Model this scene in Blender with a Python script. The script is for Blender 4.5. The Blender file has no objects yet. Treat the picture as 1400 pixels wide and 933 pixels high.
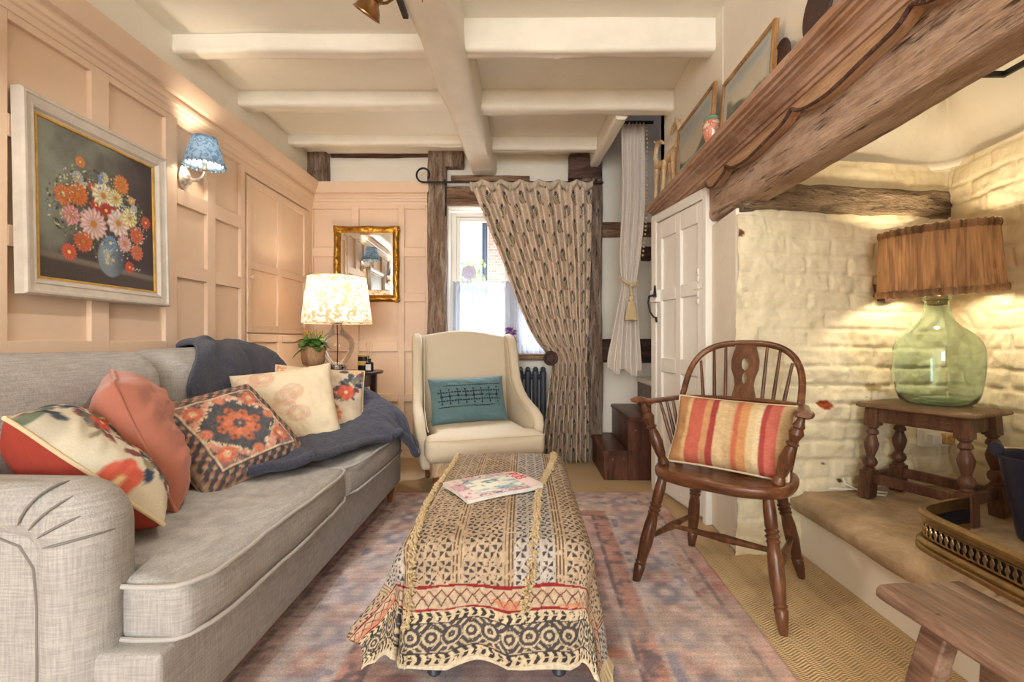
import bpy, bmesh, math, random
import numpy as np
from mathutils import Vector, Matrix, Euler

SC = bpy.context.scene
COL = SC.collection
R = math.radians
PI = math.pi

# ------------------------------------------------------------------ camera
cam_data = bpy.data.cameras.new('camera')
cam_data.sensor_width = 36.0
cam_data.lens = 36.0 * 660.0 / 1400.0
cam_data.shift_x = -16.0 / 1400.0
cam_data.clip_start = 0.02
camera = bpy.data.objects.new('camera', cam_data)
camera.location = (0, 0, 1.0)
camera.rotation_euler = (R(90), 0, 0)
COL.objects.link(camera)
SC.camera = camera

# ------------------------------------------------------------------ world, exposure
SC.view_settings.view_transform = 'Standard'
SC.view_settings.look = 'None'
SC.view_settings.gamma = 1.0
SC.view_settings.use_curve_mapping = False
SC.view_settings.exposure = 0.36
SC.cycles.use_denoising = True
SC.cycles.max_bounces = 10
SC.cycles.diffuse_bounces = 5
SC.cycles.glossy_bounces = 4
SC.cycles.transmission_bounces = 8
SC.cycles.transparent_max_bounces = 12
SC.cycles.sample_clamp_indirect = 6.0

world = bpy.data.worlds.new('sky')
SC.world = world
world.use_nodes = True
wn = world.node_tree.nodes
wn['Background'].inputs['Color'].default_value = (0.80, 0.90, 1.0, 1)
wn['Background'].inputs['Strength'].default_value = 1.35

def light(name, kind, loc, energy, color, rot=None, size=None, size_y=None, radius=None, target=None, spot=None, blend=None, spread=None):
    d = bpy.data.lights.new(name, kind)
    d.energy = energy
    d.color = color
    if kind == 'AREA':
        d.shape = 'RECTANGLE'
        d.size = size
        d.size_y = size_y or size
        if spread: d.spread = R(spread)
    else:
        d.shadow_soft_size = radius or 0.03
    if kind == 'SPOT':
        d.spot_size = R(spot)
        d.spot_blend = blend or 0.5
    o = bpy.data.objects.new(name, d)
    COL.objects.link(o)
    o.location = loc
    if target is not None:
        o.rotation_euler = (Vector(target) - Vector(loc)).to_track_quat('-Z', 'Y').to_euler()
    elif rot is not None:
        o.rotation_euler = rot
    return o

# daylight from the sky in front of the far window, above the view through it
light('window_daylight', 'AREA', (0.3, 6.3, 4.6), 1900, (0.80, 0.88, 1.0), size=3.0, size_y=2.0, target=(-0.1, 4.2, 1.4))
# added soft fill light behind the camera; the rear wall has no window
light('rear_fill_light', 'AREA', (-0.4, -4.0, 1.55), 172, (0.84, 0.92, 1.0), size=2.6, size_y=1.7, target=(-0.30, 3.0, 1.20))
light('stair_fill_light', 'AREA', (1.5, 3.75, 3.6), 0.8, (0.80, 0.84, 1.0), size=0.7, size_y=0.5, target=(1.2, 3.8, 0.6))  # fill light added inside the closed stairwell

# ------------------------------------------------------------------ helpers
def lin(c):
    c = np.asarray(c, dtype=float)
    return np.where(c <= 0.04045, c / 12.92, ((c + 0.055) / 1.055) ** 2.4)

def rgb(r, g, b):
    v = lin(np.array([r, g, b]) / 255.0)
    return (float(v[0]), float(v[1]), float(v[2]), 1.0)

def _hash(ix, iy, iz, seed):
    n = (ix * 374761393 + iy * 668265263 + iz * 1274126177 + seed * 974711) & 0x7fffffff
    n = ((n ^ (n >> 13)) * 1274126177) & 0x7fffffff
    n = (n ^ (n >> 16)) & 0xffff
    return n / 65535.0

def vnoise(x, y, z=0.0, seed=0):
    x, y, z = np.broadcast_arrays(np.asarray(x, float), np.asarray(y, float), np.asarray(z, float))
    ix = np.floor(x).astype(np.int64); iy = np.floor(y).astype(np.int64); iz = np.floor(z).astype(np.int64)
    fx = x - ix; fy = y - iy; fz = z - iz
    fx = fx * fx * (3 - 2 * fx); fy = fy * fy * (3 - 2 * fy); fz = fz * fz * (3 - 2 * fz)
    def h(a, b, c): return _hash(ix + a, iy + b, iz + c, seed)
    x00 = h(0,0,0) * (1 - fx) + h(1,0,0) * fx
    x10 = h(0,1,0) * (1 - fx) + h(1,1,0) * fx
    x01 = h(0,0,1) * (1 - fx) + h(1,0,1) * fx
    x11 = h(0,1,1) * (1 - fx) + h(1,1,1) * fx
    a = x00 * (1 - fy) + x10 * fy
    b = x01 * (1 - fy) + x11 * fy
    return (a * (1 - fz) + b * fz) * 2 - 1

def fbm(x, y, z=0.0, seed=0, octs=4):
    r = 0; a = 1.0; t = 0
    x = np.asarray(x, float); y = np.asarray(y, float); z = np.asarray(z, float)
    for i in range(octs):
        r = r + a * vnoise(x * 2 ** i, y * 2 ** i, z * 2 ** i, seed + i * 17)
        t += a; a *= 0.5
    return r / t

def sstep(a, b, x):
    t = np.clip((np.asarray(x, float) - a) / (b - a), 0, 1)
    return t * t * (3 - 2 * t)

def mixc(a, b, t):
    t = np.asarray(t)[..., None]
    return np.asarray(a) * (1 - t) + np.asarray(b) * t

# ---- object helpers
def tag(o, label=None, cat=None, group=None, kind=None):
    if label: o['label'] = label
    if cat: o['category'] = cat
    if group: o['group'] = group
    if kind: o['kind'] = kind
    return o

def thing(name, label, cat, loc=(0, 0, 0), rotz=0.0, group=None, kind=None):
    o = bpy.data.objects.new(name, None)
    o.empty_display_size = 0.1
    COL.objects.link(o)
    o.location = loc
    o.rotation_euler = (0, 0, rotz)
    return tag(o, label, cat, group, kind)

def attach(o, parent, world):
    if parent is not None:
        o.parent = parent
        if world:
            m = Matrix.LocRotScale(parent.location, parent.rotation_euler, None)
            p = parent.parent
            mm = parent.matrix_parent_inverse @ m if p is not None else m
            while p is not None:
                pm = Matrix.LocRotScale(p.location, p.rotation_euler, None)
                mm = (p.matrix_parent_inverse @ pm @ mm) if p.parent is not None else pm @ mm
                p = p.parent
            o.matrix_parent_inverse = mm.inverted()

def finish(me, name, mat, parent=None, world=False, smooth=True, bevel=0, bseg=2, subsurf=0, solid=0, angle=38, dec=None, offset=0.0):
    if mat is not None:
        me.materials.append(mat)
    if smooth:
        me.polygons.foreach_set('use_smooth', [True] * len(me.polygons))
        if angle < 180:
            me.set_sharp_from_angle(angle=R(angle))
    o = bpy.data.objects.new(name, me)
    COL.objects.link(o)
    if solid:
        m = o.modifiers.new('solid', 'SOLIDIFY'); m.thickness = solid; m.offset = offset
    if bevel:
        m = o.modifiers.new('bevel', 'BEVEL'); m.width = bevel; m.segments = bseg; m.limit_method = 'ANGLE'; m.angle_limit = R(35)
        m.harden_normals = False
    if subsurf:
        m = o.modifiers.new('sub', 'SUBSURF'); m.levels = subsurf; m.render_levels = subsurf
    attach(o, parent, world)
    return o

class MB:
    """collects shapes into one mesh"""
    def __init__(self):
        self.v = []; self.f = []
    def add(self, vs, fs, M=None):
        b = len(self.v)
        for p in vs:
            p = Vector(p)
            if M is not None: p = M @ p
            self.v.append((p.x, p.y, p.z))
        for f in fs:
            self.f.append([i + b for i in f])
        return self
    def box(self, x0, x1, y0, y1, z0, z1, M=None):
        vs = [(x0,y0,z0),(x1,y0,z0),(x1,y1,z0),(x0,y1,z0),(x0,y0,z1),(x1,y0,z1),(x1,y1,z1),(x0,y1,z1)]
        fs = [(3,2,1,0),(4,5,6,7),(0,1,5,4),(1,2,6,5),(2,3,7,6),(3,0,4,7)]
        return self.add(vs, fs, M)
    def loft(self, rings, caps=True, closed=True, M=None):
        n = len(rings[0]); vs = [p for r in rings for p in r]; fs = []
        for i in range(len(rings) - 1):
            for j in range(n if closed else n - 1):
                k = (j + 1) % n
                fs.append((i*n+j, i*n+k, (i+1)*n+k, (i+1)*n+j))
        if caps and closed:
            fs.append(tuple(reversed(range(n))))
            fs.append(tuple(range((len(rings)-1)*n, len(rings)*n)))
        return self.add(vs, fs, M)
    def lathe(self, prof, seg=24, M=None, caps=True):
        rings = []
        for r, z in prof:
            r = max(r, 0.0004)
            rings.append([(r*math.cos(2*PI*k/seg), r*math.sin(2*PI*k/seg), z) for k in range(seg)])
        return self.loft(rings, caps, True, M)
    def turned(self, A, B, prof, seg=16):
        """lathe profile (t along A->B, radius)"""
        A = Vector(A); B = Vector(B); d = B - A
        q = d.to_track_quat('Z', 'Y').to_matrix().to_4x4()
        M = Matrix.Translation(A) @ q
        L = d.length
        return self.lathe([(r, t*L) for t, r in prof], seg, M)
    def tube(self, pts, rad, seg=10, caps=True, flat=1.0, up=None):
        pts = [Vector(p) for p in pts]; n = len(pts)
        rads = rad if hasattr(rad, '__len__') else [rad]*n
        rings = []; ref = Vector(up) if up is not None else None
        for i, p in enumerate(pts):
            t = (pts[min(i+1, n-1)] - pts[max(i-1, 0)])
            if t.length < 1e-9: t = Vector((0,0,1))
            t.normalize()
            if ref is None:
                ref = Vector((0,0,1)) if abs(t.z) < 0.9 else Vector((1,0,0))
            u = ref - t * ref.dot(t)
            if u.length < 1e-6: u = t.orthogonal()
            u.normalize(); w = t.cross(u)
            if up is None: ref = u
            r = rads[i]
            rings.append([tuple(p + u*(math.cos(2*PI*k/seg)*r*flat) + w*(math.sin(2*PI*k/seg)*r)) for k in range(seg)])
        return self.loft(rings, caps)
    def prism(self, poly, d0, d1, axis='y', M=None):
        """extrude a 2D polygon; axis y: poly=(x,z); axis x: poly=(y,z); axis z: poly=(x,y)"""
        n = len(poly)
        def P(p, d):
            if axis == 'y': return (p[0], d, p[1])
            if axis == 'x': return (d, p[0], p[1])
            return (p[0], p[1], d)
        vs = [P(p, d0) for p in poly] + [P(p, d1) for p in poly]
        fs = [(i, (i+1) % n, n + (i+1) % n, n + i) for i in range(n)]
        fs += [tuple(reversed(range(n))), tuple(range(n, 2*n))]
        return self.add(vs, fs, M)
    def ball(self, c, r, seg=12, rings=8, M=None):
        rx, ry, rz = r if hasattr(r, '__len__') else (r, r, r)
        rr = []
        for i in range(rings + 1):
            a = -PI/2 + PI*i/rings
            k = max(math.cos(a), 0.01)
            rr.append([(c[0]+rx*k*math.cos(2*PI*j/seg), c[1]+ry*k*math.sin(2*PI*j/seg), c[2]+rz*math.sin(a)) for j in range(seg)])
        return self.loft(rr, True, True, M)
    def build(self, name, mat, parent=None, world=False, **kw):
        me = bpy.data.meshes.new(name)
        me.from_pydata(self.v, [], self.f)
        bm = bmesh.new(); bm.from_mesh(me)
        bmesh.ops.recalc_face_normals(bm, faces=bm.faces)
        bm.to_mesh(me); bm.free()
        return finish(me, name, mat, parent, world, **kw)

def grid_faces(nu, nv, cu=False, cv=False, base=0):
    i = np.arange(nu if cu else nu - 1); j = np.arange(nv if cv else nv - 1)
    I, J = np.meshgrid(i, j, indexing='ij')
    I2 = (I + 1) % nu; J2 = (J + 1) % nv
    return (np.stack([I*nv+J, I2*nv+J, I2*nv+J2, I*nv+J2], -1).reshape(-1, 4) + base)

def raw_mesh(name, V, F, colr=None):
    me = bpy.data.meshes.new(name)
    V = np.asarray(V, np.float32).reshape(-1, 3); F = np.asarray(F, np.int32)
    me.vertices.add(len(V)); me.vertices.foreach_set('co', V.ravel())
    me.loops.add(F.size); me.loops.foreach_set('vertex_index', F.ravel())
    me.polygons.add(len(F))
    me.polygons.foreach_set('loop_start', np.arange(0, F.size, F.shape[1], dtype=np.int32))
    me.polygons.foreach_set('loop_total', np.full(len(F), F.shape[1], dtype=np.int32))
    me.update(calc_edges=True)
    me.validate()
    if colr is not None:
        a = me.color_attributes.new('Col', 'FLOAT_COLOR', 'POINT')
        c = np.ones((len(V), 4), np.float32)
        c[:, :3] = lin(np.clip(np.asarray(colr).reshape(-1, 3), 0, 1))
        a.data.foreach_set('color', c.ravel())
    return me

def grid_obj(name, P, mat, parent=None, world=False, colr=None, cu=False, cv=False, flip=False, **kw):
    nu, nv = P.shape[:2]
    F = grid_faces(nu, nv, cu, cv)
    if flip: F = F[:, ::-1]
    me = raw_mesh(name, P, F, colr)
    kw.setdefault('angle', 180)
    return finish(me, name, mat, parent, world, **kw)

def sample(img, u, v):
    """img (H,W,3), v up"""
    H, W = img.shape[:2]
    x = np.clip(u * (W - 1), 0, W - 1); y = np.clip((1 - v) * (H - 1), 0, H - 1)
    x0 = np.floor(x).astype(int); y0 = np.floor(y).astype(int)
    x1 = np.minimum(x0 + 1, W - 1); y1 = np.minimum(y0 + 1, H - 1)
    fx = (x - x0)[..., None]; fy = (y - y0)[..., None]
    return (img[y0, x0]*(1-fx)*(1-fy) + img[y0, x1]*fx*(1-fy) + img[y1, x0]*(1-fx)*fy + img[y1, x1]*fx*fy)

def beam(A, B, w, h, up=(0, 0, 1), amp=0.006, n=30, seed=0, k=4, rnd=0.012, freq=5.0, taper=1.0):
    """rough timber from A to B: ring of points round a softened rectangle, displaced by noise. Returns MB"""
    A = Vector(A); B = Vector(B); d = (B - A); L = d.length; d.normalize()
    up = Vector(up); up = (up - d*up.dot(d)).normalized(); side = d.cross(up)
    base = []
    hw, hh = w/2, h/2
    c = rnd
    def seg(p, q, m):
        return [(p[0]+(q[0]-p[0])*i/m, p[1]+(q[1]-p[1])*i/m) for i in range(m)]
    pts = [(-hw+c, -hh), (hw-c, -hh), (hw, -hh+c), (hw, hh-c), (hw-c, hh), (-hw+c, hh), (-hw, hh-c), (-hw, -hh+c)]
    for i in range(8):
        base += seg(pts[i], pts[(i+1) % 8], k if i % 2 == 0 else 1)
    base = np.array(base)
    t = np.linspace(0, 1, n)
    T, I = np.meshgrid(t, np.arange(len(base)), indexing='ij')
    X = base[I, 0]; Y = base[I, 1]
    sc = 1 + (taper - 1) * T
    nx = fbm(T*L*freq*0.5, X*freq*3 + 7, Y*freq*3, seed, 4); ny = fbm(T*L*freq*0.5, X*freq*3, Y*freq*3 + 9, seed + 5, 4)
    X = X*sc + amp*nx*2; Y = Y*sc + amp*ny*2
    a = np.array(A); dd = np.array(d); uu = np.array(up); ss = np.array(side)
    P = a + T[..., None]*L*dd + X[..., None]*ss + Y[..., None]*uu
    m = MB(); nn = len(base)
    m.v = [tuple(p) for p in P.reshape(-1, 3)]
    m.f = [list(f) for f in grid_faces(n, nn, False, True)]
    m.f.append(list(reversed(range(nn)))); m.f.append(list(range((n-1)*nn, n*nn)))
    return m

def dup(root, label=None, loc=None, rotz=None, parent=None):
    r = root.copy(); COL.objects.link(r)
    if parent is not None: r.parent = parent
    if label: r['label'] = label
    if loc is not None: r.location = loc
    if rotz is not None: r.rotation_euler = (0, 0, rotz)
    for ch in list(root.children):
        c = ch.copy(); COL.objects.link(c); c.parent = r
        for g in list(ch.children):
            q = g.copy(); COL.objects.link(q); q.parent = c
    return r

# ------------------------------------------------------------------ materials
class NT:
    def __init__(self, name):
        self.m = bpy.data.materials.new(name); self.m.use_nodes = True
        self.t = self.m.node_tree; self.n = self.t.nodes; self.l = self.t.links
        self.p = self.n['Principled BSDF']; self.out = self.n['Material Output']
    def node(self, typ, **kw):
        n = self.n.new(typ)
        for k, v in kw.items(): setattr(n, k, v)
        return n
    def coords(self, scale=(1, 1, 1), rot=(0, 0, 0), kind='Object'):
        tc = self.node('ShaderNodeTexCoord'); mp = self.node('ShaderNodeMapping')
        mp.inputs['Scale'].default_value = scale; mp.inputs['Rotation'].default_value = rot
        self.l.new(tc.outputs[kind], mp.inputs['Vector'])
        return mp.outputs['Vector']
    def noise(self, vec, scale, detail=4, rough=0.6, dist=0.0):
        n = self.node('ShaderNodeTexNoise')
        n.inputs['Scale'].default_value = scale; n.inputs['Detail'].default_value = detail
        n.inputs['Roughness'].default_value = rough; n.inputs['Distortion'].default_value = dist
        self.l.new(vec, n.inputs['Vector'])
        return n.outputs['Fac']
    def ramp(self, fac, stops):
        r = self.node('ShaderNodeValToRGB')
        e = r.color_ramp.elements
        while len(e) > 2: e.remove(e[-1])
        e[0].position, e[0].color = stops[0]
        e[1].position, e[1].color = stops[-1]
        for p, c in stops[1:-1]:
            x = e.new(p); x.color = c
        self.l.new(fac, r.inputs['Fac'])
        return r.outputs['Color']
    def mix(self, fac, a, b, blend='MIX'):
        m = self.node('ShaderNodeMix', data_type='RGBA', blend_type=blend)
        for s, v in ((0, fac), (6, a), (7, b)):
            if isinstance(v, (int, float, tuple)): m.inputs[s].default_value = v
            else: self.l.new(v, m.inputs[s])
        return m.outputs[2]
    def math(self, op, a, b=0.0, c=0.0):
        m = self.node('ShaderNodeMath', operation=op)
        for i, v in enumerate((a, b, c)):
            if isinstance(v, (int, float)): m.inputs[i].default_value = v
            else: self.l.new(v, m.inputs[i])
        return m.outputs[0]
    def bump(self, h, strength=0.3, dist=0.01, prev=None):
        b = self.node('ShaderNodeBump')
        b.inputs['Strength'].default_value = strength; b.inputs['Distance'].default_value = dist
        self.l.new(h, b.inputs['Height'])
        if prev is not None: self.l.new(prev, b.inputs['Normal'])
        self.l.new(b.outputs['Normal'], self.p.inputs['Normal'])
        return b.outputs['Normal']
    def color(self, c):
        if isinstance(c, tuple): self.p.inputs['Base Color'].default_value = c
        else: self.l.new(c, self.p.inputs['Base Color'])
    def rough(self, r): self.p.inputs['Roughness'].default_value = r
    def spec(self, s): self.p.inputs['Specular IOR Level'].default_value = s
    def metal(self, s): self.p.inputs['Metallic'].default_value = s

def m_paint(name, c, rough=0.5, var=0.06, nscale=6, bump=0.08, bscale=40, bdist=0.004, spec=0.3):
    t = NT(name); v = t.coords()
    n = t.noise(v, nscale, 4)
    d = tuple(max(0, x*(1-var*1.6)) for x in c[:3]) + (1,)
    l = tuple(min(1, x*(1+var)) for x in c[:3]) + (1,)
    t.color(t.ramp(n, [(0.3, d), (0.7, l)]))
    if bump: t.bump(t.noise(v, bscale, 3), bump, bdist)
    t.rough(rough); t.spec(spec)
    return t.m

def m_wood(name, cols, axis='x', scale=6, stretch=10, rough=0.45, bump=0.25, bdist=0.003, fine=1.0, spec=0.35, dist=0.6, pits=0.0, bleach=None):
    """cols: dark, mid, light"""
    t = NT(name)
    s = [1.0, 1.0, 1.0]
    k = 'xyz'.index(axis); s[k] = 1.0/stretch
    v = t.coords(scale=tuple(x*scale for x in s))
    n1 = t.noise(v, 1.0, 6, 0.65, dist)
    v2 = t.coords(scale=tuple(x*scale*9*fine for x in s))
    n2 = t.noise(v2, 1.0, 3, 0.6)
    base = t.ramp(n1, [(0.28, cols[0]), (0.5, cols[1]), (0.72, cols[2])])
    dk = t.ramp(n2, [(0.35, (0.55, 0.55, 0.55, 1)), (0.6, (1, 1, 1, 1))])
    colr = t.mix(0.7, base, dk, 'MULTIPLY')
    v3 = t.coords()
    if bleach is not None:
        nb = t.noise(v3, 4.5, 5, 0.7)
        colr = t.mix(t.ramp(nb, [(0.42, (0, 0, 0, 1)), (0.68, (0.85, 0.85, 0.85, 1))]), colr, bleach)
    h = t.math('ADD', n1, n2)
    if pits:
        np_ = t.noise(v2, 0.35, 3, 0.6)
        pk = t.ramp(np_, [(0.30, (0.22, 0.22, 0.22, 1)), (0.40, (1, 1, 1, 1))])
        colr = t.mix(pits, colr, pk, 'MULTIPLY')
        h = t.math('ADD', h, t.math('MULTIPLY', pk, 1.2))
    t.color(colr)
    if bump: t.bump(h, bump, bdist)
    t.rough(rough); t.spec(spec)
    return t.m

def m_fabric(name, c, c2=None, rough=0.9, weave=900, bump=0.25, nscale=8, mel=0.5, sheen=0.0, fuzz=None, slub=0.0):
    t = NT(name); v = t.coords()
    c2 = c2 or tuple(x*0.78 for x in c[:3]) + (1,)
    n = t.noise(v, nscale, 3)
    f = t.noise(v, weave*0.35, 2, 0.7)
    base = t.mix(t.math('MULTIPLY', n, mel), c, c2)
    if slub:
        sa = t.noise(t.coords(scale=(260, 260, 16)), 1.0, 2, 0.5); sb = t.noise(t.coords(scale=(16, 16, 260)), 1.0, 2, 0.5)
        sm = t.ramp(t.math('ADD', t.math('MULTIPLY', sa, 0.5), t.math('MULTIPLY', sb, 0.5)), [(0.38, (0, 0, 0, 1)), (0.62, (1, 1, 1, 1))])
        base = t.mix(t.math('MULTIPLY', sm, slub), base, c2)
    t.color(t.mix(t.math('MULTIPLY', f, mel), base, c2))
    w1 = t.node('ShaderNodeTexNoise'); w1.inputs['Scale'].default_value = weave*0.5; w1.inputs['Detail'].default_value = 1
    t.l.new(v, w1.inputs['Vector'])
    t.bump(w1.outputs['Fac'], bump, 0.002)
    t.rough(rough); t.spec(0.15)
    if sheen:
        t.p.inputs['Sheen Weight'].default_value = sheen
        t.p.inputs['Sheen Roughness'].default_value = 0.5
    return t.m

def m_vcol(name, rough=0.85, nscale=250, namt=0.25, bump=0.25, bscale=500, bdist=0.002, spec=0.15, sheen=0.0, transl=0.0):
    t = NT(name); v = t.coords()
    a = t.node('ShaderNodeVertexColor', layer_name='Col')
    n = t.noise(v, nscale, 2)
    g = t.ramp(n, [(0.3, (1-namt,)*3 + (1,)), (0.7, (1, 1, 1, 1))])
    c = t.mix(1.0, a.outputs['Color'], g, 'MULTIPLY')
    t.color(c)
    if bump: t.bump(t.noise(v, bscale, 2), bump, bdist)
    t.rough(rough); t.spec(spec)
    if sheen: t.p.inputs['Sheen Weight'].default_value = sheen
    if transl:
        tr = t.node('ShaderNodeBsdfTranslucent'); t.l.new(c, tr.inputs['Color'])
        mx = t.node('ShaderNodeMixShader'); mx.inputs[0].default_value = transl
        t.l.new(t.p.outputs[0], mx.inputs[1]); t.l.new(tr.outputs[0], mx.inputs[2])
        t.l.new(mx.outputs[0], t.out.inputs['Surface'])
    return t.m

def m_transl(name, c, fac=0.5, rough=0.9, c2=None, nscale=30, transp=0.0, stops=(0.42, 0.55), stretch=(1, 1, 1)):
    """light-passing cloth"""
    t = NT(name); v = t.coords(scale=stretch)
    col = c
    if c2 is not None:
        col = t.ramp(t.noise(v, nscale, 2, 0.5, 1.2), [(stops[0], c), (stops[1], c2)])
    t.color(col); t.rough(rough); t.spec(0.1)
    tr = t.node('ShaderNodeBsdfTranslucent')
    if isinstance(col, tuple): tr.inputs['Color'].default_value = col
    else: t.l.new(col, tr.inputs['Color'])
    mx = t.node('ShaderNodeMixShader'); mx.inputs[0].default_value = fac
    t.l.new(t.p.outputs[0], mx.inputs[1]); t.l.new(tr.outputs[0], mx.inputs[2])
    last = mx
    if transp:
        tp = t.node('ShaderNodeBsdfTransparent'); m2 = t.node('ShaderNodeMixShader'); m2.inputs[0].default_value = transp
        t.l.new(mx.outputs[0], m2.inputs[1]); t.l.new(tp.outputs[0], m2.inputs[2]); last = m2
    t.l.new(last.outputs[0], t.out.inputs['Surface'])
    return t.m

def m_thin_glass(name, tint=(1, 1, 1, 1), refl=0.6):
    t = NT(name)
    tp = t.node('ShaderNodeBsdfTransparent'); tp.inputs['Color'].default_value = tint
    gl = t.node('ShaderNodeBsdfGlossy'); gl.inputs['Roughness'].default_value = 0.03
    fr = t.node('ShaderNodeFresnel'); fr.inputs['IOR'].default_value = 1.45
    mx = t.node('ShaderNodeMixShader')
    t.l.new(t.math('MULTIPLY', fr.outputs[0], refl), mx.inputs[0])
    t.l.new(tp.outputs[0], mx.inputs[1]); t.l.new(gl.outputs[0], mx.inputs[2])
    t.l.new(mx.outputs[0], t.out.inputs['Surface'])
    return t.m

def m_glass(name, c, ior=1.45, rough=0.0):
    t = NT(name)
    g = t.node('ShaderNodeBsdfGlass'); g.inputs['Color'].default_value = c; g.inputs['IOR'].default_value = ior; g.inputs['Roughness'].default_value = rough
    t.l.new(g.outputs[0], t.out.inputs['Surface'])
    return t.m

def m_metal(name, c, rough=0.35, var=0.3, nscale=25, bump=0.1):
    t = NT(name); v = t.coords()
    n = t.noise(v, nscale, 4)
    t.color(t.ramp(n, [(0.3, tuple(x*(1-var) for x in c[:3])+(1,)), (0.7, c)]))
    t.metal(1.0); t.rough(rough)
    if bump: t.bump(n, bump, 0.003)
    return t.m

M = {}
M['pink'] = m_paint('pink_paint', rgb(226, 198, 172), 0.42, 0.03, 3, 0.04, 25)
M['plaster'] = m_paint('white_plaster', rgb(240, 232, 216), 0.85, 0.03, 3, 0.25, 14, 0.012)
M['ceiling'] = m_paint('cream_ceiling', rgb(240, 234, 220), 0.85, 0.03, 2.5, 0.25, 9, 0.015)
M['beam_paint'] = m_paint('beam_white_paint', rgb(240, 232, 216), 0.6, 0.04, 5, 0.25, 18, 0.008)
M['white_gloss'] = m_paint('white_gloss_paint', rgb(240, 234, 224), 0.35, 0.02, 4, 0.06, 30)
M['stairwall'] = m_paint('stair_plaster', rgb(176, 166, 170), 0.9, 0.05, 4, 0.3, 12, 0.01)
M['post'] = m_wood('weathered_oak', (rgb(88, 66, 54), rgb(156, 130, 110), rgb(206, 188, 172)), 'z', 24, 7, 0.85, 1.0, 0.014, pits=1.0)
M['postx'] = m_wood('weathered_oak_rail', (rgb(84, 58, 44), rgb(150, 116, 90), rgb(188, 160, 134)), 'x', 20, 8, 0.85, 0.9, 0.012, pits=0.7)
M['dark_timber'] = m_wood('dark_timber', (rgb(48, 32, 28), rgb(90, 64, 54), rgb(124, 96, 84)), 'x', 18, 6, 0.75, 0.6, 0.01)
M['lintel'] = m_wood('lintel_oak', (rgb(136, 104, 84), rgb(192, 158, 130), rgb(220, 194, 168)), 'y', 16, 9, 0.65, 1.0, 0.012, pits=0.9, bleach=rgb(204, 178, 160))
M['mantel'] = m_wood('mantel_oak', (rgb(116, 82, 62), rgb(174, 132, 102), rgb(206, 168, 136)), 'y', 18, 14, 0.5, 0.4, 0.004, pits=0.25, bleach=rgb(188, 158, 140))
M['scallop_edge'] = m_wood('scallop_oak', (rgb(146, 106, 76), rgb(186, 146, 110), rgb(206, 170, 134)), 'y', 16, 14, 0.5, 0.25, 0.004)
M['inglebeam'] = m_wood('inglenook_timber', (rgb(84, 66, 50), rgb(150, 126, 98), rgb(196, 174, 142)), 'x', 22, 6, 0.85, 1.0, 0.014, pits=0.8)
M['stairwood'] = m_wood('stair_oak', (rgb(52, 28, 20), rgb(92, 52, 36), rgb(124, 78, 58)), 'y', 8, 8, 0.4, 0.3, 0.004)
M['stairwoodz'] = m_wood('stair_oak_board', (rgb(56, 30, 22), rgb(96, 56, 38), rgb(130, 84, 62)), 'z', 8, 6, 0.42, 0.3, 0.004)
M['windsor'] = m_wood('windsor_wood', (rgb(56, 32, 20), rgb(98, 60, 38), rgb(134, 90, 60)), 'z', 14, 7, 0.3, 0.15, 0.002)
M['windsorx'] = m_wood('windsor_seat_wood', (rgb(68, 40, 24), rgb(116, 72, 46), rgb(152, 104, 70)), 'x', 12, 7, 0.28, 0.15, 0.002)
M['stoolwood'] = m_wood('stool_oak', (rgb(50, 30, 22), rgb(94, 62, 46), rgb(130, 94, 72)), 'z', 12, 6, 0.4, 0.3, 0.003)
M['stooltop'] = m_wood('stool_top_oak', (rgb(80, 56, 38), rgb(126, 96, 68), rgb(160, 130, 98)), 'x', 10, 7, 0.45, 0.3, 0.003)
M['benchwood'] = m_wood('bench_wood', (rgb(92, 66, 52), rgb(142, 110, 90), rgb(176, 148, 126)), 'y', 16, 9, 0.42, 0.35, 0.004)
M['tablewood'] = m_wood('side_table_wood', (rgb(44, 26, 22), rgb(76, 48, 40), rgb(108, 76, 64)), 'x', 8, 8, 0.3, 0.15, 0.002)
M['legwood'] = m_wood('sofa_leg_wood', (rgb(80, 44, 26), rgb(130, 78, 48), rgb(160, 104, 66)), 'z', 14, 5, 0.35, 0.1, 0.002)
M['frame_oak'] = m_wood('oak_picture_frame', (rgb(120, 84, 48), rgb(172, 126, 78), rgb(204, 160, 106)), 'z', 20, 6, 0.45, 0.2, 0.002)
M['carved'] = m_wood('carved_wood', (rgb(170, 132, 94), rgb(218, 184, 142), rgb(238, 214, 178)), 'z', 20, 4, 0.5, 0.3, 0.003)
M['dark_oval'] = m_paint('dark_brown_wood', rgb(70, 48, 42), 0.5, 0.2, 12)
M['iron'] = m_paint('black_iron', rgb(42, 38, 40), 0.45, 0.2, 20, 0.2, 60)
M['radiator'] = m_paint('charcoal_radiator', rgb(58, 62, 72), 0.4, 0.08, 10)
M['bucket'] = m_paint('navy_bucket_paint', rgb(44, 46, 64), 0.35, 0.08, 10)
M['brass'] = m_metal('aged_brass', rgb(186, 158, 114), 0.34, 0.35, 30, 0.2)
M['brass_spot'] = m_metal('antique_brass', rgb(170, 128, 88), 0.3, 0.3, 14, 0.08)
M['gilt'] = m_metal('gilt', rgb(206, 156, 70), 0.35, 0.55, 40, 0.4)
M['chrome'] = m_metal('chrome', rgb(215, 215, 218), 0.12, 0.05, 10, 0)
M['silver_frame'] = m_paint('silver_grey_frame', rgb(196, 186, 174), 0.4, 0.08, 18, 0.1, 60)
M['gold_line'] = m_paint('gold_slip', rgb(196, 152, 70), 0.35, 0.15, 30)
M['sofa'] = m_fabric('sofa_linen', rgb(208, 205, 201), rgb(146, 142, 139), weave=700, bump=0.6, mel=0.6, slub=0.75)
M['sofa_pipe'] = m_fabric('sofa_piping', rgb(186, 181, 176), weave=500, mel=0.3)
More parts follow.
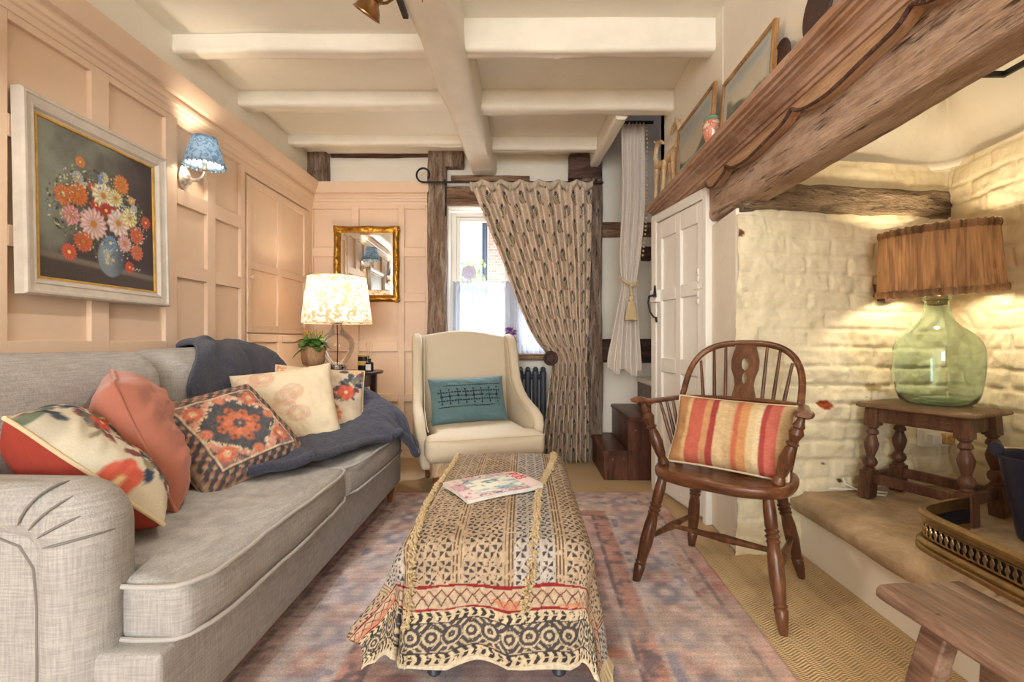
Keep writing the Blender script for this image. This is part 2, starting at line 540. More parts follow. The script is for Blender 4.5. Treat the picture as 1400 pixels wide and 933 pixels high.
M['seam'] = m_fabric('sofa_seam', rgb(132, 126, 122), weave=500, mel=0.3)
M['armchair'] = m_fabric('cream_linen', rgb(216, 200, 174), rgb(196, 180, 154), weave=800, bump=0.15, mel=0.35)
M['coral'] = m_fabric('coral_velvet', rgb(188, 122, 102), rgb(160, 94, 78), weave=500, bump=0.2, mel=0.4, sheen=0.25)
M['teal'] = m_fabric('teal_velvet', rgb(98, 124, 126), rgb(78, 102, 106), weave=500, bump=0.2, mel=0.4, sheen=0.2)
t = NT('charcoal_fleece'); v = t.coords()
n_ = t.noise(v, 90, 4, 0.7); nb_ = t.noise(v, 9, 3)
t.color(t.mix(nb_, t.ramp(n_, [(0.35, rgb(38, 40, 54)), (0.7, rgb(84, 88, 108))]), rgb(60, 64, 84)))
t.bump(n_, 0.9, 0.012); t.rough(0.95); t.spec(0.1); t.p.inputs['Sheen Weight'].default_value = 0.25
M['fleece'] = t.m
M['vfabric'] = m_vcol('printed_fabric', namt=0.12, nscale=300)
M['vrug'] = m_vcol('faded_wool_rug', 0.95, 160, 0.35, 0.5, 260, 0.004)
M['vcloth'] = m_vcol('block_printed_cotton', 0.9, 350, 0.22, 0.5, 420, 0.003)
M['vcurtain'] = m_vcol('printed_curtain_linen', 0.9, 250, 0.15, 0.2, 400, 0.002, transl=0.12)
M['vpaint'] = m_vcol('oil_paint', 0.4, 120, 0.1, 0.35, 120, 0.002, spec=0.4)
M['vbrick'] = m_vcol('painted_brick', 0.7, 30, 0.08, 0.4, 60, 0.006)
M['vplate'] = m_vcol('printed_paper', 0.35, 100, 0.03, 0, spec=0.4)
M['fringe'] = m_fabric('cotton_fringe', rgb(214, 194, 158), rgb(178, 152, 112), weave=300, bump=0.5, mel=0.6)
M['white_cloth'] = m_transl('white_curtain_cotton', rgb(240, 230, 218), 0.2)
M['sheer'] = m_transl('white_sheer', rgb(190, 198, 212), 0.45, transp=0.30)
M['shade_leaf'] = m_transl('leaf_print_shade', rgb(196, 156, 130), 0.62, c2=rgb(250, 240, 226), nscale=26, stops=(0.44, 0.50))
M['shade_white'] = m_transl('white_shade', rgb(250, 240, 222), 0.5)
t_blue = m_transl('blue_shade', rgb(120, 148, 174), 0.34, c2=rgb(172, 192, 208), nscale=50)
M['shade_blue'] = t_blue
M['shade_brown'] = m_transl('brown_pleated_shade', rgb(172, 136, 100), 0.42, c2=rgb(122, 94, 70), nscale=24, stretch=(1, 1, 0.12), stops=(0.4, 0.62))
M['demijohn'] = m_glass('green_glass', rgb(245, 253, 249))
M['clear'] = m_thin_glass('clear_glass', (0.97, 0.97, 0.97, 1), 0.6)
M['pane'] = m_thin_glass('window_glass', (0.98, 0.99, 1, 1), 0.35)
M['mirror'] = m_metal('mirror_glass', rgb(235, 235, 232), 0.015, 0.0, 5, 0)
M['white_plastic'] = m_paint('white_plastic', rgb(238, 232, 220), 0.35, 0.02, 5, 0)
M['black_gloss'] = m_paint('black_gloss', rgb(34, 32, 34), 0.2, 0.1, 5, 0)
M['leaf'] = m_paint('green_leaf', rgb(104, 146, 66), 0.5, 0.3, 30, 0.1)
M['orange_petal'] = m_paint('apricot_petal', rgb(240, 190, 96), 0.6, 0.2, 60, 0)
M['pot'] = m_wood('ribbed_wood_pot', (rgb(150, 106, 72), rgb(188, 142, 102), rgb(208, 168, 128)), 'z', 18, 5, 0.55, 0.2, 0.002)
M['purple'] = m_paint('purple_petal', rgb(150, 84, 160), 0.6, 0.25, 60, 0)
M['rose'] = m_paint('dusty_pink_petal', rgb(206, 138, 142), 0.6, 0.25, 60, 0)
M['stone'] = None
M['paper'] = m_paint('paper', rgb(226, 220, 212), 0.6, 0.08, 60, 0)
M['red_print'] = m_paint('red_print', rgb(196, 52, 58), 0.5, 0.05, 60, 0)
M['cork'] = m_paint('cork', rgb(190, 150, 100), 0.8, 0.2, 60, 0.2)
M['black_trim'] = m_paint('charcoal_stitch', rgb(38, 44, 50), 0.8, 0.1, 60, 0)
# stone hearth
t = NT('hearth_stone'); v = t.coords()
n1 = t.noise(v, 5, 6, 0.7, 0.5); n2 = t.noise(v, 30, 4, 0.7)
t.color(t.mix(t.math('MULTIPLY', n2, 0.5), t.ramp(n1, [(0.3, rgb(150, 126, 98)), (0.55, rgb(198, 172, 138)), (0.75, rgb(218, 196, 164))]), rgb(140, 118, 94)))
t.bump(t.math('ADD', n1, n2), 0.5, 0.012); t.rough(0.75); t.spec(0.25)
M['stone'] = t.m
# jute
t = NT('jute_matting')
tc = t.node('ShaderNodeTexCoord'); sp = t.node('ShaderNodeSeparateXYZ'); t.l.new(tc.outputs['Object'], sp.inputs[0])
x_, y_ = sp.outputs['X'], sp.outputs['Y']
zig = t.math('ABSOLUTE', t.math('SUBTRACT', t.math('FRACT', t.math('MULTIPLY', x_, 13.0)), 0.5))
w_ = t.math('ADD', t.math('MULTIPLY', y_, 560.0), t.math('MULTIPLY', zig, 26.0))
s_ = t.math('MULTIPLY', t.math('ADD', t.math('SINE', w_), 1.0), 0.5)
mp = t.node('ShaderNodeMapping'); mp.inputs['Scale'].default_value = (1, 1, 1); t.l.new(tc.outputs['Object'], mp.inputs['Vector'])
nn_ = t.noise(mp.outputs[0], 60, 3, 0.7); nl_ = t.noise(mp.outputs[0], 3, 3)
c_ = t.ramp(s_, [(0.0, rgb(176, 142, 98)), (0.6, rgb(228, 194, 146)), (1.0, rgb(240, 212, 168))])
c_ = t.mix(t.math('MULTIPLY', nn_, 0.5), c_, rgb(196, 158, 108))
t.color(t.mix(t.math('MULTIPLY', nl_, 0.35), c_, rgb(228, 204, 166)))
t.bump(t.math('ADD', s_, t.math('MULTIPLY', nn_, 0.5)), 0.8, 0.006); t.rough(0.95); t.spec(0.1)
M['jute'] = t.m
# exterior brick
t = NT('outdoor_brick'); v = t.coords(rot=(R(90), 0, 0))
b = t.node('ShaderNodeTexBrick'); t.l.new(v, b.inputs['Vector'])
b.inputs['Scale'].default_value = 4.5; b.inputs['Color1'].default_value = rgb(176, 122, 104); b.inputs['Color2'].default_value = rgb(150, 100, 86); b.inputs['Mortar'].default_value = rgb(196, 180, 168)
t.color(b.outputs['Color']); t.rough(0.9)
M['outbrick'] = t.m
# ================================================================== THE ROOM
def S(o, label=None, cat=None, group=None):
    return tag(o, label, cat, group, 'structure')

XL = -1.83; YB = 4.15; ZC = 2.60

m = MB(); m.box(-1.95, 2.3, -4.4, 4.4, -0.06, 0.0)
S(m.build('floor', M['jute'], smooth=False), 'woven tan jute matting covering the whole floor', 'floor')

m = MB(); m.box(-1.95, XL, -4.4, 4.4, 0, 2.72)
wall_left = S(m.build('wall_left', M['plaster'], smooth=False), 'left wall with pink painted panelling under a white plaster frieze', 'wall')
def panel_field(mb, s0, s1, z0, z1, cols, rows, put):
    """stiles and rails between recessed panels; put(mb, sa, sb, za, zb)"""
    edges = [s0] + [e for c in cols for e in c] + [s1]
    for i in range(0, len(edges), 2):
        if edges[i+1] > edges[i] + 1e-4: put(mb, edges[i], edges[i+1], z0, z1)
    ze = [z0] + [e for r in rows for e in r] + [z1]
    for c in cols:
        for i in range(0, len(ze), 2):
            if ze[i+1] > ze[i] + 1e-4: put(mb, c[0], c[1], ze[i], ze[i+1])
ROWS = [(0.12, 0.48), (0.55, 0.91), (1.0, 1.335), (1.41, 1.72), (1.80, 2.13)]
COLS = [(-1.9, -1.58), (-1.49, -1.17), (-1.08, -0.76), (-0.67, -0.35), (-0.26, 0.06), (0.15, 0.45), (0.52, 0.83), (0.90, 1.22), (1.29, 1.61), (1.69, 2.016), (2.104, 2.435), (2.516, 2.757), (2.83, 3.085)]
m = MB(); m.box(XL - 0.005, XL + 0.004, -2.2, 3.13, 0, 2.2)
panel_field(m, -2.2, 3.13, 0, 2.22, COLS, ROWS, lambda mb, a, b, c, d: mb.box(XL, XL + 0.024, a, b, c, d))
m.box(XL, XL + 0.024, 3.13, 4.14, 2.10, 2.22); m.box(XL, XL + 0.024, 4.05, 4.14, 0, 2.10); m.box(XL, XL + 0.004, 3.13, 4.05, 0, 2.1)
m.box(XL, XL + 0.024, 3.13, 4.05, 0, 0.10)
S(m.build('panelling', M['pink'], wall_left, bevel=0.004))
CORN = [(0.0, 2.16), (0.030, 2.16), (0.034, 2.185), (0.045, 2.19), (0.050, 2.205), (0.060, 2.21), (0.062, 2.228), (0.052, 2.234), (0.052, 2.25), (0.078, 2.256), (0.088, 2.275), (0.112, 2.315), (0.116, 2.335), (0.0, 2.345)]
m = MB(); m.prism([(XL + a, b) for a, b in CORN], -2.2, YB, 'y')
S(m.build('cornice', M['pink'], wall_left, angle=20))

# ---- far wall (with the window opening)
m = MB()
m.box(-1.95, -0.655, YB, 4.40, 0, 2.72); m.box(0.42, 2.3, YB, 4.40, 0, 4.1)
m.box(-0.655, 0.42, YB, 4.40, 0, 0.86); m.box(-0.655, 0.42, YB, 4.40, 2.165, 2.72)
wall_back = S(m.build('wall_back', M['plaster'], smooth=False), 'far white plaster wall with window, oak posts and panelled left end', 'wall')
m = MB(); m.box(-1.83, -0.815, YB - 0.004, YB + 0.01, 0, 2.2)
panel_field(m, -1.83, -0.815, 0, 2.22, [(-1.80, -1.475), (-1.41, -1.075), (-1.02, -0.84)], ROWS, lambda mb, a, b, c, d: mb.box(a, b, YB - 0.026, YB, c, d))
S(m.build('panelling', M['pink'], wall_back, bevel=0.004))
m = MB(); m.prism([(YB - a, b) for a, b in CORN], -1.83, -0.80, 'x')
S(m.build('cornice', M['pink'], wall_back, angle=20))

# ---- ceiling
m = MB(); m.box(-1.95, 1.25, -4.4, 3.17, ZC, ZC + 0.1); m.box(-1.95, 0.60, 3.17, 4.4, ZC, ZC + 0.1)
S(m.build('ceiling', M['ceiling'], smooth=False), 'cream plaster ceiling between white painted beams', 'ceiling')
# great beam running away from the camera, wavy edges
m = beam((-0.545, -2.2, 2.525), (-0.335, 4.16, 2.525), 0.205, 0.21, amp=0.010, n=90, seed=3, rnd=0.022, freq=4)
S(m.build('ceiling_beam', M['beam_paint'], angle=60), 'broad white painted main beam running down the middle of the ceiling', 'ceiling beam')
def joist(x0, x1, y, w, zb, seed, label):
    mm = beam((x0, y, (zb + ZC)/2 + 0.01), (x1, y, (zb + ZC)/2 + 0.01), w, ZC - zb + 0.02, amp=0.006, n=40, seed=seed, rnd=0.012, freq=4)
    return S(mm.build('ceiling_joist', M['beam_paint'], angle=60), label, 'ceiling joist', 'white ceiling joists')
joist(-1.84, -0.42, 2.56, 0.095, 2.512, 11, 'white joist left of the main beam, nearest the camera above the flower painting')
joist(-1.84, -0.40, 3.145, 0.115, 2.512, 12, 'white joist left of the main beam, middle one of three')
joist(-1.84, -0.38, 3.79, 0.085, 2.535, 13, 'white joist left of the main beam, closest to the far wall')
joist(-0.34, 0.97, 2.43, 0.085, 2.44, 14, 'white joist right of the main beam, nearest the camera')
joist(-0.32, 0.97, 3.115, 0.11, 2.474, 15, 'white joist right of the main beam, edging the stair opening')
joist(-0.30, 0.60, 3.81, 0.08, 2.495, 16, 'short white joist right of the main beam, closest to the curtain pole')
m = beam((0.64, 3.17, 2.53), (0.59, 4.16, 2.53), 0.08, 0.15, amp=0.006, n=20, seed=21)
S(m.build('ceiling_trimmer', M['beam_paint'], angle=60), 'white trimmer beam along the left edge of the stair opening', 'ceiling beam')

# ---- oak posts and rails in the far wall
def post(A, B, w, h, seed, label, mat='post', amp=0.008, up=(0, 1, 0), n=40):
    mm = beam(A, B, w, h, up=up, amp=amp, n=n, seed=seed, rnd=0.012, freq=6)
    return S(mm.build('wall_timber', M[mat], angle=60), label, 'wall timber')
post((-0.735, 4.14, 0), (-0.735, 4.14, 2.60), 0.155, 0.16, 31, 'weathered oak post between pink panelling and window')
post((-0.66, 4.12, 2.47), (-0.66, 4.12, 2.62), 0.30, 0.12, 32, 'short wide oak block at the head of the left post', n=10)
post((0.565, 4.13, 0), (0.565, 4.13, 2.52), 0.19, 0.18, 33, 'weathered grey oak post right of the patterned curtain')
post((0.52, 4.10, 2.36), (0.52, 4.10, 2.56), 0.27, 0.14, 34, 'dark oak block at the head of the right post', 'dark_timber', n=10)
post((-0.66, 4.13, 2.235), (0.50, 4.13, 2.235), 0.11, 0.15, 35, 'oak rail across the wall just above the window', 'postx', up=(0, 0, 1))
post((-0.62, 4.14, 2.385), (0.05, 4.14, 2.375), 0.07, 0.055, 36, 'thin oak strip in the plaster above the curtain pole', 'postx', up=(0, 0, 1))
post((-1.755, 4.13, 2.33), (-1.755, 4.13, 2.60), 0.18, 0.10, 37, 'dark oak stub above the panelling in the far left corner', 'post', n=10)
post((-1.65, 4.15, 2.60), (-0.80, 4.15, 2.60), 0.06, 0.05, 38, 'dark wall plate edge under the ceiling above the mirror', 'dark_timber', up=(0, 0, 1), n=20)
post((0.64, 4.15, 1.95), (2.0, 4.15, 1.95), 0.05, 0.13, 39, 'upper oak rail in the staircase wall', 'postx', up=(0, 0, 1))
post((0.55, 4.15, 0.915), (2.0, 4.15, 0.915), 0.06, 0.20, 40, 'lower dark oak rail in the staircase wall', 'dark_timber', up=(0, 0, 1))

# ---- window in the far wall
m = MB()
x0, x1, z0, z1, yf = -0.625, 0.395, 0.885, 2.14, 4.27
m.box(x0 - 0.02, x0 + 0.03, yf, yf + 0.06, z0, z1); m.box(x1 - 0.03, x1 + 0.02, yf, yf + 0.06, z0, z1)
m.box(x0 + 0.03, x1 - 0.03, yf, yf + 0.06, z0, z0 + 0.035); m.box(x0 + 0.03, x1 - 0.03, yf, yf + 0.06, z1 - 0.04, z1)
m.box(-0.135, -0.055, yf - 0.004, yf + 0.06, z0 + 0.035, z1 - 0.04)
win = S(m.build('window_1', M['white_gloss'], bevel=0.006), 'white casement window in the far wall behind the cafe curtain', 'window')
for a, b in ((x0 + 0.032, -0.137), (-0.053, x1 - 0.032)):
    m = MB(); s = 0.034
    m.box(a, a + s, yf + 0.01, yf + 0.05, z0 + 0.037, z1 - 0.042); m.box(b - s, b, yf + 0.01, yf + 0.05, z0 + 0.037, z1 - 0.042)
    m.box(a + s, b - s, yf + 0.01, yf + 0.05, z0 + 0.037, z0 + 0.08); m.box(a + s, b - s, yf + 0.01, yf + 0.05, z1 - 0.08, z1 - 0.042)
    m.box(a + s, b - s, yf + 0.015, yf + 0.045, 1.505, 1.53)
    f = m.build('sash', M['white_gloss'], win, bevel=0.004)
    m = MB(); m.box(a + s - 0.004, b - s + 0.004, yf + 0.028, yf + 0.032, z0 + 0.07, z1 - 0.07)
    m.build('pane', M['pane'], f, smooth=False)
m = MB()   # rounded white plaster reveal round the opening
for xa, xb, za, zb in ((-0.662, -0.640, 0.86, 2.17), (0.405, 0.425, 0.86, 2.17), (-0.66, 0.42, 2.145, 2.172)):
    m.box(xa, xb, YB - 0.012, 4.28, za, zb)
m.build('reveal', M['white_gloss'], win, bevel=0.01)
m = beam((-0.66, 4.16, 0.865), (0.42, 4.16, 0.865), 0.22, 0.055, amp=0.003, n=20, seed=44, rnd=0.01)
m.build('window_sill', M['postx'], win, angle=60)

# ---- what stands outside
m = MB(); m.box(-0.66, 4.5, 9.0, 9.3, -0.2, 2.75)
m.prism([(-0.66, 2.75), (4.5, 2.75), (4.5, 5.0), (0.4, 5.0), (0.1, 4.2), (-0.66, 3.3)], 9.0, 9.3, 'y')
S(m.build('outside_wall', M['outbrick'], smooth=False), 'sunlit red brick house wall seen through the window', 'brick wall')
m = MB(); m.tube([(-0.72, 8.95, 0), (-0.72, 8.95, 3.3)], 0.05, 12)
tag(m.build('drainpipe', M['radiator']), 'grey drainpipe on the corner of the brick house outside the window', 'drainpipe')
m = MB(); m.box(-8, 8, 4.4, 12, -0.25, -0.15)
S(m.build('outside_ground', M['plaster'], smooth=False), 'pale ground outside the window', 'ground')
rng = random.Random(4)
bush = thing('shrub', 'small green shrub outside the window beside the brick house', 'shrub', (-1.0, 8.3, -0.15))
m = MB()
for i in range(420):
    a = rng.uniform(0, 2*PI); rr = 0.35*math.sqrt(rng.random()); z = rng.uniform(0.9, 2.50)
    c = Vector((rr*math.cos(a), rr*math.sin(a), z)); e = Euler((rng.uniform(0, 3), rng.uniform(0, 3), rng.uniform(0, 6)))
    Mx = Matrix.Translation(c) @ e.to_matrix().to_4x4()
    m.add([(-0.05, 0, 0), (0, -0.03, 0.01), (0.06, 0, 0), (0, 0.03, 0.01)], [(0, 1, 2, 3)], Mx)
m.build('foliage', M['leaf'], bush, smooth=False)
m = MB(); m.tube([(0, 0, 0), (0.02, 0, 1.0), (0, 0.03, 2.1)], [0.05, 0.04, 0.02], 8); m.build('trunk', M['benchwood'], bush)

# ---- right-hand side: jamb with the cupboard door, chimney breast, stair enclosure
m = MB()
m.prism([(0.88, 3.35), (1.02, 2.62), (2.3, 2.62), (2.3, 3.33), (1.95, 3.35)], 0, 1.86, 'z')
m.prism([(1.02, 2.625), (1.0, 2.27), (2.3, 2.45), (2.3, 2.625)], 0, 1.63, 'z')
m.box(0.95, 1.22, 2.30, 3.35, 1.86, 2.72); m.box(0.95, 1.22, -4.4, 2.30, 1.90, 2.72); m.box(0.95, 1.1, -4.4, 0.05, 0, 1.9)
m.box(1.0, 2.3, 0.0, 0.15, 0, 1.9)
S(m.build('wall_right', M['plaster'], bevel=0.012), 'right plaster wall and chimney breast above the oak mantel', 'wall')
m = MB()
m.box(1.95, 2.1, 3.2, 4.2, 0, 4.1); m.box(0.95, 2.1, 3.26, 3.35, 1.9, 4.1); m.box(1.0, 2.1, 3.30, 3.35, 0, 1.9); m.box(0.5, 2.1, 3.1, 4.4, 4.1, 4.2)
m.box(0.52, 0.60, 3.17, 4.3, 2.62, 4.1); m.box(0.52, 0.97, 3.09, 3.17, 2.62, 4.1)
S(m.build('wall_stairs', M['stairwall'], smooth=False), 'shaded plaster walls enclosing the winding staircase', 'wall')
m = MB(); m.box(-1.95, 1.1, -4.4, -4.3, 0, 2.72)
S(m.build('wall_rear', M['plaster'], smooth=False), 'rear wall of the room behind the camera', 'wall')

# cupboard door in the jamb
dth = math.atan2(-0.982, 0.188)
door = S(thing('door_1', 'white panelled plank door right of the stairs', 'door', (0.88, 3.35, 0), dth))
m = MB(); y1 = 0.02
m.box(0.155, 0.70, -0.012, y1, 0.03, 1.775)
panel_field(m, 0.155, 0.70, 0.03, 1.775, [(0.215, 0.40), (0.46, 0.645)], [(0.16, 0.80), (0.89, 1.26), (1.335, 1.665)], lambda mb, a, b, c, d: mb.box(a, b, -0.028, y1, c, d))
S(m.build('door_leaf', M['white_gloss'], door, bevel=0.004))
m = MB(); m.box(0.085, 0.15, -0.034, y1, 0, 1.84); m.box(0.705, 0.745, -0.034, y1, 0, 1.84); m.box(0.15, 0.705, -0.034, y1, 1.782, 1.84)
S(m.build('door_frame', M['white_gloss'], door, bevel=0.006))
h = S(MB().box(0.120, 0.205, -0.062, -0.026, 1.255, 1.335).build('rim_lock', M['white_gloss'], door, bevel=0.006))
m = MB()
m.tube([(0.19, -0.064, 1.30), (0.19, -0.10, 1.29), (0.193, -0.108, 1.25), (0.20, -0.10, 1.19), (0.222, -0.085, 1.155), (0.235, -0.075, 1.15), (0.235, -0.07, 1.12)], [0.008, 0.008, 0.006, 0.006, 0.006, 0.009, 0.006], 8)
m.tube([(0.22, -0.075, 1.285), (0.205, -0.068, 1.36)], [0.012, 0.006], 8)
S(m.build('door_handle', M['iron'], door))
m = MB(); m.box(0.615, 0.70, -0.036, -0.026, 1.29, 1.315)
for k in range(5): m.ball((0.665, -0.034, 1.22 + 0.042*k), (0.014, 0.006, 0.02), 8, 6)
S(m.build('hinge', M['white_gloss'], door))

# ---- inglenook: painted brick walls with real relief
def brick_relief(s, z, seed=0, bl=0.235, bh=0.088):
    wob = 0.012*fbm(s*4, z*4, 0, seed + 3, 3)
    zz = (z + wob + 0.012*fbm(s*1.2, 0, 0, seed + 8, 2))/bh
    row = np.floor(zz); fz = zz - row
    off = np.where(row.astype(int) % 2 == 0, 0.0, 0.5) + 0.18*vnoise(row*3.1, 0.5, 0, seed)
    ss = (s + 0.015*fbm(s*5, z*5, 4, seed + 6, 3))/bl + off
    cell = np.floor(ss); fs = ss - cell
    dz = np.minimum(fz, 1 - fz)*bh; ds = np.minimum(fs, 1 - fs)*bl
    mort = np.minimum(sstep(0.0, 0.014, dz), sstep(0.0, 0.014, ds))
    jit = 0.5*vnoise(cell*1.7 + 0.3, row*2.3 + 0.7, 1.0, seed + 11)
    big = fbm(s*2.2, z*2.2, 2, seed + 21, 3)
    rough_ = fbm(s*14, z*14, 2, seed + 25, 4)
    return (mort - 1)*0.0115*np.clip(0.45 + 1.6*fbm(s*1.7, z*1.7, 7, seed + 41, 2), 0.05, 1.3) + jit*0.009 + big*0.026 + rough_*0.015 + 0.003*fbm(s*40, z*40, 1, seed + 55, 3), mort
def path_points(path, step):
    pts = [np.array(p, float) for p in path]; out = []; nrm = []
    for a, b in zip(pts[:-1], pts[1:]):
        L = np.linalg.norm(b - a); k = max(2, int(L/step))
        for i in range(k):
            out.append(a + (b - a)*i/k)
    out.append(pts[-1]); out = np.array(out)
    t = np.gradient(out, axis=0); t /= np.linalg.norm(t, axis=1)[:, None]
    k = np.ones(9)/9
    n = np.stack([t[:, 1], -t[:, 0]], 1)
    return out, n
def smooth_arr(a, k):
    p = np.pad(a, ((k, k), (0, 0)), mode='edge'); c = np.ones(2*k + 1)/(2*k + 1)
    return np.stack([np.convolve(p[:, i], c, 'valid') for i in range(a.shape[1])], 1)
pp, nn = path_points([(0.985, 2.26), (2.13, 2.42), (2.07, 2.0), (2.06, 1.4), (2.05, 0.10)], 0.0085)
pp[40:] = smooth_arr(pp, 5)[40:]
nn = smooth_arr(nn, 8); nn /= np.linalg.norm(nn, axis=1)[:, None]
# room side is towards -Y / -X
nn = np.where((nn @ np.array([-0.6, -1.0]))[:, None] > 0, nn, -nn)
sl = np.concatenate([[0], np.cumsum(np.linalg.norm(np.diff(pp, axis=0), axis=1))])
zz = np.arange(0.0, 1.87, 0.0085)
Sg, Zg = np.meshgrid(sl, zz, indexing='ij')
rel, mort = brick_relief(Sg, Zg, 5)
fade = 1 - 0.6*sstep(1.70, 1.80, Zg)
rel = rel*fade + 0.02*fbm(Sg*3, Zg*6, 0, 77, 3)*sstep(1.68, 1.76, Zg)
out = 0.022 + rel
out = np.where((Sg < 0.10) & (Zg > 1.595), -0.03, out)
P = np.stack([pp[:, None, 0] + nn[:, None, 0]*out, pp[:, None, 1] + nn[:, None, 1]*out, Zg], -1)
P[..., 0] = np.where((Sg < 0.12) & (Zg > 1.59), np.maximum(P[..., 0], 1.04), P[..., 0])
cc = np.ones(P.shape)*np.array([234, 220, 186])/255.
cc = mixc(cc, np.array([216, 198, 158])/255., sstep(0.1, 0.6, fbm(Sg*3, Zg*3, 0, 91, 4))*0.6)
def patch(s0, z0, rs, rz, c, seed):
    global cc
    d = ((Sg - s0)/rs)**2 + ((Zg - z0)/rz)**2 + 0.9*fbm(Sg*30, Zg*30, 0, seed, 3)
    cc = mixc(cc, np.array(c)/255., 1 - sstep(0.5, 0.9, d))
patch(0.43, 0.70, 0.045, 0.028, (150, 66, 34), 1)
patch(0.52, 0.335, 0.022, 0.012, (70, 48, 36), 2); patch(0.44, 0.415, 0.012, 0.010, (96, 62, 44), 3)
patch(0.70, 0.78, 0.05, 0.03, (176, 150, 100), 6); patch(0.62, 0.33, 0.05, 0.012, (190, 168, 120), 7)
patch(0.01, 1.50, 0.02, 0.02, (120, 70, 44), 9)
S(grid_obj('wall_inglenook', P, M['vbrick'], colr=cc, flip=True), 'cream painted rough brick walls inside the inglenook fireplace', 'wall')
# plaster hood of the flue
ring = []
cx, cy = 1.35, 1.25
pc, ncv = smooth_arr(pp, 22)[::6], smooth_arr(nn, 30)[::6]
zs = [1.845, 1.86, 1.88, 2.0, 2.2, 2.45, 2.75]; ins = [-0.02, 0.0, -0.03, 0.03, 0.15, 0.30, 0.46]
H = np.zeros((len(pc), len(zs), 3))
for j, (z, i_) in enumerate(zip(zs, ins)):
    q = pc + ncv*(i_ + 0.02)
    H[:, j, 0] = q[:, 0]; H[:, j, 1] = q[:, 1]; H[:, j, 2] = z
H[..., 0] += 0.006*fbm(H[..., 1]*3, H[..., 2]*3, 0, 5, 3); H[..., 1] += 0.006*fbm(H[..., 0]*3, H[..., 2]*3, 0, 6, 3)
S(grid_obj('flue_hood', H, M['plaster'], flip=True), 'smooth cream plaster flue hood above the inglenook', 'wall')
m = MB(); m.box(1.0, 2.3, 0.0, 2.5, 2.70, 2.75); S(m.build('flue_top', M['plaster'], smooth=False), 'plaster closing the top of the flue', 'ceiling')
m = MB()   # register plate with dark edge
m.box(1.72, 1.93, 1.55, 1.94, 2.085, 2.10)
reg = S(m.build('flue_hatch', M['plaster'], bevel=0.003), 'cream hatch plate with dark metal edge up in the flue', 'hatch')
m = MB(); m.box(1.70, 1.945, 1.94, 1.955, 2.065, 2.105); m.box(1.93, 1.945, 1.55, 1.94, 2.065, 2.105)
m.build('edge_strip', M['iron'], reg, bevel=0.002)
m = beam((1.015, 2.268, 1.675), (2.18, 2.42, 1.665), 0.10, 0.125, amp=0.010, n=60, seed=51, rnd=0.014, freq=9)
S(m.build('inglenook_timber', M['inglebeam'], angle=60), 'cracked weathered timber set in the brick wall above the glass lamp', 'wall timber')
m = beam((1.70, 2.42, 1.245), (1.75, 2.30, 1.225), 0.09, 0.075, amp=0.006, n=12, seed=52)
S(m.build('timber_peg', M['dark_timber'], angle=60), 'dark timber stub poking from the brick beside the brown lampshade', 'timber stub')

# ---- raised hearth
m = MB(); m.box(1.305, 2.3, 0.1, 2.36, 0, 0.2)
kerb = S(m.build('hearth_kerb', M['plaster'], smooth=False), 'white painted kerb wall under the stone hearth', 'hearth')
ny, nx_ = 230, 60
ys = np.linspace(0.1, 2.40, ny)
prof = [(1.325, 0.195)] + [(1.295 + 0.05*(1 - math.cos(0)) - 0.045*math.sin(a)*1.0, 0.243 - 0.045*math.cos(a)) for a in np.linspace(0.1, PI*0.62, 14)] + [(x, 0.29) for x in np.linspace(1.33, 2.22, 44)]
prof = np.array(prof)
Yg, Kg = np.meshgrid(ys, np.arange(len(prof)), indexing='ij')
X = prof[Kg, 0]; Z = prof[Kg, 1]
crack = np.exp(-((Yg - 1.36)/0.008)**2)
Z2 = Z + 0.006*fbm(X*4, Yg*4, 0, 9, 4) - 0.012*crack*sstep(0.2, 0.26, Z)
X2 = X + 0.012*fbm(Yg*3, X*4, 2, 10, 4)*(1 - sstep(1.36, 1.5, X)) + 0.012*crack*(1 - sstep(1.33, 1.42, X))
P = np.stack([X2, Yg, Z2], -1)
S(grid_obj('hearth_slab', P, M['stone']), 'worn brown stone hearth slab with rounded front edge', 'hearth')

# ---- lintel and mantel shelf over the inglenook
m = beam((1.078, -0.5, 1.785), (1.078, 2.63, 1.770), 0.150, 0.25, amp=0.006, n=160, seed=61, rnd=0.016, k=8, freq=7)
S(m.build('lintel_beam', M['lintel'], angle=60), 'massive old oak lintel beam over the inglenook', 'lintel')
m = MB()
prof = [(0.862, 1.918), (0.860, 1.936), (1.0, 1.936), (1.0, 1.842), (0.950, 1.842), (0.948, 1.856), (0.938, 1.858), (0.932, 1.872), (0.918, 1.884), (0.900, 1.889), (0.898, 1.897), (0.884, 1.900), (0.880, 1.910), (0.864, 1.912)]
m.prism(prof, -0.5, 3.41, 'y')
shelf = tag(m.build('mantel_shelf', M['mantel'], angle=25), 'long moulded oak mantel shelf with scalloped apron above the inglenook', 'mantel shelf', None, 'structure')
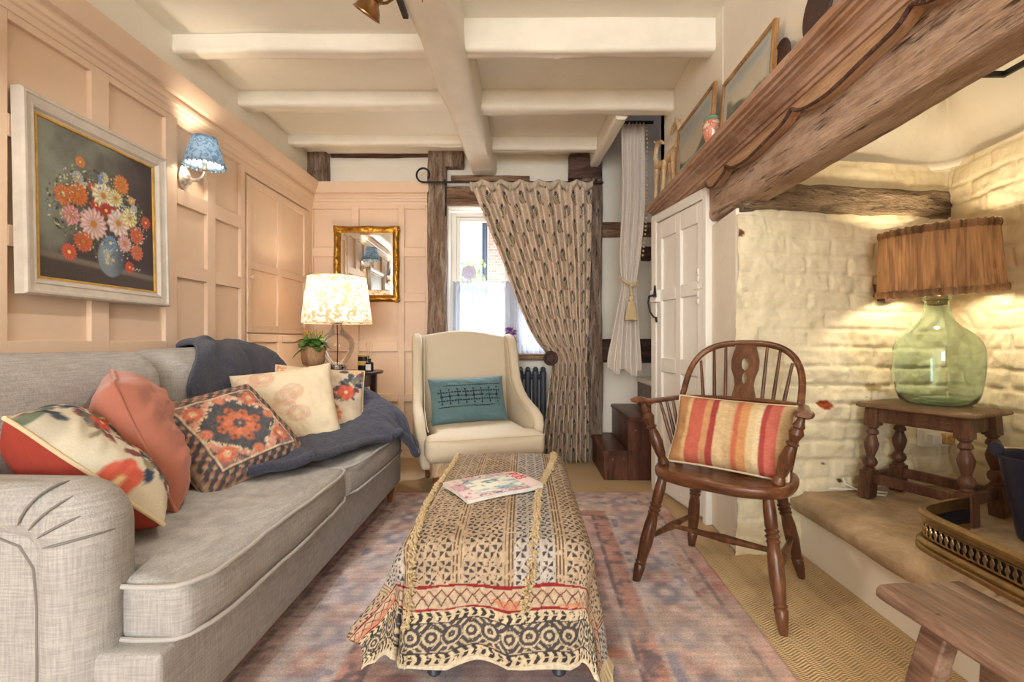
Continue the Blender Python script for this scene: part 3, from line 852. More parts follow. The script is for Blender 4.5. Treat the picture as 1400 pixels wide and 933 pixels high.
# scalloped apron board
def scallop(y):
    c = [3.0, 2.54, 2.29, 1.73, 1.19, 0.64, 0.10, -0.45, -1.0]
    for a, b in zip(c[:-1], c[1:]):
        if b <= y <= a:
            t = (a - y)/(a - b)
            return 1.815 - 0.037*(math.sin(PI*t)**0.75)*(0.9 + 0.2*math.sin(2*PI*t)) + 0.014*math.exp(-(t/0.06)**2) + 0.014*math.exp(-((1-t)/0.06)**2)
    return 1.8
ysc = np.linspace(-0.5, 2.545, 240)
poly = [(y, scallop(y)) for y in ysc] + [(2.545, 1.85), (-0.5, 1.85)]
m = MB(); m.prism(poly, 0.958, 0.998, 'x')
ap_ = m.build('scalloped_apron', M['scallop_edge'], shelf, angle=30)
m = MB(); m.tube([(0.958, y, scallop(y) + 0.003) for y in np.linspace(-0.5, 2.545, 420)], 0.0065, 6); m.build('dark_edge_line', M['dark_timber'], ap_, angle=180)  # dark line added for the shade and dirt along the scalloped edge
# ================================================================== PAINTED PATTERNS (numpy pictures that become mesh colours)
def C8(*c): return np.array(c, float)/255.0
class Pic:
    def __init__(self, w, h, c):
        self.a = np.ones((h, w, 3))*C8(*c); self.h, self.w = h, w
        self.Y, self.X = np.mgrid[0:h, 0:w].astype(float)
        self.X = (self.X + 0.5)/w; self.Y = 1 - (self.Y + 0.5)/h
        self.asp = w/h
    def dist(self, x, y, ang=0.0, sx=1.0, sy=1.0):
        dx = (self.X - x)*self.asp; dy = self.Y - y
        c, s = math.cos(ang), math.sin(ang)
        u = (dx*c + dy*s)/sx; v = (-dx*s + dy*c)/sy
        return u, v
    def blend(self, mask, c):
        self.a = mixc(self.a, c if isinstance(c, np.ndarray) else C8(*c), np.clip(mask, 0, 1))
    def local(self, x, y, r):
        x0 = max(0, int((x - r/self.asp)*self.w)); x1 = min(self.w, int((x + r/self.asp)*self.w) + 2)
        y0 = max(0, int((1 - y - r)*self.h)); y1 = min(self.h, int((1 - y + r)*self.h) + 2)
        return slice(y0, y1), slice(x0, x1)
    def ell(self, x, y, sx, sy, c, ang=0.0, soft=0.15):
        sl = self.local(x, y, max(sx, sy)*1.3)
        dx = (self.X[sl] - x)*self.asp; dy = self.Y[sl] - y
        co, s = math.cos(ang), math.sin(ang)
        d = np.sqrt(((dx*co + dy*s)/sx)**2 + ((-dx*s + dy*co)/sy)**2)
        mk = 1 - sstep(1 - soft, 1 + soft, d)
        self.a[sl] = mixc(self.a[sl], C8(*c), mk)
    def flower(self, x, y, r, c, cen, n=9, ph=0.0, c2=None):
        sl = self.local(x, y, r*1.3)
        dx = (self.X[sl] - x)*self.asp; dy = self.Y[sl] - y
        d = np.hypot(dx, dy)/r; th = np.arctan2(dy, dx) + ph
        edge = 0.90 + 0.09*np.cos(n*th) + 0.06*fbm(self.X[sl]*60, self.Y[sl]*60, 0, int(x*1000), 2)
        mk = 1 - sstep(edge - 0.12, edge + 0.06, d)
        strk = 0.5 + 0.5*np.cos(n*th + 2.5*d)
        c = C8(*c); c2 = C8(*c2) if c2 else c*0.68
        colr = mixc(c2, c, np.clip(0.35 + 0.65*strk*sstep(0.1, 0.7, d) + 0.25*fbm(self.X[sl]*90, self.Y[sl]*90, 0, 7, 2), 0, 1))
        self.a[sl] = mixc(self.a[sl], colr, mk)
        mk2 = 1 - sstep(0.16, 0.26, d)
        self.a[sl] = mixc(self.a[sl], C8(*cen), mk2)

def flower_painting():
    rg = random.Random(11)
    p = Pic(420, 440, (84, 82, 74))
    n = fbm(p.X*3, p.Y*3, 0, 3, 5)
    p.a = mixc(C8(66, 60, 58), C8(132, 136, 124), sstep(-0.5, 0.6, n - (p.X - 0.25)*1.2 + (p.Y - 0.55)*0.9))
    p.a = mixc(p.a, C8(58, 46, 54), sstep(0.45, 1.0, p.X)*0.7)
    tb = sstep(0.17, 0.15, p.Y + 0.04*p.X)
    p.blend(sstep(0.185, 0.165, p.Y + 0.05*p.X), C8(112, 104, 92)); p.blend(sstep(0.15, 0.12, p.Y + 0.05*p.X), C8(70, 62, 58))
    for i in range(420):   # foliage dabs
        a = rg.uniform(0, 2*PI); rr = math.sqrt(rg.random())
        x = 0.5 + 0.43*rr*math.cos(a); y = 0.50 + 0.30*rr*math.sin(a)
        c = rg.choice([(70, 78, 54), (96, 102, 70), (54, 60, 48), (150, 150, 118), (186, 184, 160), (84, 90, 84)])
        p.ell(x, y, rg.uniform(0.006, 0.02), rg.uniform(0.004, 0.009), c, rg.uniform(0, PI), 0.4)
    # vase
    u, v = p.dist(0.57, 0.20, 0, 0.115, 0.135)
    d = np.sqrt(u*u + np.where(v > 0, v*0.9, v)**2)
    vase = mixc(C8(120, 134, 146), C8(74, 84, 96), sstep(-0.2, 1.0, u)); vase = mixc(vase, C8(178, 182, 176), np.exp(-((u + 0.3)/0.3)**2 - ((v - 0.2)/0.4)**2)*0.8)
    p.a = mixc(p.a, vase, 1 - sstep(0.92, 1.05, d))
    for i in range(26):
        p.ell(0.545 + rg.uniform(-.05, .05), 0.215 + rg.uniform(-.06, .06), 0.012, 0.006, rg.choice([(196, 188, 160), (90, 96, 110), (170, 160, 130)]), rg.uniform(0, PI), 0.4)
    F = [(0.34, 0.78, 0.035, (232, 140, 70)), (0.66, 0.735, 0.065, (226, 128, 60)), (0.22, 0.545, 0.062, (222, 116, 56)), (0.32, 0.575, 0.07, (214, 108, 48)), (0.51, 0.62, 0.085, (244, 232, 190)), (0.61, 0.63, 0.06, (226, 214, 150)),
         (0.73, 0.53, 0.065, (244, 228, 150)), (0.43, 0.42, 0.098, (240, 196, 190)), (0.27, 0.44, 0.06, (226, 150, 150)), (0.63, 0.47, 0.09, (244, 218, 204)), (0.53, 0.53, 0.05, (176, 44, 36)), (0.45, 0.545, 0.04, (196, 52, 40)), (0.60, 0.53, 0.04, (190, 60, 40)),
         (0.35, 0.295, 0.065, (216, 92, 50)), (0.25, 0.215, 0.05, (222, 86, 60)), (0.79, 0.42, 0.06, (220, 96, 66)), (0.79, 0.30, 0.055, (224, 104, 70)), (0.88, 0.53, 0.045, (216, 76, 60)), (0.72, 0.19, 0.04, (214, 70, 52)),
         (0.56, 0.325, 0.05, (110, 150, 196)), (0.68, 0.345, 0.058, (228, 170, 172)), (0.13, 0.46, 0.035, (130, 148, 152)), (0.32, 0.68, 0.04, (176, 180, 178)), (0.52, 0.74, 0.035, (206, 208, 170)), (0.49, 0.72, 0.02, (110, 136, 176)), (0.77, 0.60, 0.03, (176, 190, 206)), (0.35, 0.64, 0.03, (222, 216, 200)), (0.42, 0.65, 0.03, (190, 80, 40)), (0.75, 0.65, 0.03, (232, 176, 110))]
    F = [(0.5 + (x - 0.5)*1.10, 0.46 + (y - 0.46)*1.10, r, tuple(int(q*0.86 + 24) for q in c)) for x, y, r, c in F]
    rg.shuffle(F)
    F.sort(key=lambda f: f[2] if f[2] < .08 else 0.05)
    for x, y, r, c in F:
        p.flower(x, y, r*1.22, c, (188, 120, 40) if r > 0.05 else (230, 190, 90), rg.choice([11, 13, 14, 16]), rg.uniform(0, 6))
    for i in range(260):
        a = rg.uniform(0, 2*PI); rr = 0.55 + 0.45*rg.random()
        p.ell(0.5 + 0.44*rr*math.cos(a), 0.50 + 0.32*rr*math.sin(a), rg.uniform(0.004, 0.011), rg.uniform(0.003, 0.006), rg.choice([(150, 146, 118), (196, 192, 168), (118, 120, 92), (90, 98, 76), (210, 206, 190)]), rg.uniform(0, PI), 0.5)
    for i in range(30):
        x = 0.7 + rg.uniform(-.12, .12); y = 0.58 + rg.uniform(-.05, .05)
        p.ell(x, y, 0.008, 0.005, rg.choice([(190, 204, 214), (224, 226, 226), (120, 150, 180)]), rg.uniform(0, PI), 0.4)
    for i in range(20): p.ell(0.49 + rg.uniform(-.02, .02), 0.72 + rg.uniform(-.07, .08), 0.008, 0.006, (104, 130, 180), rg.uniform(0, PI), 0.4)
    for k in range(7): p.ell(0.77 + 0.013*k, 0.155 + 0.006*math.sin(k*2.2), 0.008, 0.003, (226, 220, 210), 0.9 if k % 2 else -0.5)
    return p.a

# ---- cupboard doors in the panelling
def wall_cupboard(name, label, y0, y1, z0, z1, cols, rows):
    d = S(thing(name, label, 'cupboard door', (XL, (y0 + y1)/2, z0)))
    m = MB(); m.box(XL + 0.003, XL + 0.012, y0, y1, z0, z1)
    panel_field(m, y0, y1, z0, z1, cols, rows, lambda mb, a, b, c, e: mb.box(XL + 0.004, XL + 0.026, a, b, c, e))
    S(m.build('door_leaf', M['pink'], d, True, bevel=0.004))
    return d
cd = wall_cupboard('door_2', 'tall pink upper cupboard door in the panelling behind the glass lamp', 3.155, 4.04, 1.056, 2.085, [(3.20, 3.545), (3.61, 3.975)], [(1.11, 1.48), (1.535, 2.03)])
m = MB()
for z in (1.25, 1.9): m.tube([(XL + 0.03, 3.146, z), (XL + 0.03, 3.146, z + 0.07)], 0.007, 8)
m.tube([(XL + 0.03, 4.046, 1.3), (XL + 0.03, 4.046, 1.37)], 0.007, 8)
S(m.build('hinge', M['pink'], cd, True))
m = MB(); m.lathe([(0.004, 0), (0.006, 0.015), (0.014, 0.02), (0.014, 0.03), (0.003, 0.035)], 12, Matrix.Translation((XL + 0.024, 3.18, 1.42)) @ Matrix.Rotation(R(90), 4, 'Y'))
S(m.build('knob', M['pink'], cd, True))
wall_cupboard('door_3', 'lower pink cupboard door in the panelling behind the sofa end', 3.155, 4.04, 0.11, 1.048, [(3.20, 3.545), (3.61, 3.975)], [(0.17, 0.52), (0.58, 0.99)])

# ---- flower painting
pw, ph = 0.695, 0.735
pt = thing('framed_painting', 'large flower painting in a silver grey frame on the pink panelling', 'painting', (XL + 0.032, 2.045, 1.535), R(90))
# local x -> along the wall (away from camera), local -y -> into the room
def picture_frame(parent, w, h, prof, mat, name='frame', y0=0.0):
    """prof: list of (inset from outer edge, depth towards viewer)"""
    m = MB(); rings = []
    for ins, d in prof:
        a, b = w/2 - ins, h/2 - ins
        rings.append([(-a, y0 - d, -b), (a, y0 - d, -b), (a, y0 - d, b), (-a, y0 - d, b)])
    m.loft(rings, caps=False)
    n = len(prof) - 1
    m.f.append([0, 1, 2, 3])
    return m.build(name, mat, parent, angle=15)
picture_frame(pt, pw, ph, [(0, 0.0), (0, 0.035), (0.006, 0.042), (0.014, 0.042), (0.018, 0.036), (0.040, 0.030), (0.044, 0.034), (0.050, 0.032), (0.058, 0.020), (0.066, 0.018)], M['silver_frame'])
picture_frame(pt, pw - 0.13, ph - 0.13, [(-0.002, 0.010), (-0.002, 0.021), (0.006, 0.021), (0.008, 0.012)], M['gold_line'], 'gold_slip')
img = flower_painting()
nu = 330
u, v = np.meshgrid(np.linspace(0, 1, nu), np.linspace(0, 1, nu), indexing='ij')
cw, ch = pw - 0.136, ph - 0.136
P = np.stack([(u - .5)*cw, np.full_like(u, -0.014), (v - .5)*ch], -1)
grid_obj('canvas', P, M['vpaint'], pt, colr=sample(img, u, v))
pt.rotation_euler = (R(-1.2), 0, R(90))

# ---- wall lamps
def wall_lamp(label, loc):
    t = thing('wall_lamp', label, 'wall lamp', loc, R(90), 'blue shaded wall lamps')
    Mx = Matrix.Rotation(R(90), 4, 'X')
    m = MB(); m.lathe([(0.003, -0.004), (0.048, -0.002), (0.050, 0.006), (0.040, 0.012), (0.034, 0.020), (0.018, 0.028), (0.006, 0.034)], 20, Matrix.Diagonal((0.8, 1, 1.35, 1)) @ Mx)
    m.build('wall_plate', M['plated'], t)
    m = MB()
    m.tube([(0, -0.02, 0.0), (0, -0.05, -0.016), (0, -0.085, -0.012), (0, -0.108, 0.010), (0, -0.112, 0.030)], [0.010, 0.008, 0.009, 0.011, 0.012], 10)
    m.tube([(0, -0.02, 0.0), (0.0, -0.035, -0.035), (0, -0.05, -0.016)], [0.006, 0.007, 0.005], 8)
    m.build('arm', M['plated'], t)
    m = MB(); m.lathe([(0.012, 0), (0.026, 0.006), (0.026, 0.010), (0.014, 0.014), (0.013, 0.05)], 16, Matrix.Translation((0, -0.112, 0.028)))
    m.build('lamp_holder', M['plated'], t)
    m = MB(); m.ball((0, -0.112, 0.10), (0.018, 0.018, 0.026), 12, 8)
    m.build('bulb', M['bulb'], t)
    N = 40; prof = [(0.098, 0.062), (0.0585, 0.212)]
    rings = []
    for k in range(7):
        f = k/6; r = 0.098 + (0.056 - 0.098)*f; z = 0.062 + 0.150*f
        rings.append([((r + 0.0012*math.cos(20*a*2))*math.cos(a), -0.112 + (r + 0.0012*math.cos(40*a))*math.sin(a), z) for a in np.linspace(0, 2*PI, 81)[:-1]])
    m = MB(); m.loft(rings, caps=False)
    sh = m.build('lamp_shade', M['shade_blue'], t, solid=0.0015, angle=180)
    m = MB()
    for k in range(26):
        a = 2*PI*k/26; m.ball((0.098*math.cos(a), -0.112 + 0.098*math.sin(a), 0.060), 0.006, 6, 4)
    m.build('shade_trim', M['shade_blue'], sh)
    l = light('wall_lamp_light', 'POINT', (0, -0.112, 0.135), 4.0, (1.0, 0.84, 0.64), radius=0.03)
    l.parent = t
    return t
t = NT('plated_silver'); v = t.coords(); n = t.noise(v, 60, 3)
t.color(t.ramp(n, [(0.35, rgb(176, 160, 142)), (0.65, rgb(232, 226, 216))])); t.metal(0.6); t.rough(0.3); M['plated'] = t.m
t = NT('lit_bulb'); t.color((1, 0.9, 0.7, 1)); t.p.inputs['Emission Color'].default_value = (1, 0.80, 0.52, 1); t.p.inputs['Emission Strength'].default_value = 6.0; M['bulb'] = t.m
wall_lamp('small blue shaded wall lamp on the panelling right of the flower painting', (XL + 0.012, 2.58, 1.875))
wall_lamp('blue shaded wall lamp left of the flower painting, seen only in the gilt mirror', (XL + 0.012, 1.34, 1.875))

# ---- gilt mirror on the far panelling
mw, mh = 0.545, 0.635
mi = thing('gilt_mirror', 'small rectangular mirror in ornate gilt frame on the far panelling', 'mirror', (-1.335, YB - 0.034, 1.655), R(1.2))
prof = [(0, 0.0), (-0.004, 0.018), (0.010, 0.034), (0.026, 0.036), (0.038, 0.024), (0.050, 0.016), (0.054, 0.012)]
m = MB(); rings = []
for ins, d in prof:
    a, b = mw/2 - ins, mh/2 - ins; r = []
    n = 24
    for k in range(n): r.append((-a + 2*a*k/n, -d, -b))
    for k in range(n): r.append((a, -d, -b + 2*b*k/n))
    for k in range(n): r.append((a - 2*a*k/n, -d, b))
    for k in range(n): r.append((-a, -d, b - 2*b*k/n))
    if ins < 0.03:
        r = [(x*(1 + 0.010*math.cos(4*PI*z/mh)*(abs(x) > a*.98)), y - 0.003*math.sin(60*(x + z)), z*(1 + 0.010*math.cos(4*PI*x/mw)*(abs(z) > b*.98))) for x, y, z in r]
    rings.append(r)
m.loft(rings, caps=False)
fr = m.build('frame', M['gilt'], mi, angle=50)
for sx in (-1, 1):
    for sz in (-1, 1):
        m = MB()
        for k in range(9):
            a = k*0.75; rr = 0.008 + 0.0035*k
            m.ball((sx*(mw/2 - 0.022) + rr*math.cos(a)*0.8, -0.030, sz*(mh/2 - 0.022) + rr*math.sin(a)*0.8), (0.010, 0.008, 0.010), 8, 6)
        m.build('corner_ornament', M['gilt'], fr)
for s in (-1, 1):
    m = MB(); m2 = MB()
    for k in range(7):
        m.ball(((k - 3)*0.017, -0.032, s*(mh/2 - 0.016 + 0.004*math.cos(k - 3))), (0.010, 0.008, 0.012 - 0.0016*abs(k - 3)), 8, 6)
        m2.ball((s*(mw/2 - 0.016), -0.032, (k - 3)*0.019), (0.012 - 0.0016*abs(k - 3), 0.008, 0.010), 8, 6)
    m.build('carved_ornament', M['gilt'], fr); m2.build('carved_ornament', M['gilt'], fr)
m = MB(); a, b = mw/2 - 0.048, mh/2 - 0.048; c = 0.022
m.loft([[(-a, -0.011, -b), (a, -0.011, -b), (a, -0.011, b), (-a, -0.011, b)], [(-a + c, -0.0135, -b + c), (a - c, -0.0135, -b + c), (a - c, -0.0135, b - c), (-a + c, -0.0135, b - c)]], caps=False)
m.f.append([4, 5, 6, 7])
m.build('glass', M['mirror'], mi, smooth=False)

# ================================================================== SOFA
sofa = thing('sofa', 'long pale grey linen sofa with scroll arms along the panelled wall', 'sofa', (-1.25, 2.02, 0))
def rbox(x0, x1, y0, y1, z0, z1, nx=24, ny=24, nz=8, r=0.05, bulge=(0, 0, 0), seed=0, amp=0.0, power=None):
    """rounded soft box as closed grid: returns (V,F)"""
    # sphere-like mapping of six faces
    V = []; F = []; b = 0
    cx, cy, cz = (x0+x1)/2, (y0+y1)/2, (z0+z1)/2; hx, hy, hz = (x1-x0)/2, (y1-y0)/2, (z1-z0)/2
    def cl(n, h):   # spacing: denser near edges
        t = np.linspace(-1, 1, n); e = min(r/h, 0.95)
        k = np.sign(t)*np.where(np.abs(t) < 0.7, np.abs(t)/0.7*(1-e), (1-e) + e*(1-np.cos((np.abs(t)-0.7)/0.3*PI/2)) if False else (1-e) + e*(np.abs(t)-0.7)/0.3)
        return k
    ux, uy, uz = cl(nx, hx), cl(ny, hy), cl(nz, hz)
    faces = [('z', 1), ('z', -1), ('x', 1), ('x', -1), ('y', 1), ('y', -1)]
    for ax, s in faces:
        if ax == 'z': A, B = np.meshgrid(ux, uy, indexing='ij'); Q = np.stack([A, B, np.full_like(A, s)], -1)
        elif ax == 'x': A, B = np.meshgrid(uy, uz, indexing='ij'); Q = np.stack([np.full_like(A, s), A, B], -1)
        else: A, B = np.meshgrid(uz, ux, indexing='ij'); Q = np.stack([B, np.full_like(A, s), A], -1)
        p = Q*np.array([hx, hy, hz])
        core = np.clip(p, -np.array([hx-r, hy-r, hz-r]), np.array([hx-r, hy-r, hz-r]))
        d = p - core; L = np.linalg.norm(d, axis=-1, keepdims=True); L[L == 0] = 1
        # normalise in the rounded zone
        m_ = np.max(np.abs(d), axis=-1, keepdims=True)
        p2 = core + d/L*np.minimum(m_, r)*1.0
        q = p2/np.array([hx, hy, hz])
        fx, fy, fz = 1 - np.abs(q[..., 0])**3, 1 - np.abs(q[..., 1])**3, 1 - np.abs(q[..., 2])**2
        p2[..., 0] += np.sign(q[..., 0])*bulge[0]*fy*fz*np.abs(q[..., 0])**2
        p2[..., 1] += np.sign(q[..., 1])*bulge[1]*fx*fz*np.abs(q[..., 1])**2
        p2[..., 2] += np.sign(q[..., 2])*bulge[2]*fx*fy*np.abs(q[..., 2])
        p2 = p2 + np.array([cx, cy, cz])
        f = grid_faces(*A.shape, base=b)
        if s < 0: f = f[:, ::-1]
        V.append(p2.reshape(-1, 3)); F.append(f); b += A.size
    V = np.concatenate(V); F = np.concatenate(F)
    if amp:
        n = np.stack([fbm(V[:, 0]*6, V[:, 1]*6, V[:, 2]*6, seed + i, 4) for i in range(3)], -1)
        V = V + n*amp
    return V, F
def soft(name, mat, parent, box, world=True, xf=None, **kw):
    V, F = rbox(*box, **kw)
    if xf is not None: V = xf(V)
    me = raw_mesh(name, V, F)
    bm = bmesh.new(); bm.from_mesh(me); bmesh.ops.remove_doubles(bm, verts=bm.verts, dist=0.0004); bmesh.ops.recalc_face_normals(bm, faces=bm.faces); bm.to_mesh(me); bm.free()
    return finish(me, name, mat, parent, world, angle=180)
SX0, SX1 = -1.79, -0.775
soft('seat_frame', M['sofa'], sofa, (SX0 + 0.02, SX1 + 0.006, 1.02, 3.02, 0.122, 0.335), nx=20, ny=40, nz=8, r=0.014, bulge=(0.01, 0, 0), seed=2, amp=0.002)
# arms: English scroll arm, rounded over at the front
def sofa_arm(y0, y1, outward):
    outl = [(-1.75, 0.135), (-0.900, 0.135), (-0.893, 0.45)]
    for k in range(9):
        a = k/8*PI/2; outl.append((-1.005 + 0.112*math.cos(a), 0.585 + 0.112*math.sin(a)))
    outl += [(-1.2, 0.70), (-1.4, 0.705), (-1.6, 0.70), (-1.75, 0.695)]
    # cross rings through thickness with rounded edges
    cxy = np.array(outl); cen = np.array([-1.3, 0.42])
    rings = []
    y0i, y1i = (y0 + 0.012, y1) if outward < 0 else (y0, y1 - 0.012)
    w = y1i - y0i
    offs = []
    for k in range(13):
        a = PI*k/12
        yy = (y0i + y1i)/2 - math.cos(a)*w/2
        inset = 0.070*(1 - math.sin(a)**0.75)
        offs.append((yy, inset))
    # offset inward by normals
    t = np.roll(cxy, -1, 0) - np.roll(cxy, 1, 0); t[0] = (1, 0); t[-1] = (-1, 0)
    n = np.stack([t[:, 1], -t[:, 0]], 1); n /= np.linalg.norm(n, axis=1)[:, None]
    n[0] = (0, 0); n[1] = (1, 0); n[-1] = (0, 1)
    for yy, ins in offs:
        q = cxy - n*ins
        rings.append([(x, yy, z) for x, z in q])
    m = MB(); m.loft(rings, caps=True)
    a = m.build('arm', M['sofa'], sofa, True, angle=75)
    # rolled top: thin roll along the arm that widens over the front
    ym = (y0 + y1)/2
    yb = y0 + 0.036 if outward < 0 else y1 - 0.036
    yc = ym
    pts = [(-1.74, yb, 0.655), (-1.5, yb, 0.662), (-1.25, yb, 0.660), (-1.10, yb - outward*0.010, 0.650), (-1.05, yb - outward*0.022, 0.638)]; rads = [0.046, 0.046, 0.047, 0.052, 0.060]
    for k in range(1, 7):
        q = k/6*PI/2; pts.append((-1.05 + 0.082*math.sin(q), yb - outward*(0.022 + 0.02*k/6) if abs(yb - ym) > 0.0 else ym, 0.556 + 0.082*math.cos(q))); rads.append(0.060 + 0.016*k/6)
    pts += [(-0.967, yb - outward*0.042, 0.45), (-0.968, yb - outward*0.042, 0.25), (-0.969, yb - outward*0.042, 0.14)]; rads += [0.076, 0.074, 0.072]
    m = MB(); m.tube(pts, rads, 24, up=(0, 1, 0))
    yc = yb - outward*0.034
    r_ = m.build('arm_roll', M['sofa'], a, True, angle=180)
    # pleats on the scroll and piping round the outer panel
    m = MB(); yo = y0 - 0.003 if outward < 0 else y1 + 0.003
    for q in (0.30, 0.62, 0.95, 1.28):
        base = Vector((-1.05, 0, 0.540)); pr = []
        for k in range(9):
            e = (k/8)*2.1 - 0.15
            f_ = q/(PI/2); rr_ = 0.0625 + 0.014*f_; yc = yb - outward*(0.022 + 0.02*f_); rad = 0.082 + (rr_ + 0.001)*math.sin(e)
            yy = yc + outward*(rr_ + 0.001)*math.cos(e)
            pr.append((-1.05 + rad*math.sin(q + 0.10*k/8), yy, 0.556 + rad*math.cos(q + 0.10*k/8)))
        m.tube(pr, [0.0012] + [0.0028]*7 + [0.001], 6)
    m.build('pleats', M['seam'], r_, True)
    m = MB()
    pp_ = [(-1.75, 0.60), (-1.3, 0.605), (-1.09, 0.595), (-1.04, 0.575), (-1.012, 0.53), (-1.005, 0.45), (-1.005, 0.15)]
    m.tube([(x, (y0 + 0.012 if outward < 0 else y1 - 0.012), z) for x, z in pp_], 0.003, 6)
    m.build('piping', M['seam'], a, True)
    return a
sofa_arm(0.985, 1.150, -1)
sofa_arm(2.885, 3.045, 1)
# back
def lean(x_base, zb, k):
    def f(V):
        V = V.copy(); V[:, 0] -= (V[:, 2] - zb)*k; return V
    return f
soft('back_frame', M['sofa'], sofa, (SX0 + 0.0, -1.62, 1.06, 2.99, 0.14, 0.90), nx=10, ny=40, nz=16, r=0.05, seed=3, amp=0.003)
soft('back_cushion', M['sofa'], sofa, (-1.70, -1.415, 1.10, 2.005, 0.42, 0.955), nx=16, ny=36, nz=26, r=0.105, bulge=(0.03, 0.0, 0.006), seed=4, amp=0.006, xf=lean(0, 0.42, 0.12))
soft('back_cushion', M['sofa'], sofa, (-1.70, -1.415, 2.02, 2.94, 0.42, 0.960), nx=16, ny=36, nz=26, r=0.105, bulge=(0.03, 0.0, 0.006), seed=5, amp=0.006, xf=lean(0, 0.42, 0.12))
def cushion_top(V, seed, y0, y1):
    return V
def seat_cushion(y0, y1, tabs, seed):
    """seat cushion; tab: extra lug in front of the arm"""
    V, F = rbox(-1.50, -0.735, y0, y1, 0.325, 0.462, nx=34, ny=44, nz=9, r=0.030, bulge=(0.012, 0.0, 0.030), seed=seed, amp=0.0)
    t = (V[:, 0] + 1.50)/(0.765)
    # T shape: only the part in front of the arm reaches past it
    lo, hi = tabs
    fr = sstep(-0.915, -0.885, V[:, 0])
    if lo: V[:, 1] = np.where(V[:, 1] < (y0+y1)/2, V[:, 1] + (1-fr)*lo*np.clip(((y0+y1)/2 - V[:, 1])/((y1-y0)/2), 0, 1), V[:, 1])
    if hi: V[:, 1] = np.where(V[:, 1] > (y0+y1)/2, V[:, 1] - (1-fr)*hi*np.clip((V[:, 1] - (y0+y1)/2)/((y1-y0)/2), 0, 1), V[:, 1])
    top = sstep(0.40, 0.46, V[:, 2])
    V[:, 2] += top*(0.020*fbm(V[:, 0]*4, V[:, 1]*3, 0, seed, 4) + 0.006*fbm(V[:, 0]*14, V[:, 1]*14, 0, seed + 2, 3))
    fx = sstep(-0.80, -0.74, V[:, 0])
    V[:, 0] += fx*(0.010*fbm(V[:, 1]*7, V[:, 2]*7, 1, seed + 4, 4) - 0.02*np.abs((V[:, 1] - (y0+y1)/2)/((y1-y0)/2))**4)
    me = raw_mesh('seat_cushion', V, F)
    bm = bmesh.new(); bm.from_mesh(me); bmesh.ops.remove_doubles(bm, verts=bm.verts, dist=0.0004); bmesh.ops.recalc_face_normals(bm, faces=bm.faces); bm.to_mesh(me); bm.free()
    o = finish(me, 'seat_cushion', M['sofa'], sofa, True, angle=180)
    m = MB()
    for z, e in ((0.455, 0.0), (0.338, 0.004)):
        pts = []
        if lo:
            pts += [(-0.902, y0 + 0.004, z), (-0.86, y0 - 0.001, z), (-0.80, y0 + 0.0, z)]
            pts += [(-0.775, y0 + 0.004, z), (-0.755, y0 + 0.02, z)]
        else:
            pts += [(-0.85, y0 + 0.0, z), (-0.80, y0 + 0.001, z), (-0.765, y0 + 0.012, z)]
        for k in range(1, 24):
            y = y0 + 0.03 + (y1 - y0 - 0.06)*k/24
            x = -0.731 + 0.010*fbm(y*7, z*7, 1, seed + 4, 4) - 0.02*abs((y - (y0+y1)/2)/((y1-y0)/2))**4 + 0.004
            pts.append((float(x), y, z + 0.006*float(fbm(y*4, z*9, 0, seed + 9, 2))))
        pts += [(-0.755, y1 - 0.02, z), (-0.775, y1 - 0.004, z), (-0.86, y1, z)]
        m.tube(pts, 0.0058, 8)
    m.build('piping', M['sofa_pipe'], o, True)
seat_cushion(1.068, 2.055, (0.085, 0), 41)
seat_cushion(2.062, 2.965, (0, 0.085), 57)
for x, y in ((-0.82, 1.08), (-0.82, 2.96), (-1.70, 1.08), (-1.70, 2.96)):
    m = MB(); m.lathe([(0.012, 0), (0.014, 0.012), (0.018, 0.05), (0.028, 0.09), (0.032, 0.112), (0.028, 0.122), (0.032, 0.140)], 16, Matrix.Translation((x, y, 0)))
    m.build('leg', M['legwood'], sofa, True)

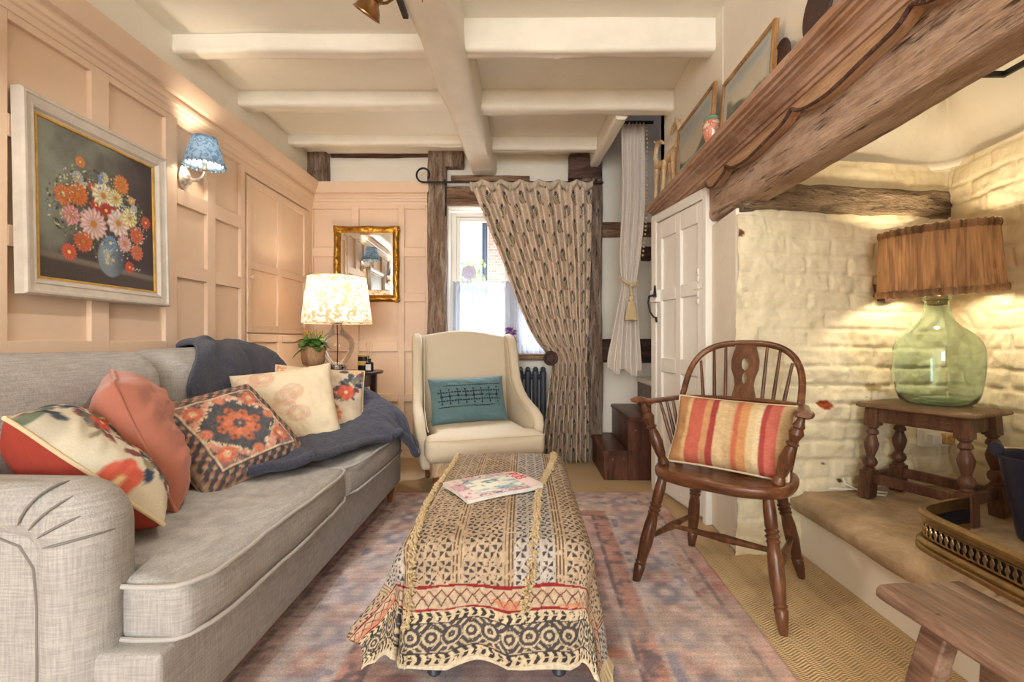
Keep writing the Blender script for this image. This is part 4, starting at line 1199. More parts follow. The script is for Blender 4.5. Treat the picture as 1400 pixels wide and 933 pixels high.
# ================================================================== CUSHIONS
def cushion(label, w, h, th, center, ex, ey, front, back, mat, group=None, pipe=None, pinch=0.05, seed=0, n=70, wr=0.004, cat='cushion', sag=0.0, tw=0.0, name='cushion'):
    ex = Vector(ex).normalized(); ey = Vector(ey); ey = (ey - ex*ey.dot(ex)).normalized(); nz = ex.cross(ey)
    u, v = np.meshgrid(np.linspace(-1, 1, n), np.linspace(-1, 1, n), indexing='ij')
    X = w/2*u*(1 - pinch*(1 - v**2)); Y = h/2*v*(1 - pinch*(1 - u**2))
    f = np.clip((1 - u**4)*(1 - v**4), 0, 1)**0.55
    wrk = wr*(fbm(u*3, v*3, 0, seed, 4) + 0.6*fbm(u*8 + v*5, v*3 - u*2, 0, seed + 5, 3))
    Zt = f*(th/2 + wrk*3); Zb = -f*(th/2 + wr*3*fbm(u*3, v*3, 5, seed + 9, 3))
    bend = sag*(1 - u**2)*0.5 + tw*u*v + 0.008*fbm(u*1.2, v*1.2, 0, seed + 31, 2)
    V = np.concatenate([np.stack([X, Y, Zt + bend], -1).reshape(-1, 3), np.stack([X, Y, Zb + bend], -1).reshape(-1, 3)])
    F = np.concatenate([grid_faces(n, n), grid_faces(n, n, base=n*n)[:, ::-1]])
    def getc(src):
        if isinstance(src, tuple): return np.ones((n, n, 3))*C8(*src)
        return sample(src, (u + 1)/2, (v + 1)/2)
    colr = None
    if front is not None:
        colr = np.concatenate([getc(front).reshape(-1, 3), getc(back).reshape(-1, 3)])
    me = raw_mesh(name, V, F, colr)
    o = finish(me, name, mat, None, angle=180)
    Mx = Matrix(((ex.x, ey.x, nz.x, center[0]), (ex.y, ey.y, nz.y, center[1]), (ex.z, ey.z, nz.z, center[2]), (0, 0, 0, 1)))
    o.matrix_world = Mx
    tag(o, label, cat, group)
    if pipe is not None:
        m = MB(); pts = []
        q = np.linspace(-1, 1, 24)
        ring = [(t_, -1) for t_ in q[:-1]] + [(1, t_) for t_ in q[:-1]] + [(-t_, 1) for t_ in q[:-1]] + [(-1, -t_) for t_ in q]
        for a, b in ring:
            bd = sag*(1 - a*a)*0.5 + tw*a*b + 0.008*float(fbm(a*1.2, b*1.2, 0, seed + 31, 2))
            pts.append((w/2*a*(1 - pinch*(1 - b*b)), h/2*b*(1 - pinch*(1 - a*a)), bd))
        m.tube(pts, 0.0055, 8)
        m.build('piping', pipe, o)
    return o

def floral_pic(seed, bg):
    rg = random.Random(seed); p = Pic(300, 300, bg)
    p.a = mixc(p.a, C8(*bg)*0.9, sstep(0, 0.5, fbm(p.X*6, p.Y*6, 0, seed, 3)))
    for i in range(20):
        x, y = rg.random(), rg.random()
        for k in range(9):
            a = rg.uniform(0, 2*PI); r = rg.uniform(0.02, 0.15)
            c = rg.choice([(84, 92, 104), (62, 74, 98), (120, 124, 128), (150, 142, 118), (110, 120, 100), (136, 84, 84)])
            p.ell(x + r*math.cos(a), y + r*math.sin(a), rg.uniform(0.04, 0.07), rg.uniform(0.017, 0.032), c, a + rg.uniform(-.5, .5), 0.12)
    for i in range(9):
        x, y = rg.random(), rg.random()
        p.flower(x, y, rg.uniform(0.07, 0.12), rg.choice([(226, 130, 100), (236, 178, 130), (222, 110, 90), (240, 206, 160)]), (240, 214, 160), rg.choice([5, 6, 7]), rg.uniform(0, 6), rg.choice([(196, 92, 76), (214, 160, 120)]))
    return p.a
def kilim_pic():
    rg = random.Random(5); p = Pic(300, 300, (58, 62, 74))
    X, Y = p.X, p.Y; d = np.minimum(np.minimum(X, 1-X), np.minimum(Y, 1-Y))
    n = fbm(X*40, Y*40, 0, 3, 2)
    p.a = mixc(C8(52, 56, 68), C8(120, 96, 92), sstep(0.2, 0.7, fbm(X*16, Y*16, 0, 8, 3) + 0.2))
    p.blend(((np.sin(X*70)*np.sin(Y*70)) > 0.35)*0.8*(d < 0.13), C8(206, 178, 142)); p.blend(((np.sin(X*70 + 2)*np.sin(Y*70 + 2)) > 0.55)*0.8*(d < 0.13), C8(196, 110, 84))
    p.blend((np.abs(d - 0.145) < 0.012)*1.0, C8(226, 206, 168))
    p.blend((np.abs(d - 0.015) < 0.012)*0.8, C8(196, 172, 140))
    inn = d > 0.157
    cx, cy = np.abs(X - .5), np.abs(Y - .5)
    st = np.floor((cx*1.0 + cy*1.1)*26 + 0.5*np.sign(n))/26
    p.blend(inn*1.0, C8(64, 70, 80))
    p.blend(inn*((st > 0.40) & (st < 0.47))*1.0, C8(214, 150, 132)); p.blend(inn*((st > 0.36) & (st < 0.40))*1.0, C8(228, 208, 172))
    p.blend(inn*(st > 0.52)*0.85, C8(150, 106, 106)); p.blend(inn*((st > 0.55) & (st < 0.6)), C8(222, 196, 160))
    for a in range(8):
        th = a*PI/4; r = 0.155 if a % 2 == 0 else 0.14
        p.flower(.5 + r*math.cos(th), .5 + r*math.sin(th), 0.05, (214, 112, 78), (60, 60, 70), 5, a)
    p.flower(.5, .5, 0.15, (222, 130, 88), (70, 72, 84), 8, 0.3, (196, 90, 66)); p.flower(.5, .5, 0.06, (84, 90, 104), (222, 150, 100), 8)
    for q in ((.24, .26), (.76, .26), (.24, .74), (.76, .74)):
        p.ell(q[0], q[1], 0.085, 0.07, (208, 108, 82), 0.6, 0.2); p.ell(q[0], q[1], 0.035, 0.03, (228, 190, 150), 0.6, 0.2)
    for q in ((.5, .2), (.5, .8), (.2, .5), (.8, .5)): p.ell(q[0], q[1], 0.05, 0.05, (216, 126, 96), 0, 0.3)
    p.a = mixc(p.a, C8(168, 146, 134), np.full(X.shape, 0.20) + 0.25*np.clip(fbm(X*55, Y*55, 0, 44, 3), 0, 1))
    p.a *= (1 + 0.22*fbm(X*70, Y*70, 0, 4, 2))[..., None]
    return np.clip(p.a, 0, 1)
def cream_pic():
    rg = random.Random(8); p = Pic(240, 240, (232, 214, 184))
    for i in range(9):
        x, y = rg.uniform(0.1, 0.9), rg.uniform(0.1, 0.9)
        for r in (0.11, 0.085, 0.06, 0.035):
            u, v = p.dist(x, y, 0, r, r*0.8); d = np.abs(np.hypot(u, v) + 0.15*fbm(p.X*12, p.Y*12, 0, i, 2) - 1)
            p.blend((1 - sstep(0.04, 0.16, d))*0.32, C8(206, 140, 122))
        p.ell(x + rg.uniform(-.1, .1), y + rg.uniform(-.1, .1), 0.05, 0.03, (222, 190, 156), rg.uniform(0, 3), 0.5)
    return p.a
pipe_cream = m_fabric('cream_piping', rgb(226, 204, 168), weave=300, mel=0.3)
cushion('floral print cushion with brick red back leaning on the near sofa arm', 0.43, 0.43, 0.20, (-1.22, 1.363, 0.652), (0.55, 0.42, -0.72), (-0.66, 0.74, -0.05), floral_pic(26, (220, 210, 188)), (158, 64, 52), M['vfabric'], 'sofa cushions', pipe_cream, seed=3)
cushion('plump plain coral velvet cushion, second from the near sofa arm', 0.43, 0.43, 0.19, (-1.233, 1.56, 0.69), (0.233, 0.25, -0.94), (-0.64, 0.73, 0.03), None, None, M['coral'], 'sofa cushions', M['coral'], seed=9, wr=0.007)
cushion('kilim patterned cushion in navy, orange and cream on the sofa', 0.48, 0.42, 0.15, (-1.125, 1.85, 0.638), (0.28, 0.95, 0.12), (-0.70, 0.10, 0.70), kilim_pic(), (222, 194, 150), M['vfabric'], 'sofa cushions', None, seed=13, wr=0.003)
cushion('plain cream cushion with faint pink roses on the sofa', 0.45, 0.42, 0.15, (-1.14, 2.335, 0.665), (0.86, 0.46, 0.12), (-0.22, 0.28, 0.90), cream_pic(), (226, 206, 176), M['vfabric'], 'sofa cushions', None, seed=17)
cushion('floral print cushion tucked behind the cream cushion by the throw', 0.46, 0.43, 0.14, (-1.095, 2.60, 0.655), (0.84, 0.48, -0.10), (-0.30, 0.30, 0.88), floral_pic(33, (226, 206, 180)), (220, 200, 170), M['vfabric'], 'sofa cushions', pipe_cream, seed=19)

# ================================================================== THROW on the sofa
def spline_grid(ctrl, nu, nv):
    """Catmull-Rom surface through control points ctrl[i][j] -> (nu,nv,3)"""
    A = np.array(ctrl, float)
    def cr(P, n):
        k = len(P); t = np.linspace(0, k - 1 - 1e-9, n); i = np.floor(t).astype(int); f = t - i
        g = lambda j: P[np.clip(j, 0, k - 1)]
        p0, p1, p2, p3 = g(i-1), g(i), g(i+1), g(i+2)
        f = f.reshape((-1,) + (1,)*(P.ndim - 1))
        return 0.5*((2*p1) + (-p0+p2)*f + (2*p0-5*p1+4*p2-p3)*f**2 + (-p0+3*p1-3*p2+p3)*f**3)
    B = cr(A, nu)
    return np.swapaxes(cr(np.swapaxes(B, 0, 1), nv), 0, 1)
# part hanging over the sofa back
ctrl = []
for y, dz in ((2.10, 0.0), (2.24, 0.012), (2.40, 0.004), (2.56, 0.014), (2.72, 0.004), (2.86, 0.0), (2.985, -0.03)):
    k = (y - 2.1)/0.885
    o_ = (1 - k)
    ctrl.append([(-1.788, y + 0.36*o_, 0.62), (-1.788, y + 0.36*o_, 0.86 + dz), (-1.765, y + 0.34*o_, 0.965 + dz - 0.02*k), (-1.70, y + 0.31*o_, 0.992 + dz - 0.02*k), (-1.585, y + 0.22*o_, 0.992 + dz - 0.025*k), (-1.475, y + 0.08*o_, 0.93 + dz*2 - 0.02*k),
                 (-1.430, y - 0.03*(1-k), 0.80), (-1.385, y - 0.06*(1-k), 0.64), (-1.345, y - 0.09*(1-k), 0.545 + dz), (-1.22, y - 0.06*(1-k), 0.520 + dz)])
G1 = spline_grid(ctrl, 110, 110)
# part lying over the seat, far arm and front edge
ctrl2 = [
    [(-1.36, 1.84, 0.530), (-1.15, 1.74, 0.525), (-0.99, 1.75, 0.522), (-0.905, 1.86, 0.518), (-0.85, 2.02, 0.515), (-0.80, 2.22, 0.512), (-0.765, 2.40, 0.505), (-0.725, 2.56, 0.480)],
    [(-1.36, 2.05, 0.545), (-1.18, 2.02, 0.545), (-1.03, 2.08, 0.550), (-0.96, 2.16, 0.552), (-0.90, 2.28, 0.548), (-0.84, 2.42, 0.545), (-0.78, 2.54, 0.535), (-0.69, 2.66, 0.490)],
    [(-1.36, 2.22, 0.545), (-1.20, 2.22, 0.542), (-1.06, 2.26, 0.545), (-0.98, 2.33, 0.548), (-0.92, 2.43, 0.555), (-0.86, 2.55, 0.560), (-0.77, 2.64, 0.535), (-0.66, 2.72, 0.44)],
    [(-1.36, 2.42, 0.545), (-1.20, 2.43, 0.545), (-1.08, 2.47, 0.548), (-1.00, 2.53, 0.552), (-0.93, 2.60, 0.565), (-0.86, 2.67, 0.580), (-0.74, 2.72, 0.54), (-0.645, 2.78, 0.36)],
    [(-1.36, 2.64, 0.550), (-1.22, 2.66, 0.552), (-1.10, 2.69, 0.560), (-1.02, 2.72, 0.575), (-0.94, 2.75, 0.600), (-0.86, 2.78, 0.625), (-0.73, 2.80, 0.57), (-0.64, 2.85, 0.33)],
    [(-1.38, 2.80, 0.585), (-1.25, 2.81, 0.600), (-1.13, 2.82, 0.630), (-1.04, 2.83, 0.655), (-0.95, 2.85, 0.665), (-0.87, 2.87, 0.650), (-0.74, 2.89, 0.57), (-0.66, 2.91, 0.36)],
    [(-1.40, 2.90, 0.690), (-1.28, 2.90, 0.725), (-1.16, 2.91, 0.735), (-1.05, 2.92, 0.725), (-0.96, 2.93, 0.700), (-0.88, 2.95, 0.655), (-0.78, 2.96, 0.56), (-0.70, 2.97, 0.40)],
    [(-1.40, 3.00, 0.715), (-1.28, 3.00, 0.735), (-1.16, 3.01, 0.738), (-1.05, 3.02, 0.725), (-0.97, 3.03, 0.690), (-0.90, 3.04, 0.63), (-0.83, 3.04, 0.54), (-0.79, 3.03, 0.43)],
    [(-1.40, 3.07, 0.680), (-1.28, 3.07, 0.690), (-1.16, 3.075, 0.690), (-1.05, 3.08, 0.680), (-0.97, 3.085, 0.640), (-0.92, 3.09, 0.58), (-0.87, 3.08, 0.50), (-0.84, 3.07, 0.44)],
    [(-1.40, 3.085, 0.56), (-1.28, 3.085, 0.56), (-1.16, 3.09, 0.56), (-1.05, 3.095, 0.56), (-0.97, 3.10, 0.54), (-0.93, 3.10, 0.50), (-0.89, 3.09, 0.46), (-0.86, 3.08, 0.42)],
]
G2 = spline_grid(ctrl2, 130, 110)
for G, sd in ((G1, 5), (G2, 8)):
    du = np.gradient(G, axis=0); dv = np.gradient(G, axis=1); n = np.cross(du, dv); n /= np.linalg.norm(n, axis=-1, keepdims=True) + 1e-9
    n *= np.sign(n[..., 2:3] + 1e-3) if sd == 8 else 1
    if sd == 5: n *= np.where((n[..., 0:1] + n[..., 2:3]) > 0, 1, -1)
    fold = np.abs(fbm(G[..., 0]*5 + G[..., 1]*3, G[..., 1]*3, G[..., 2]*2, sd, 3))*0.042 + 0.008*fbm(G[..., 0]*30, G[..., 1]*24, G[..., 2]*24, sd + 2, 4)
    if sd == 5: fold = fold*sstep(0.0, 0.14, np.linspace(0, 1, G.shape[0]))[:, None]*sstep(0, 0.1, np.linspace(1, 0, G.shape[0]))[:, None]
    G += n*(0.004 + fold)[..., None]
a1, b1 = G1.shape[:2]; a2, b2 = G2.shape[:2]
V = np.concatenate([G1.reshape(-1, 3), G2.reshape(-1, 3)])
F = np.concatenate([grid_faces(a1, b1), grid_faces(a2, b2, base=a1*b1)])
throw = finish(raw_mesh('throw_blanket', V, F), 'throw_blanket', M['fleece'], None, angle=180, solid=0.020, offset=1.0)
tag(throw, 'fluffy charcoal fleece throw over the sofa back and far arm', 'throw blanket')
m = MB()
edge = [tuple(G2[0, j] + np.array([0.004, 0, 0.0])) for j in range(30, b2, 3)] + [tuple(G2[i, -1]) for i in range(3, 104, 3)]
m.tube(edge, 0.021, 10)
m.build('rolled_hem', M['fleece'], throw)

# ================================================================== SIDE TABLE in the corner with lamp, plant, candle
tb = thing('side_table', 'small dark wood side table in the corner behind the sofa arm', 'side table', (-1.385, 3.56, 0))
m = MB(); out = []
for k in range(48):
    a = 2*PI*k/48; out.append((0.33*np.sign(math.cos(a))*abs(math.cos(a))**0.62, 0.225*np.sign(math.sin(a))*abs(math.sin(a))**0.62))
m.prism(out, 0.758, 0.780, 'z'); m.build('tabletop', M['tablewood'], tb, bevel=0.006)
m = MB(); m.box(-0.235, 0.235, -0.14, 0.14, 0.66, 0.757); m.build('apron', M['tablewood'], tb, bevel=0.006)
for sx in (-1, 1):
    for sy in (-1, 1):
        m = MB(); m.box(sx*0.235 - 0.022, sx*0.235 + 0.022, sy*0.14 - 0.022, sy*0.14 + 0.022, 0.0, 0.752); m.build('leg', M['tablewood'], tb, bevel=0.004)
TL = 0.780
tl = thing('table_lamp', 'clear glass table lamp with leaf patterned drum shade on the side table', 'table lamp', (-1.375, 3.56, TL))
m = MB(); m.lathe([(0.01, 0.0), (0.075, 0.0), (0.078, 0.012), (0.066, 0.018), (0.070, 0.022), (0.070, 0.034), (0.058, 0.040), (0.060, 0.046), (0.050, 0.052), (0.01, 0.054)], 32); m.build('base', M['chrome'], tl)
m = MB(); m.lathe([(0.050, 0.050), (0.062, 0.060), (0.092, 0.10), (0.115, 0.15), (0.122, 0.195), (0.113, 0.235), (0.085, 0.268), (0.052, 0.295), (0.036, 0.325), (0.034, 0.355)], 40, caps=False); m.build('glass_body', M['clear'], tl, angle=180)
m = MB(); m.tube([(0, 0, 0.05), (0.004, 0, 0.2), (0, 0, 0.34)], 0.004, 8); m.build('cord', M['black_trim'], tl)
m = MB(); m.lathe([(0.036, 0.345), (0.040, 0.352), (0.036, 0.372), (0.020, 0.378), (0.018, 0.43)], 24); m.build('cap', M['chrome'], tl)
m = MB(); m.ball((0, 0, 0.47), (0.03, 0.03, 0.045), 14, 10); m.build('bulb', M['bulb'], tl)
m = MB(); rg_ = []
for k in range(9):
    f = k/8; r = 0.247 - 0.042*f
    rg_.append([(r*math.cos(a), r*math.sin(a), 0.352 + 0.335*f) for a in np.linspace(0, 2*PI, 65)[:-1]])
m.loft(rg_, caps=False); shd = m.build('lamp_shade', M['shade_leaf'], tl, angle=180)
for r_, z_ in ((0.247, 0.352), (0.205, 0.687)):
    m = MB(); m.tube([(r_*math.cos(a), r_*math.sin(a), z_) for a in np.linspace(0, 2*PI, 49)], 0.003, 6); m.build('shade_rim', M['shade_white'], shd)
for z in (0.44, 0.58):
    l = light('table_lamp_light', 'POINT', (0, 0, z), 5.0, (1.0, 0.82, 0.58), radius=0.05); l.parent = tl
# lamp flex on the table
m = MB(); m.tube([(-1.33, 3.47, 0.785), (-1.30, 3.44, 0.786), (-1.26, 3.46, 0.83), (-1.215, 3.50, 0.92)], 0.003, 6)
# plant
pl = thing('potted_plant', 'small yellow flowering plant in a footed wooden pot on the side table', 'potted plant', (-1.495, 3.43, TL))
m = MB(); m.lathe([(0.01, 0.045), (0.058, 0.046), (0.072, 0.062), (0.079, 0.10), (0.080, 0.175), (0.074, 0.176), (0.070, 0.15), (0.01, 0.148)], 32); m.build('pot', M['pot'], pl)
for k in range(3):
    a = 2*PI*k/3 + 0.5; m = MB(); m.turned((0.045*math.cos(a), 0.045*math.sin(a), 0.06), (0.058*math.cos(a), 0.058*math.sin(a), 0.0), [(0, 0.016), (1, 0.010)], 10); m.build('pot_foot', M['pot'], pl)
rg = random.Random(3); m = MB(); st = MB(); fl = MB()
def leaf(mb, base, direction, L, W, droop=0.25, seg=6):
    d = Vector(direction).normalized(); side = d.cross(Vector((0, 0, 1)))
    if side.length < 0.01: side = Vector((1, 0, 0))
    side.normalize(); up = side.cross(d); rows = []
    for i in range(seg + 1):
        f = i/seg; w = W*math.sin(PI*min(1, f*0.92 + 0.06))**0.8
        c = Vector(base) + d*(L*f) - Vector((0, 0, 1))*droop*L*f*f
        rows.append([tuple(c - side*w + up*0.15*w), tuple(c - up*0.1*w), tuple(c + side*w + up*0.15*w)])
    mb.loft(rows, caps=False, closed=False)
for i in range(46):
    a = rg.uniform(0, 2*PI); z = rg.uniform(0.165, 0.225); el = rg.uniform(-0.1, 0.8)
    leaf(m, (0.02*math.cos(a), 0.02*math.sin(a), z), (math.cos(a), math.sin(a), el), rg.uniform(0.07, 0.13), rg.uniform(0.026, 0.038), rg.uniform(0.2, 0.6))
for i in range(34):
    a = rg.uniform(0, 2*PI); r = 0.075*math.sqrt(rg.random()); z = 0.27 + rg.uniform(-0.025, 0.03)
    st.tube([(0.2*r*math.cos(a), 0.2*r*math.sin(a), 0.16), (r*math.cos(a), r*math.sin(a), z)], 0.0018, 5)
    fl = MB()
    for k in range(4):
        b = k*PI/2 + a
        leaf(fl, (r*math.cos(a), r*math.sin(a), z), (math.cos(b), math.sin(b), 0.4), 0.016, 0.008, 0.2, 3)
    fl.ball((r*math.cos(a), r*math.sin(a), z), 0.005, 6, 4)
    fl.build('flower', M['orange_petal'], pl)
m.build('leaves', M['leaf'], pl, angle=180); st.build('stems', M['leaf'], pl)
# candle jar and diffuser
cj = thing('candle_jar', 'black candle jar with gold rim on the side table', 'candle', (-1.165, 3.52, TL))
m = MB(); m.lathe([(0.01, 0), (0.041, 0.0), (0.043, 0.006), (0.043, 0.112), (0.039, 0.112), (0.039, 0.02), (0.01, 0.02)], 32); m.build('jar', M['black_gloss'], cj)
m = MB(); m.lathe([(0.0435, 0.108), (0.0445, 0.110), (0.0445, 0.118), (0.01, 0.119)], 32); m.build('lid', M['gold_line'], cj)
m = MB(); m.lathe([(0.0434, 0.045), (0.0434, 0.075)], 32, caps=False); m.build('gold_band', M['gold_line'], cj)
df = thing('reed_diffuser', 'black reed diffuser bottle with cream label beside the candle jar', 'reed diffuser', (-1.105, 3.46, TL))
m = MB(); m.lathe([(0.01, 0), (0.027, 0), (0.028, 0.004), (0.028, 0.062), (0.022, 0.070), (0.011, 0.074), (0.011, 0.088), (0.013, 0.088), (0.013, 0.094), (0.006, 0.094)], 24); m.build('bottle', M['black_gloss'], df)
m = MB(); rows = [[(0.0286*math.cos(a), 0.0286*math.sin(a), z) for a in np.linspace(-2.5, -0.95, 12)] for z in (0.012, 0.054)]
m.loft(rows, caps=False, closed=False); m.build('paper_label', M['paper'], df)
for k, (dx, dy) in enumerate(((-.06, .01), (-.035, -.02), (-.01, .03), (.015, -.02), (.04, .01))):
    m = MB(); m.tube([(dx*0.05, dy*0.05, 0.03), (dx*0.55, dy*0.5, 0.205 + 0.01*(k % 2))], 0.0016, 6); m.build('reed', M['carved'], df)
# ================================================================== RUG
def rug_pic():
    W, H = 340, 600
    p = Pic(W, H, (206, 170, 150)); X, Y = p.X, p.Y
    n = fbm(X*5, Y*9, 0, 2, 5); n2 = fbm(X*40, Y*70, 0, 4, 3); nb = fbm(X*14, Y*24, 0, 6, 4)
    d = np.minimum(np.minimum(X*1.7, (1 - X)*1.7), np.minimum(Y*3.0, (1 - Y)*3.0))   # metres to the edge
    pink, cream, grey, rust, navy = C8(226, 184, 178), C8(236, 224, 214), C8(180, 172, 180), C8(216, 168, 150), C8(140, 140, 156)
    a = mixc(pink*1.0, cream, sstep(-0.3, 0.5, n + 0.5*nb))
    a = mixc(a, rust, sstep(0.15, 0.5, nb)*0.7)
    a = mixc(a, navy, sstep(0.30, 0.6, fbm(X*22, Y*38, 3, 9, 3))*0.55)
    def band(lo, hi, base, motif, ms, dens):
        nonlocal a
        mk = ((d >= lo) & (d < hi))*1.0
        b = mixc(base, motif, sstep(dens, dens + 0.25, fbm(X*1.7*ms, Y*3*ms, 1, int(lo*1000), 3)))
        a = a*(1 - mk[..., None]) + b*mk[..., None]
    band(0.0, 0.07, C8(206, 150, 140), C8(190, 160, 150), 20, 0.1)
    band(0.07, 0.085, C8(128, 116, 118), C8(190, 170, 160), 40, 0.1)
    band(0.085, 0.15, C8(212, 186, 172), C8(160, 130, 130), 34, 0.15)
    band(0.15, 0.16, C8(226, 214, 204), C8(210, 190, 180), 40, 0.1)
    band(0.16, 0.36, mixc(C8(224, 214, 212), C8(228, 208, 194), sstep(-.3, .3, n)), C8(160, 160, 178), 17, 0.18)
    band(0.36, 0.372, C8(228, 216, 206), C8(210, 190, 180), 40, 0.1)
    band(0.372, 0.44, C8(208, 160, 146), C8(132, 118, 124), 30, 0.15)
    band(0.44, 0.455, C8(134, 124, 128), C8(190, 170, 160), 40, 0.1)
    p.a = a
    # border flowers and field medallions
    rg = random.Random(2)
    for s in range(22):
        y = (s + 0.5)/22
        for x in (0.153, 0.847):
            p.ell(x, y, 0.018, 0.022, (212, 172, 160) if s % 2 else (160, 160, 174), 0, 0.6); p.ell(x, y, 0.008, 0.010, (222, 206, 194), 0, 0.6)
            p.ell(x, y + 0.022, 0.010, 0.006, (150, 146, 156), 0.5, 0.5)
    for k in range(60):
        x, y = rg.uniform(0.30, 0.70), rg.uniform(0.16, 0.84)
        for xx in (x, 1 - x):
            for yy in (y, 1 - y):
                p.ell(xx, yy, rg.uniform(0.006, 0.02), rg.uniform(0.005, 0.014), rg.choice([(142, 142, 158), (180, 140, 134), (226, 210, 198), (206, 150, 134), (180, 172, 176)]), rg.uniform(0, 3), 0.4)
    u, v = p.dist(0.5, 0.5, 0, 0.15, 0.17); m_ = np.abs(u) + np.abs(v)
    p.blend((1 - sstep(0.95, 1.05, m_))*0.45, C8(142, 140, 156)); p.blend((1 - sstep(0.75, 0.85, m_))*0.5, C8(214, 166, 152)); p.blend((1 - sstep(0.38, 0.48, m_))*0.6, C8(220, 200, 180))
    # wear
    p.a = mixc(p.a, C8(228, 212, 200), sstep(-0.1, 0.6, fbm(X*4, Y*8, 0, 31, 5))*0.6)
    p.a = mixc(p.a, C8(228, 176, 170), np.full(X.shape, 0.16))
    p.a *= (1 + 0.16*n2)[..., None]
    p.a *= (1 + 0.05*np.sin(Y*1400))[..., None]
    return np.clip(p.a, 0, 1)
img = rug_pic()
nx, ny = 190, 330
u, v = np.meshgrid(np.linspace(0, 1, nx), np.linspace(0, 1, ny), indexing='ij')
xl = -0.95 + 0.05*v; xr = 0.775 + 0.085*v
e = np.minimum(np.minimum(u, 1 - u)*1.7, np.minimum(v, 1 - v)*3.0)
P = np.stack([xl + (xr - xl)*u + 0.004*fbm(v*20, u*0, 0, 3, 3), 0.22 + 2.95*v + 0.004*fbm(u*12, v*0, 0, 5, 3), 0.002 + 0.011*sstep(0.0, 0.012, e) + 0.0015*fbm(u*12, v*20, 0, 7, 3)], -1)
rug = grid_obj('rug', P, M['vrug'], colr=sample(img, u, v))
tag(rug, 'faded pink and grey patterned wool rug on the jute matting', 'rug')

# ================================================================== ARMCHAIR
ac = thing('armchair', 'cream upholstered wing armchair by the window', 'armchair', (-0.335, 3.31, 0), R(18))
m = MB()   # back with camel top
outl = []
for k in range(25):
    x = -0.345 + 0.69*k/24; z = 1.045 + 0.045*math.cos(x/0.345*PI/2)**1.2
    outl.append((x, z))
outl = [(-0.345, 0.28)] + outl + [(0.345, 0.28)]
Mx = Matrix.Translation((0, 0.30, 0)) @ Matrix.Rotation(R(-9), 4, 'X')
m.prism(outl, -0.055, 0.055, 'y', Mx)
m.build('backrest', M['armchair'], ac, bevel=0.03, bseg=4, angle=180)
def wing(s):
    poly = [(0.40, 0.20), (0.475, 1.00), (0.455, 1.045), (0.40, 1.055), (0.34, 1.045), (0.275, 1.00), (0.245, 0.92), (0.225, 0.82), (0.195, 0.73), (0.14, 0.66), (0.06, 0.605), (-0.04, 0.565), (-0.14, 0.535), (-0.21, 0.50), (-0.245, 0.45), (-0.25, 0.38), (-0.245, 0.20)]
    m = MB(); n = len(poly); rings = []
    for d in (0.012, 0.080):
        r = []
        for y, z in poly:
            f = max(0, min(1, (0.34 - y)/0.55))
            fl = 0.055*f*max(0, min(1, (z - 0.2)/0.35))
            r.append((s*(0.305 + d + fl), y, z))
        rings.append(r)
    m.loft(rings)
    w = m.build('wing_arm', M['armchair'], ac, bevel=0.026, bseg=4, angle=180)
    m = MB(); m.tube([(s*(0.303 + 0.055*max(0, min(1, (0.34 - y)/0.55))*max(0, min(1, (z-.2)/.35))), y + 0.022, z - 0.018) for y, z in poly[3:15]], 0.003, 6)
    m.build('piping', M['armchair'], w)
wing(-1); wing(1)
V, F = rbox(-0.375, 0.375, -0.40, 0.27, 0.275, 0.425, nx=30, ny=26, nz=10, r=0.045, bulge=(0, 0.03, 0.02), seed=3)
V[:, 2] += sstep(0.38, 0.43, V[:, 2])*0.008*fbm(V[:, 0]*6, V[:, 1]*6, 0, 5, 3)
k = sstep(-0.24, -0.26, V[:, 1]) ; V[:, 0] *= (1 - 0.19*(1 - k))
me = raw_mesh('seat_cushion', V, F); bm = bmesh.new(); bm.from_mesh(me); bmesh.ops.remove_doubles(bm, verts=bm.verts, dist=0.0004); bmesh.ops.recalc_face_normals(bm, faces=bm.faces); bm.to_mesh(me); bm.free()
sc_ = finish(me, 'seat_cushion', M['armchair'], ac, angle=180)
m = MB(); m.tube([(-0.365, -0.385, 0.408), (-0.2, -0.418, 0.412), (0, -0.427, 0.414), (0.2, -0.418, 0.412), (0.365, -0.385, 0.408)], 0.004, 6); m.build('piping', M['armchair'], sc_)
m = MB(); m.box(-0.335, 0.335, -0.33, 0.36, 0.17, 0.275); m.build('seat_rail', M['carved'], ac, bevel=0.02)
for x, y in ((-0.29, -0.29), (0.29, -0.29), (-0.28, 0.33), (0.28, 0.33)):
    m = MB(); m.lathe([(0.016, 0), (0.020, 0.01), (0.018, 0.03), (0.026, 0.09), (0.034, 0.15), (0.036, 0.172)], 14, Matrix.Translation((x, y, 0))); m.build('leg', M['legwood'], ac)
cR, sR = math.cos(R(18)), math.sin(R(18))
def acw(x, y, z): return (-0.335 + x*cR - y*sR, 3.31 + x*sR + y*cR, z)
tc_ = cushion('oblong teal velvet cushion with dark stitched crosses on the armchair', 0.54, 0.33, 0.14, acw(-0.03, 0.075, 0.59), (cR, sR, 0.03), (-sR*0.40, cR*0.40, 0.92), None, None, M['teal'], None, None, seed=23, wr=0.006)
m = MB()   # embroidered bands and crosses
def on_cushion(o, a, b, lift=0.002):
    """point on the front of a cushion in local coordinates"""
    u_, v_ = a, b
    f = max(0, (1 - u_**4)*(1 - v_**4))**0.55
    wrk = 0.006*(float(fbm(u_*3, v_*3, 0, 23, 4)) + 0.6*float(fbm(u_*8 + v_*5, v_*3 - u_*2, 0, 28, 3)))
    bd = 0.008*float(fbm(u_*1.2, v_*1.2, 0, 54, 2))
    return (0.26*u_*(1 - 0.05*(1 - v_*v_)), 0.155*v_*(1 - 0.05*(1 - u_*u_)), f*(0.07 + wrk*3) + bd + lift)
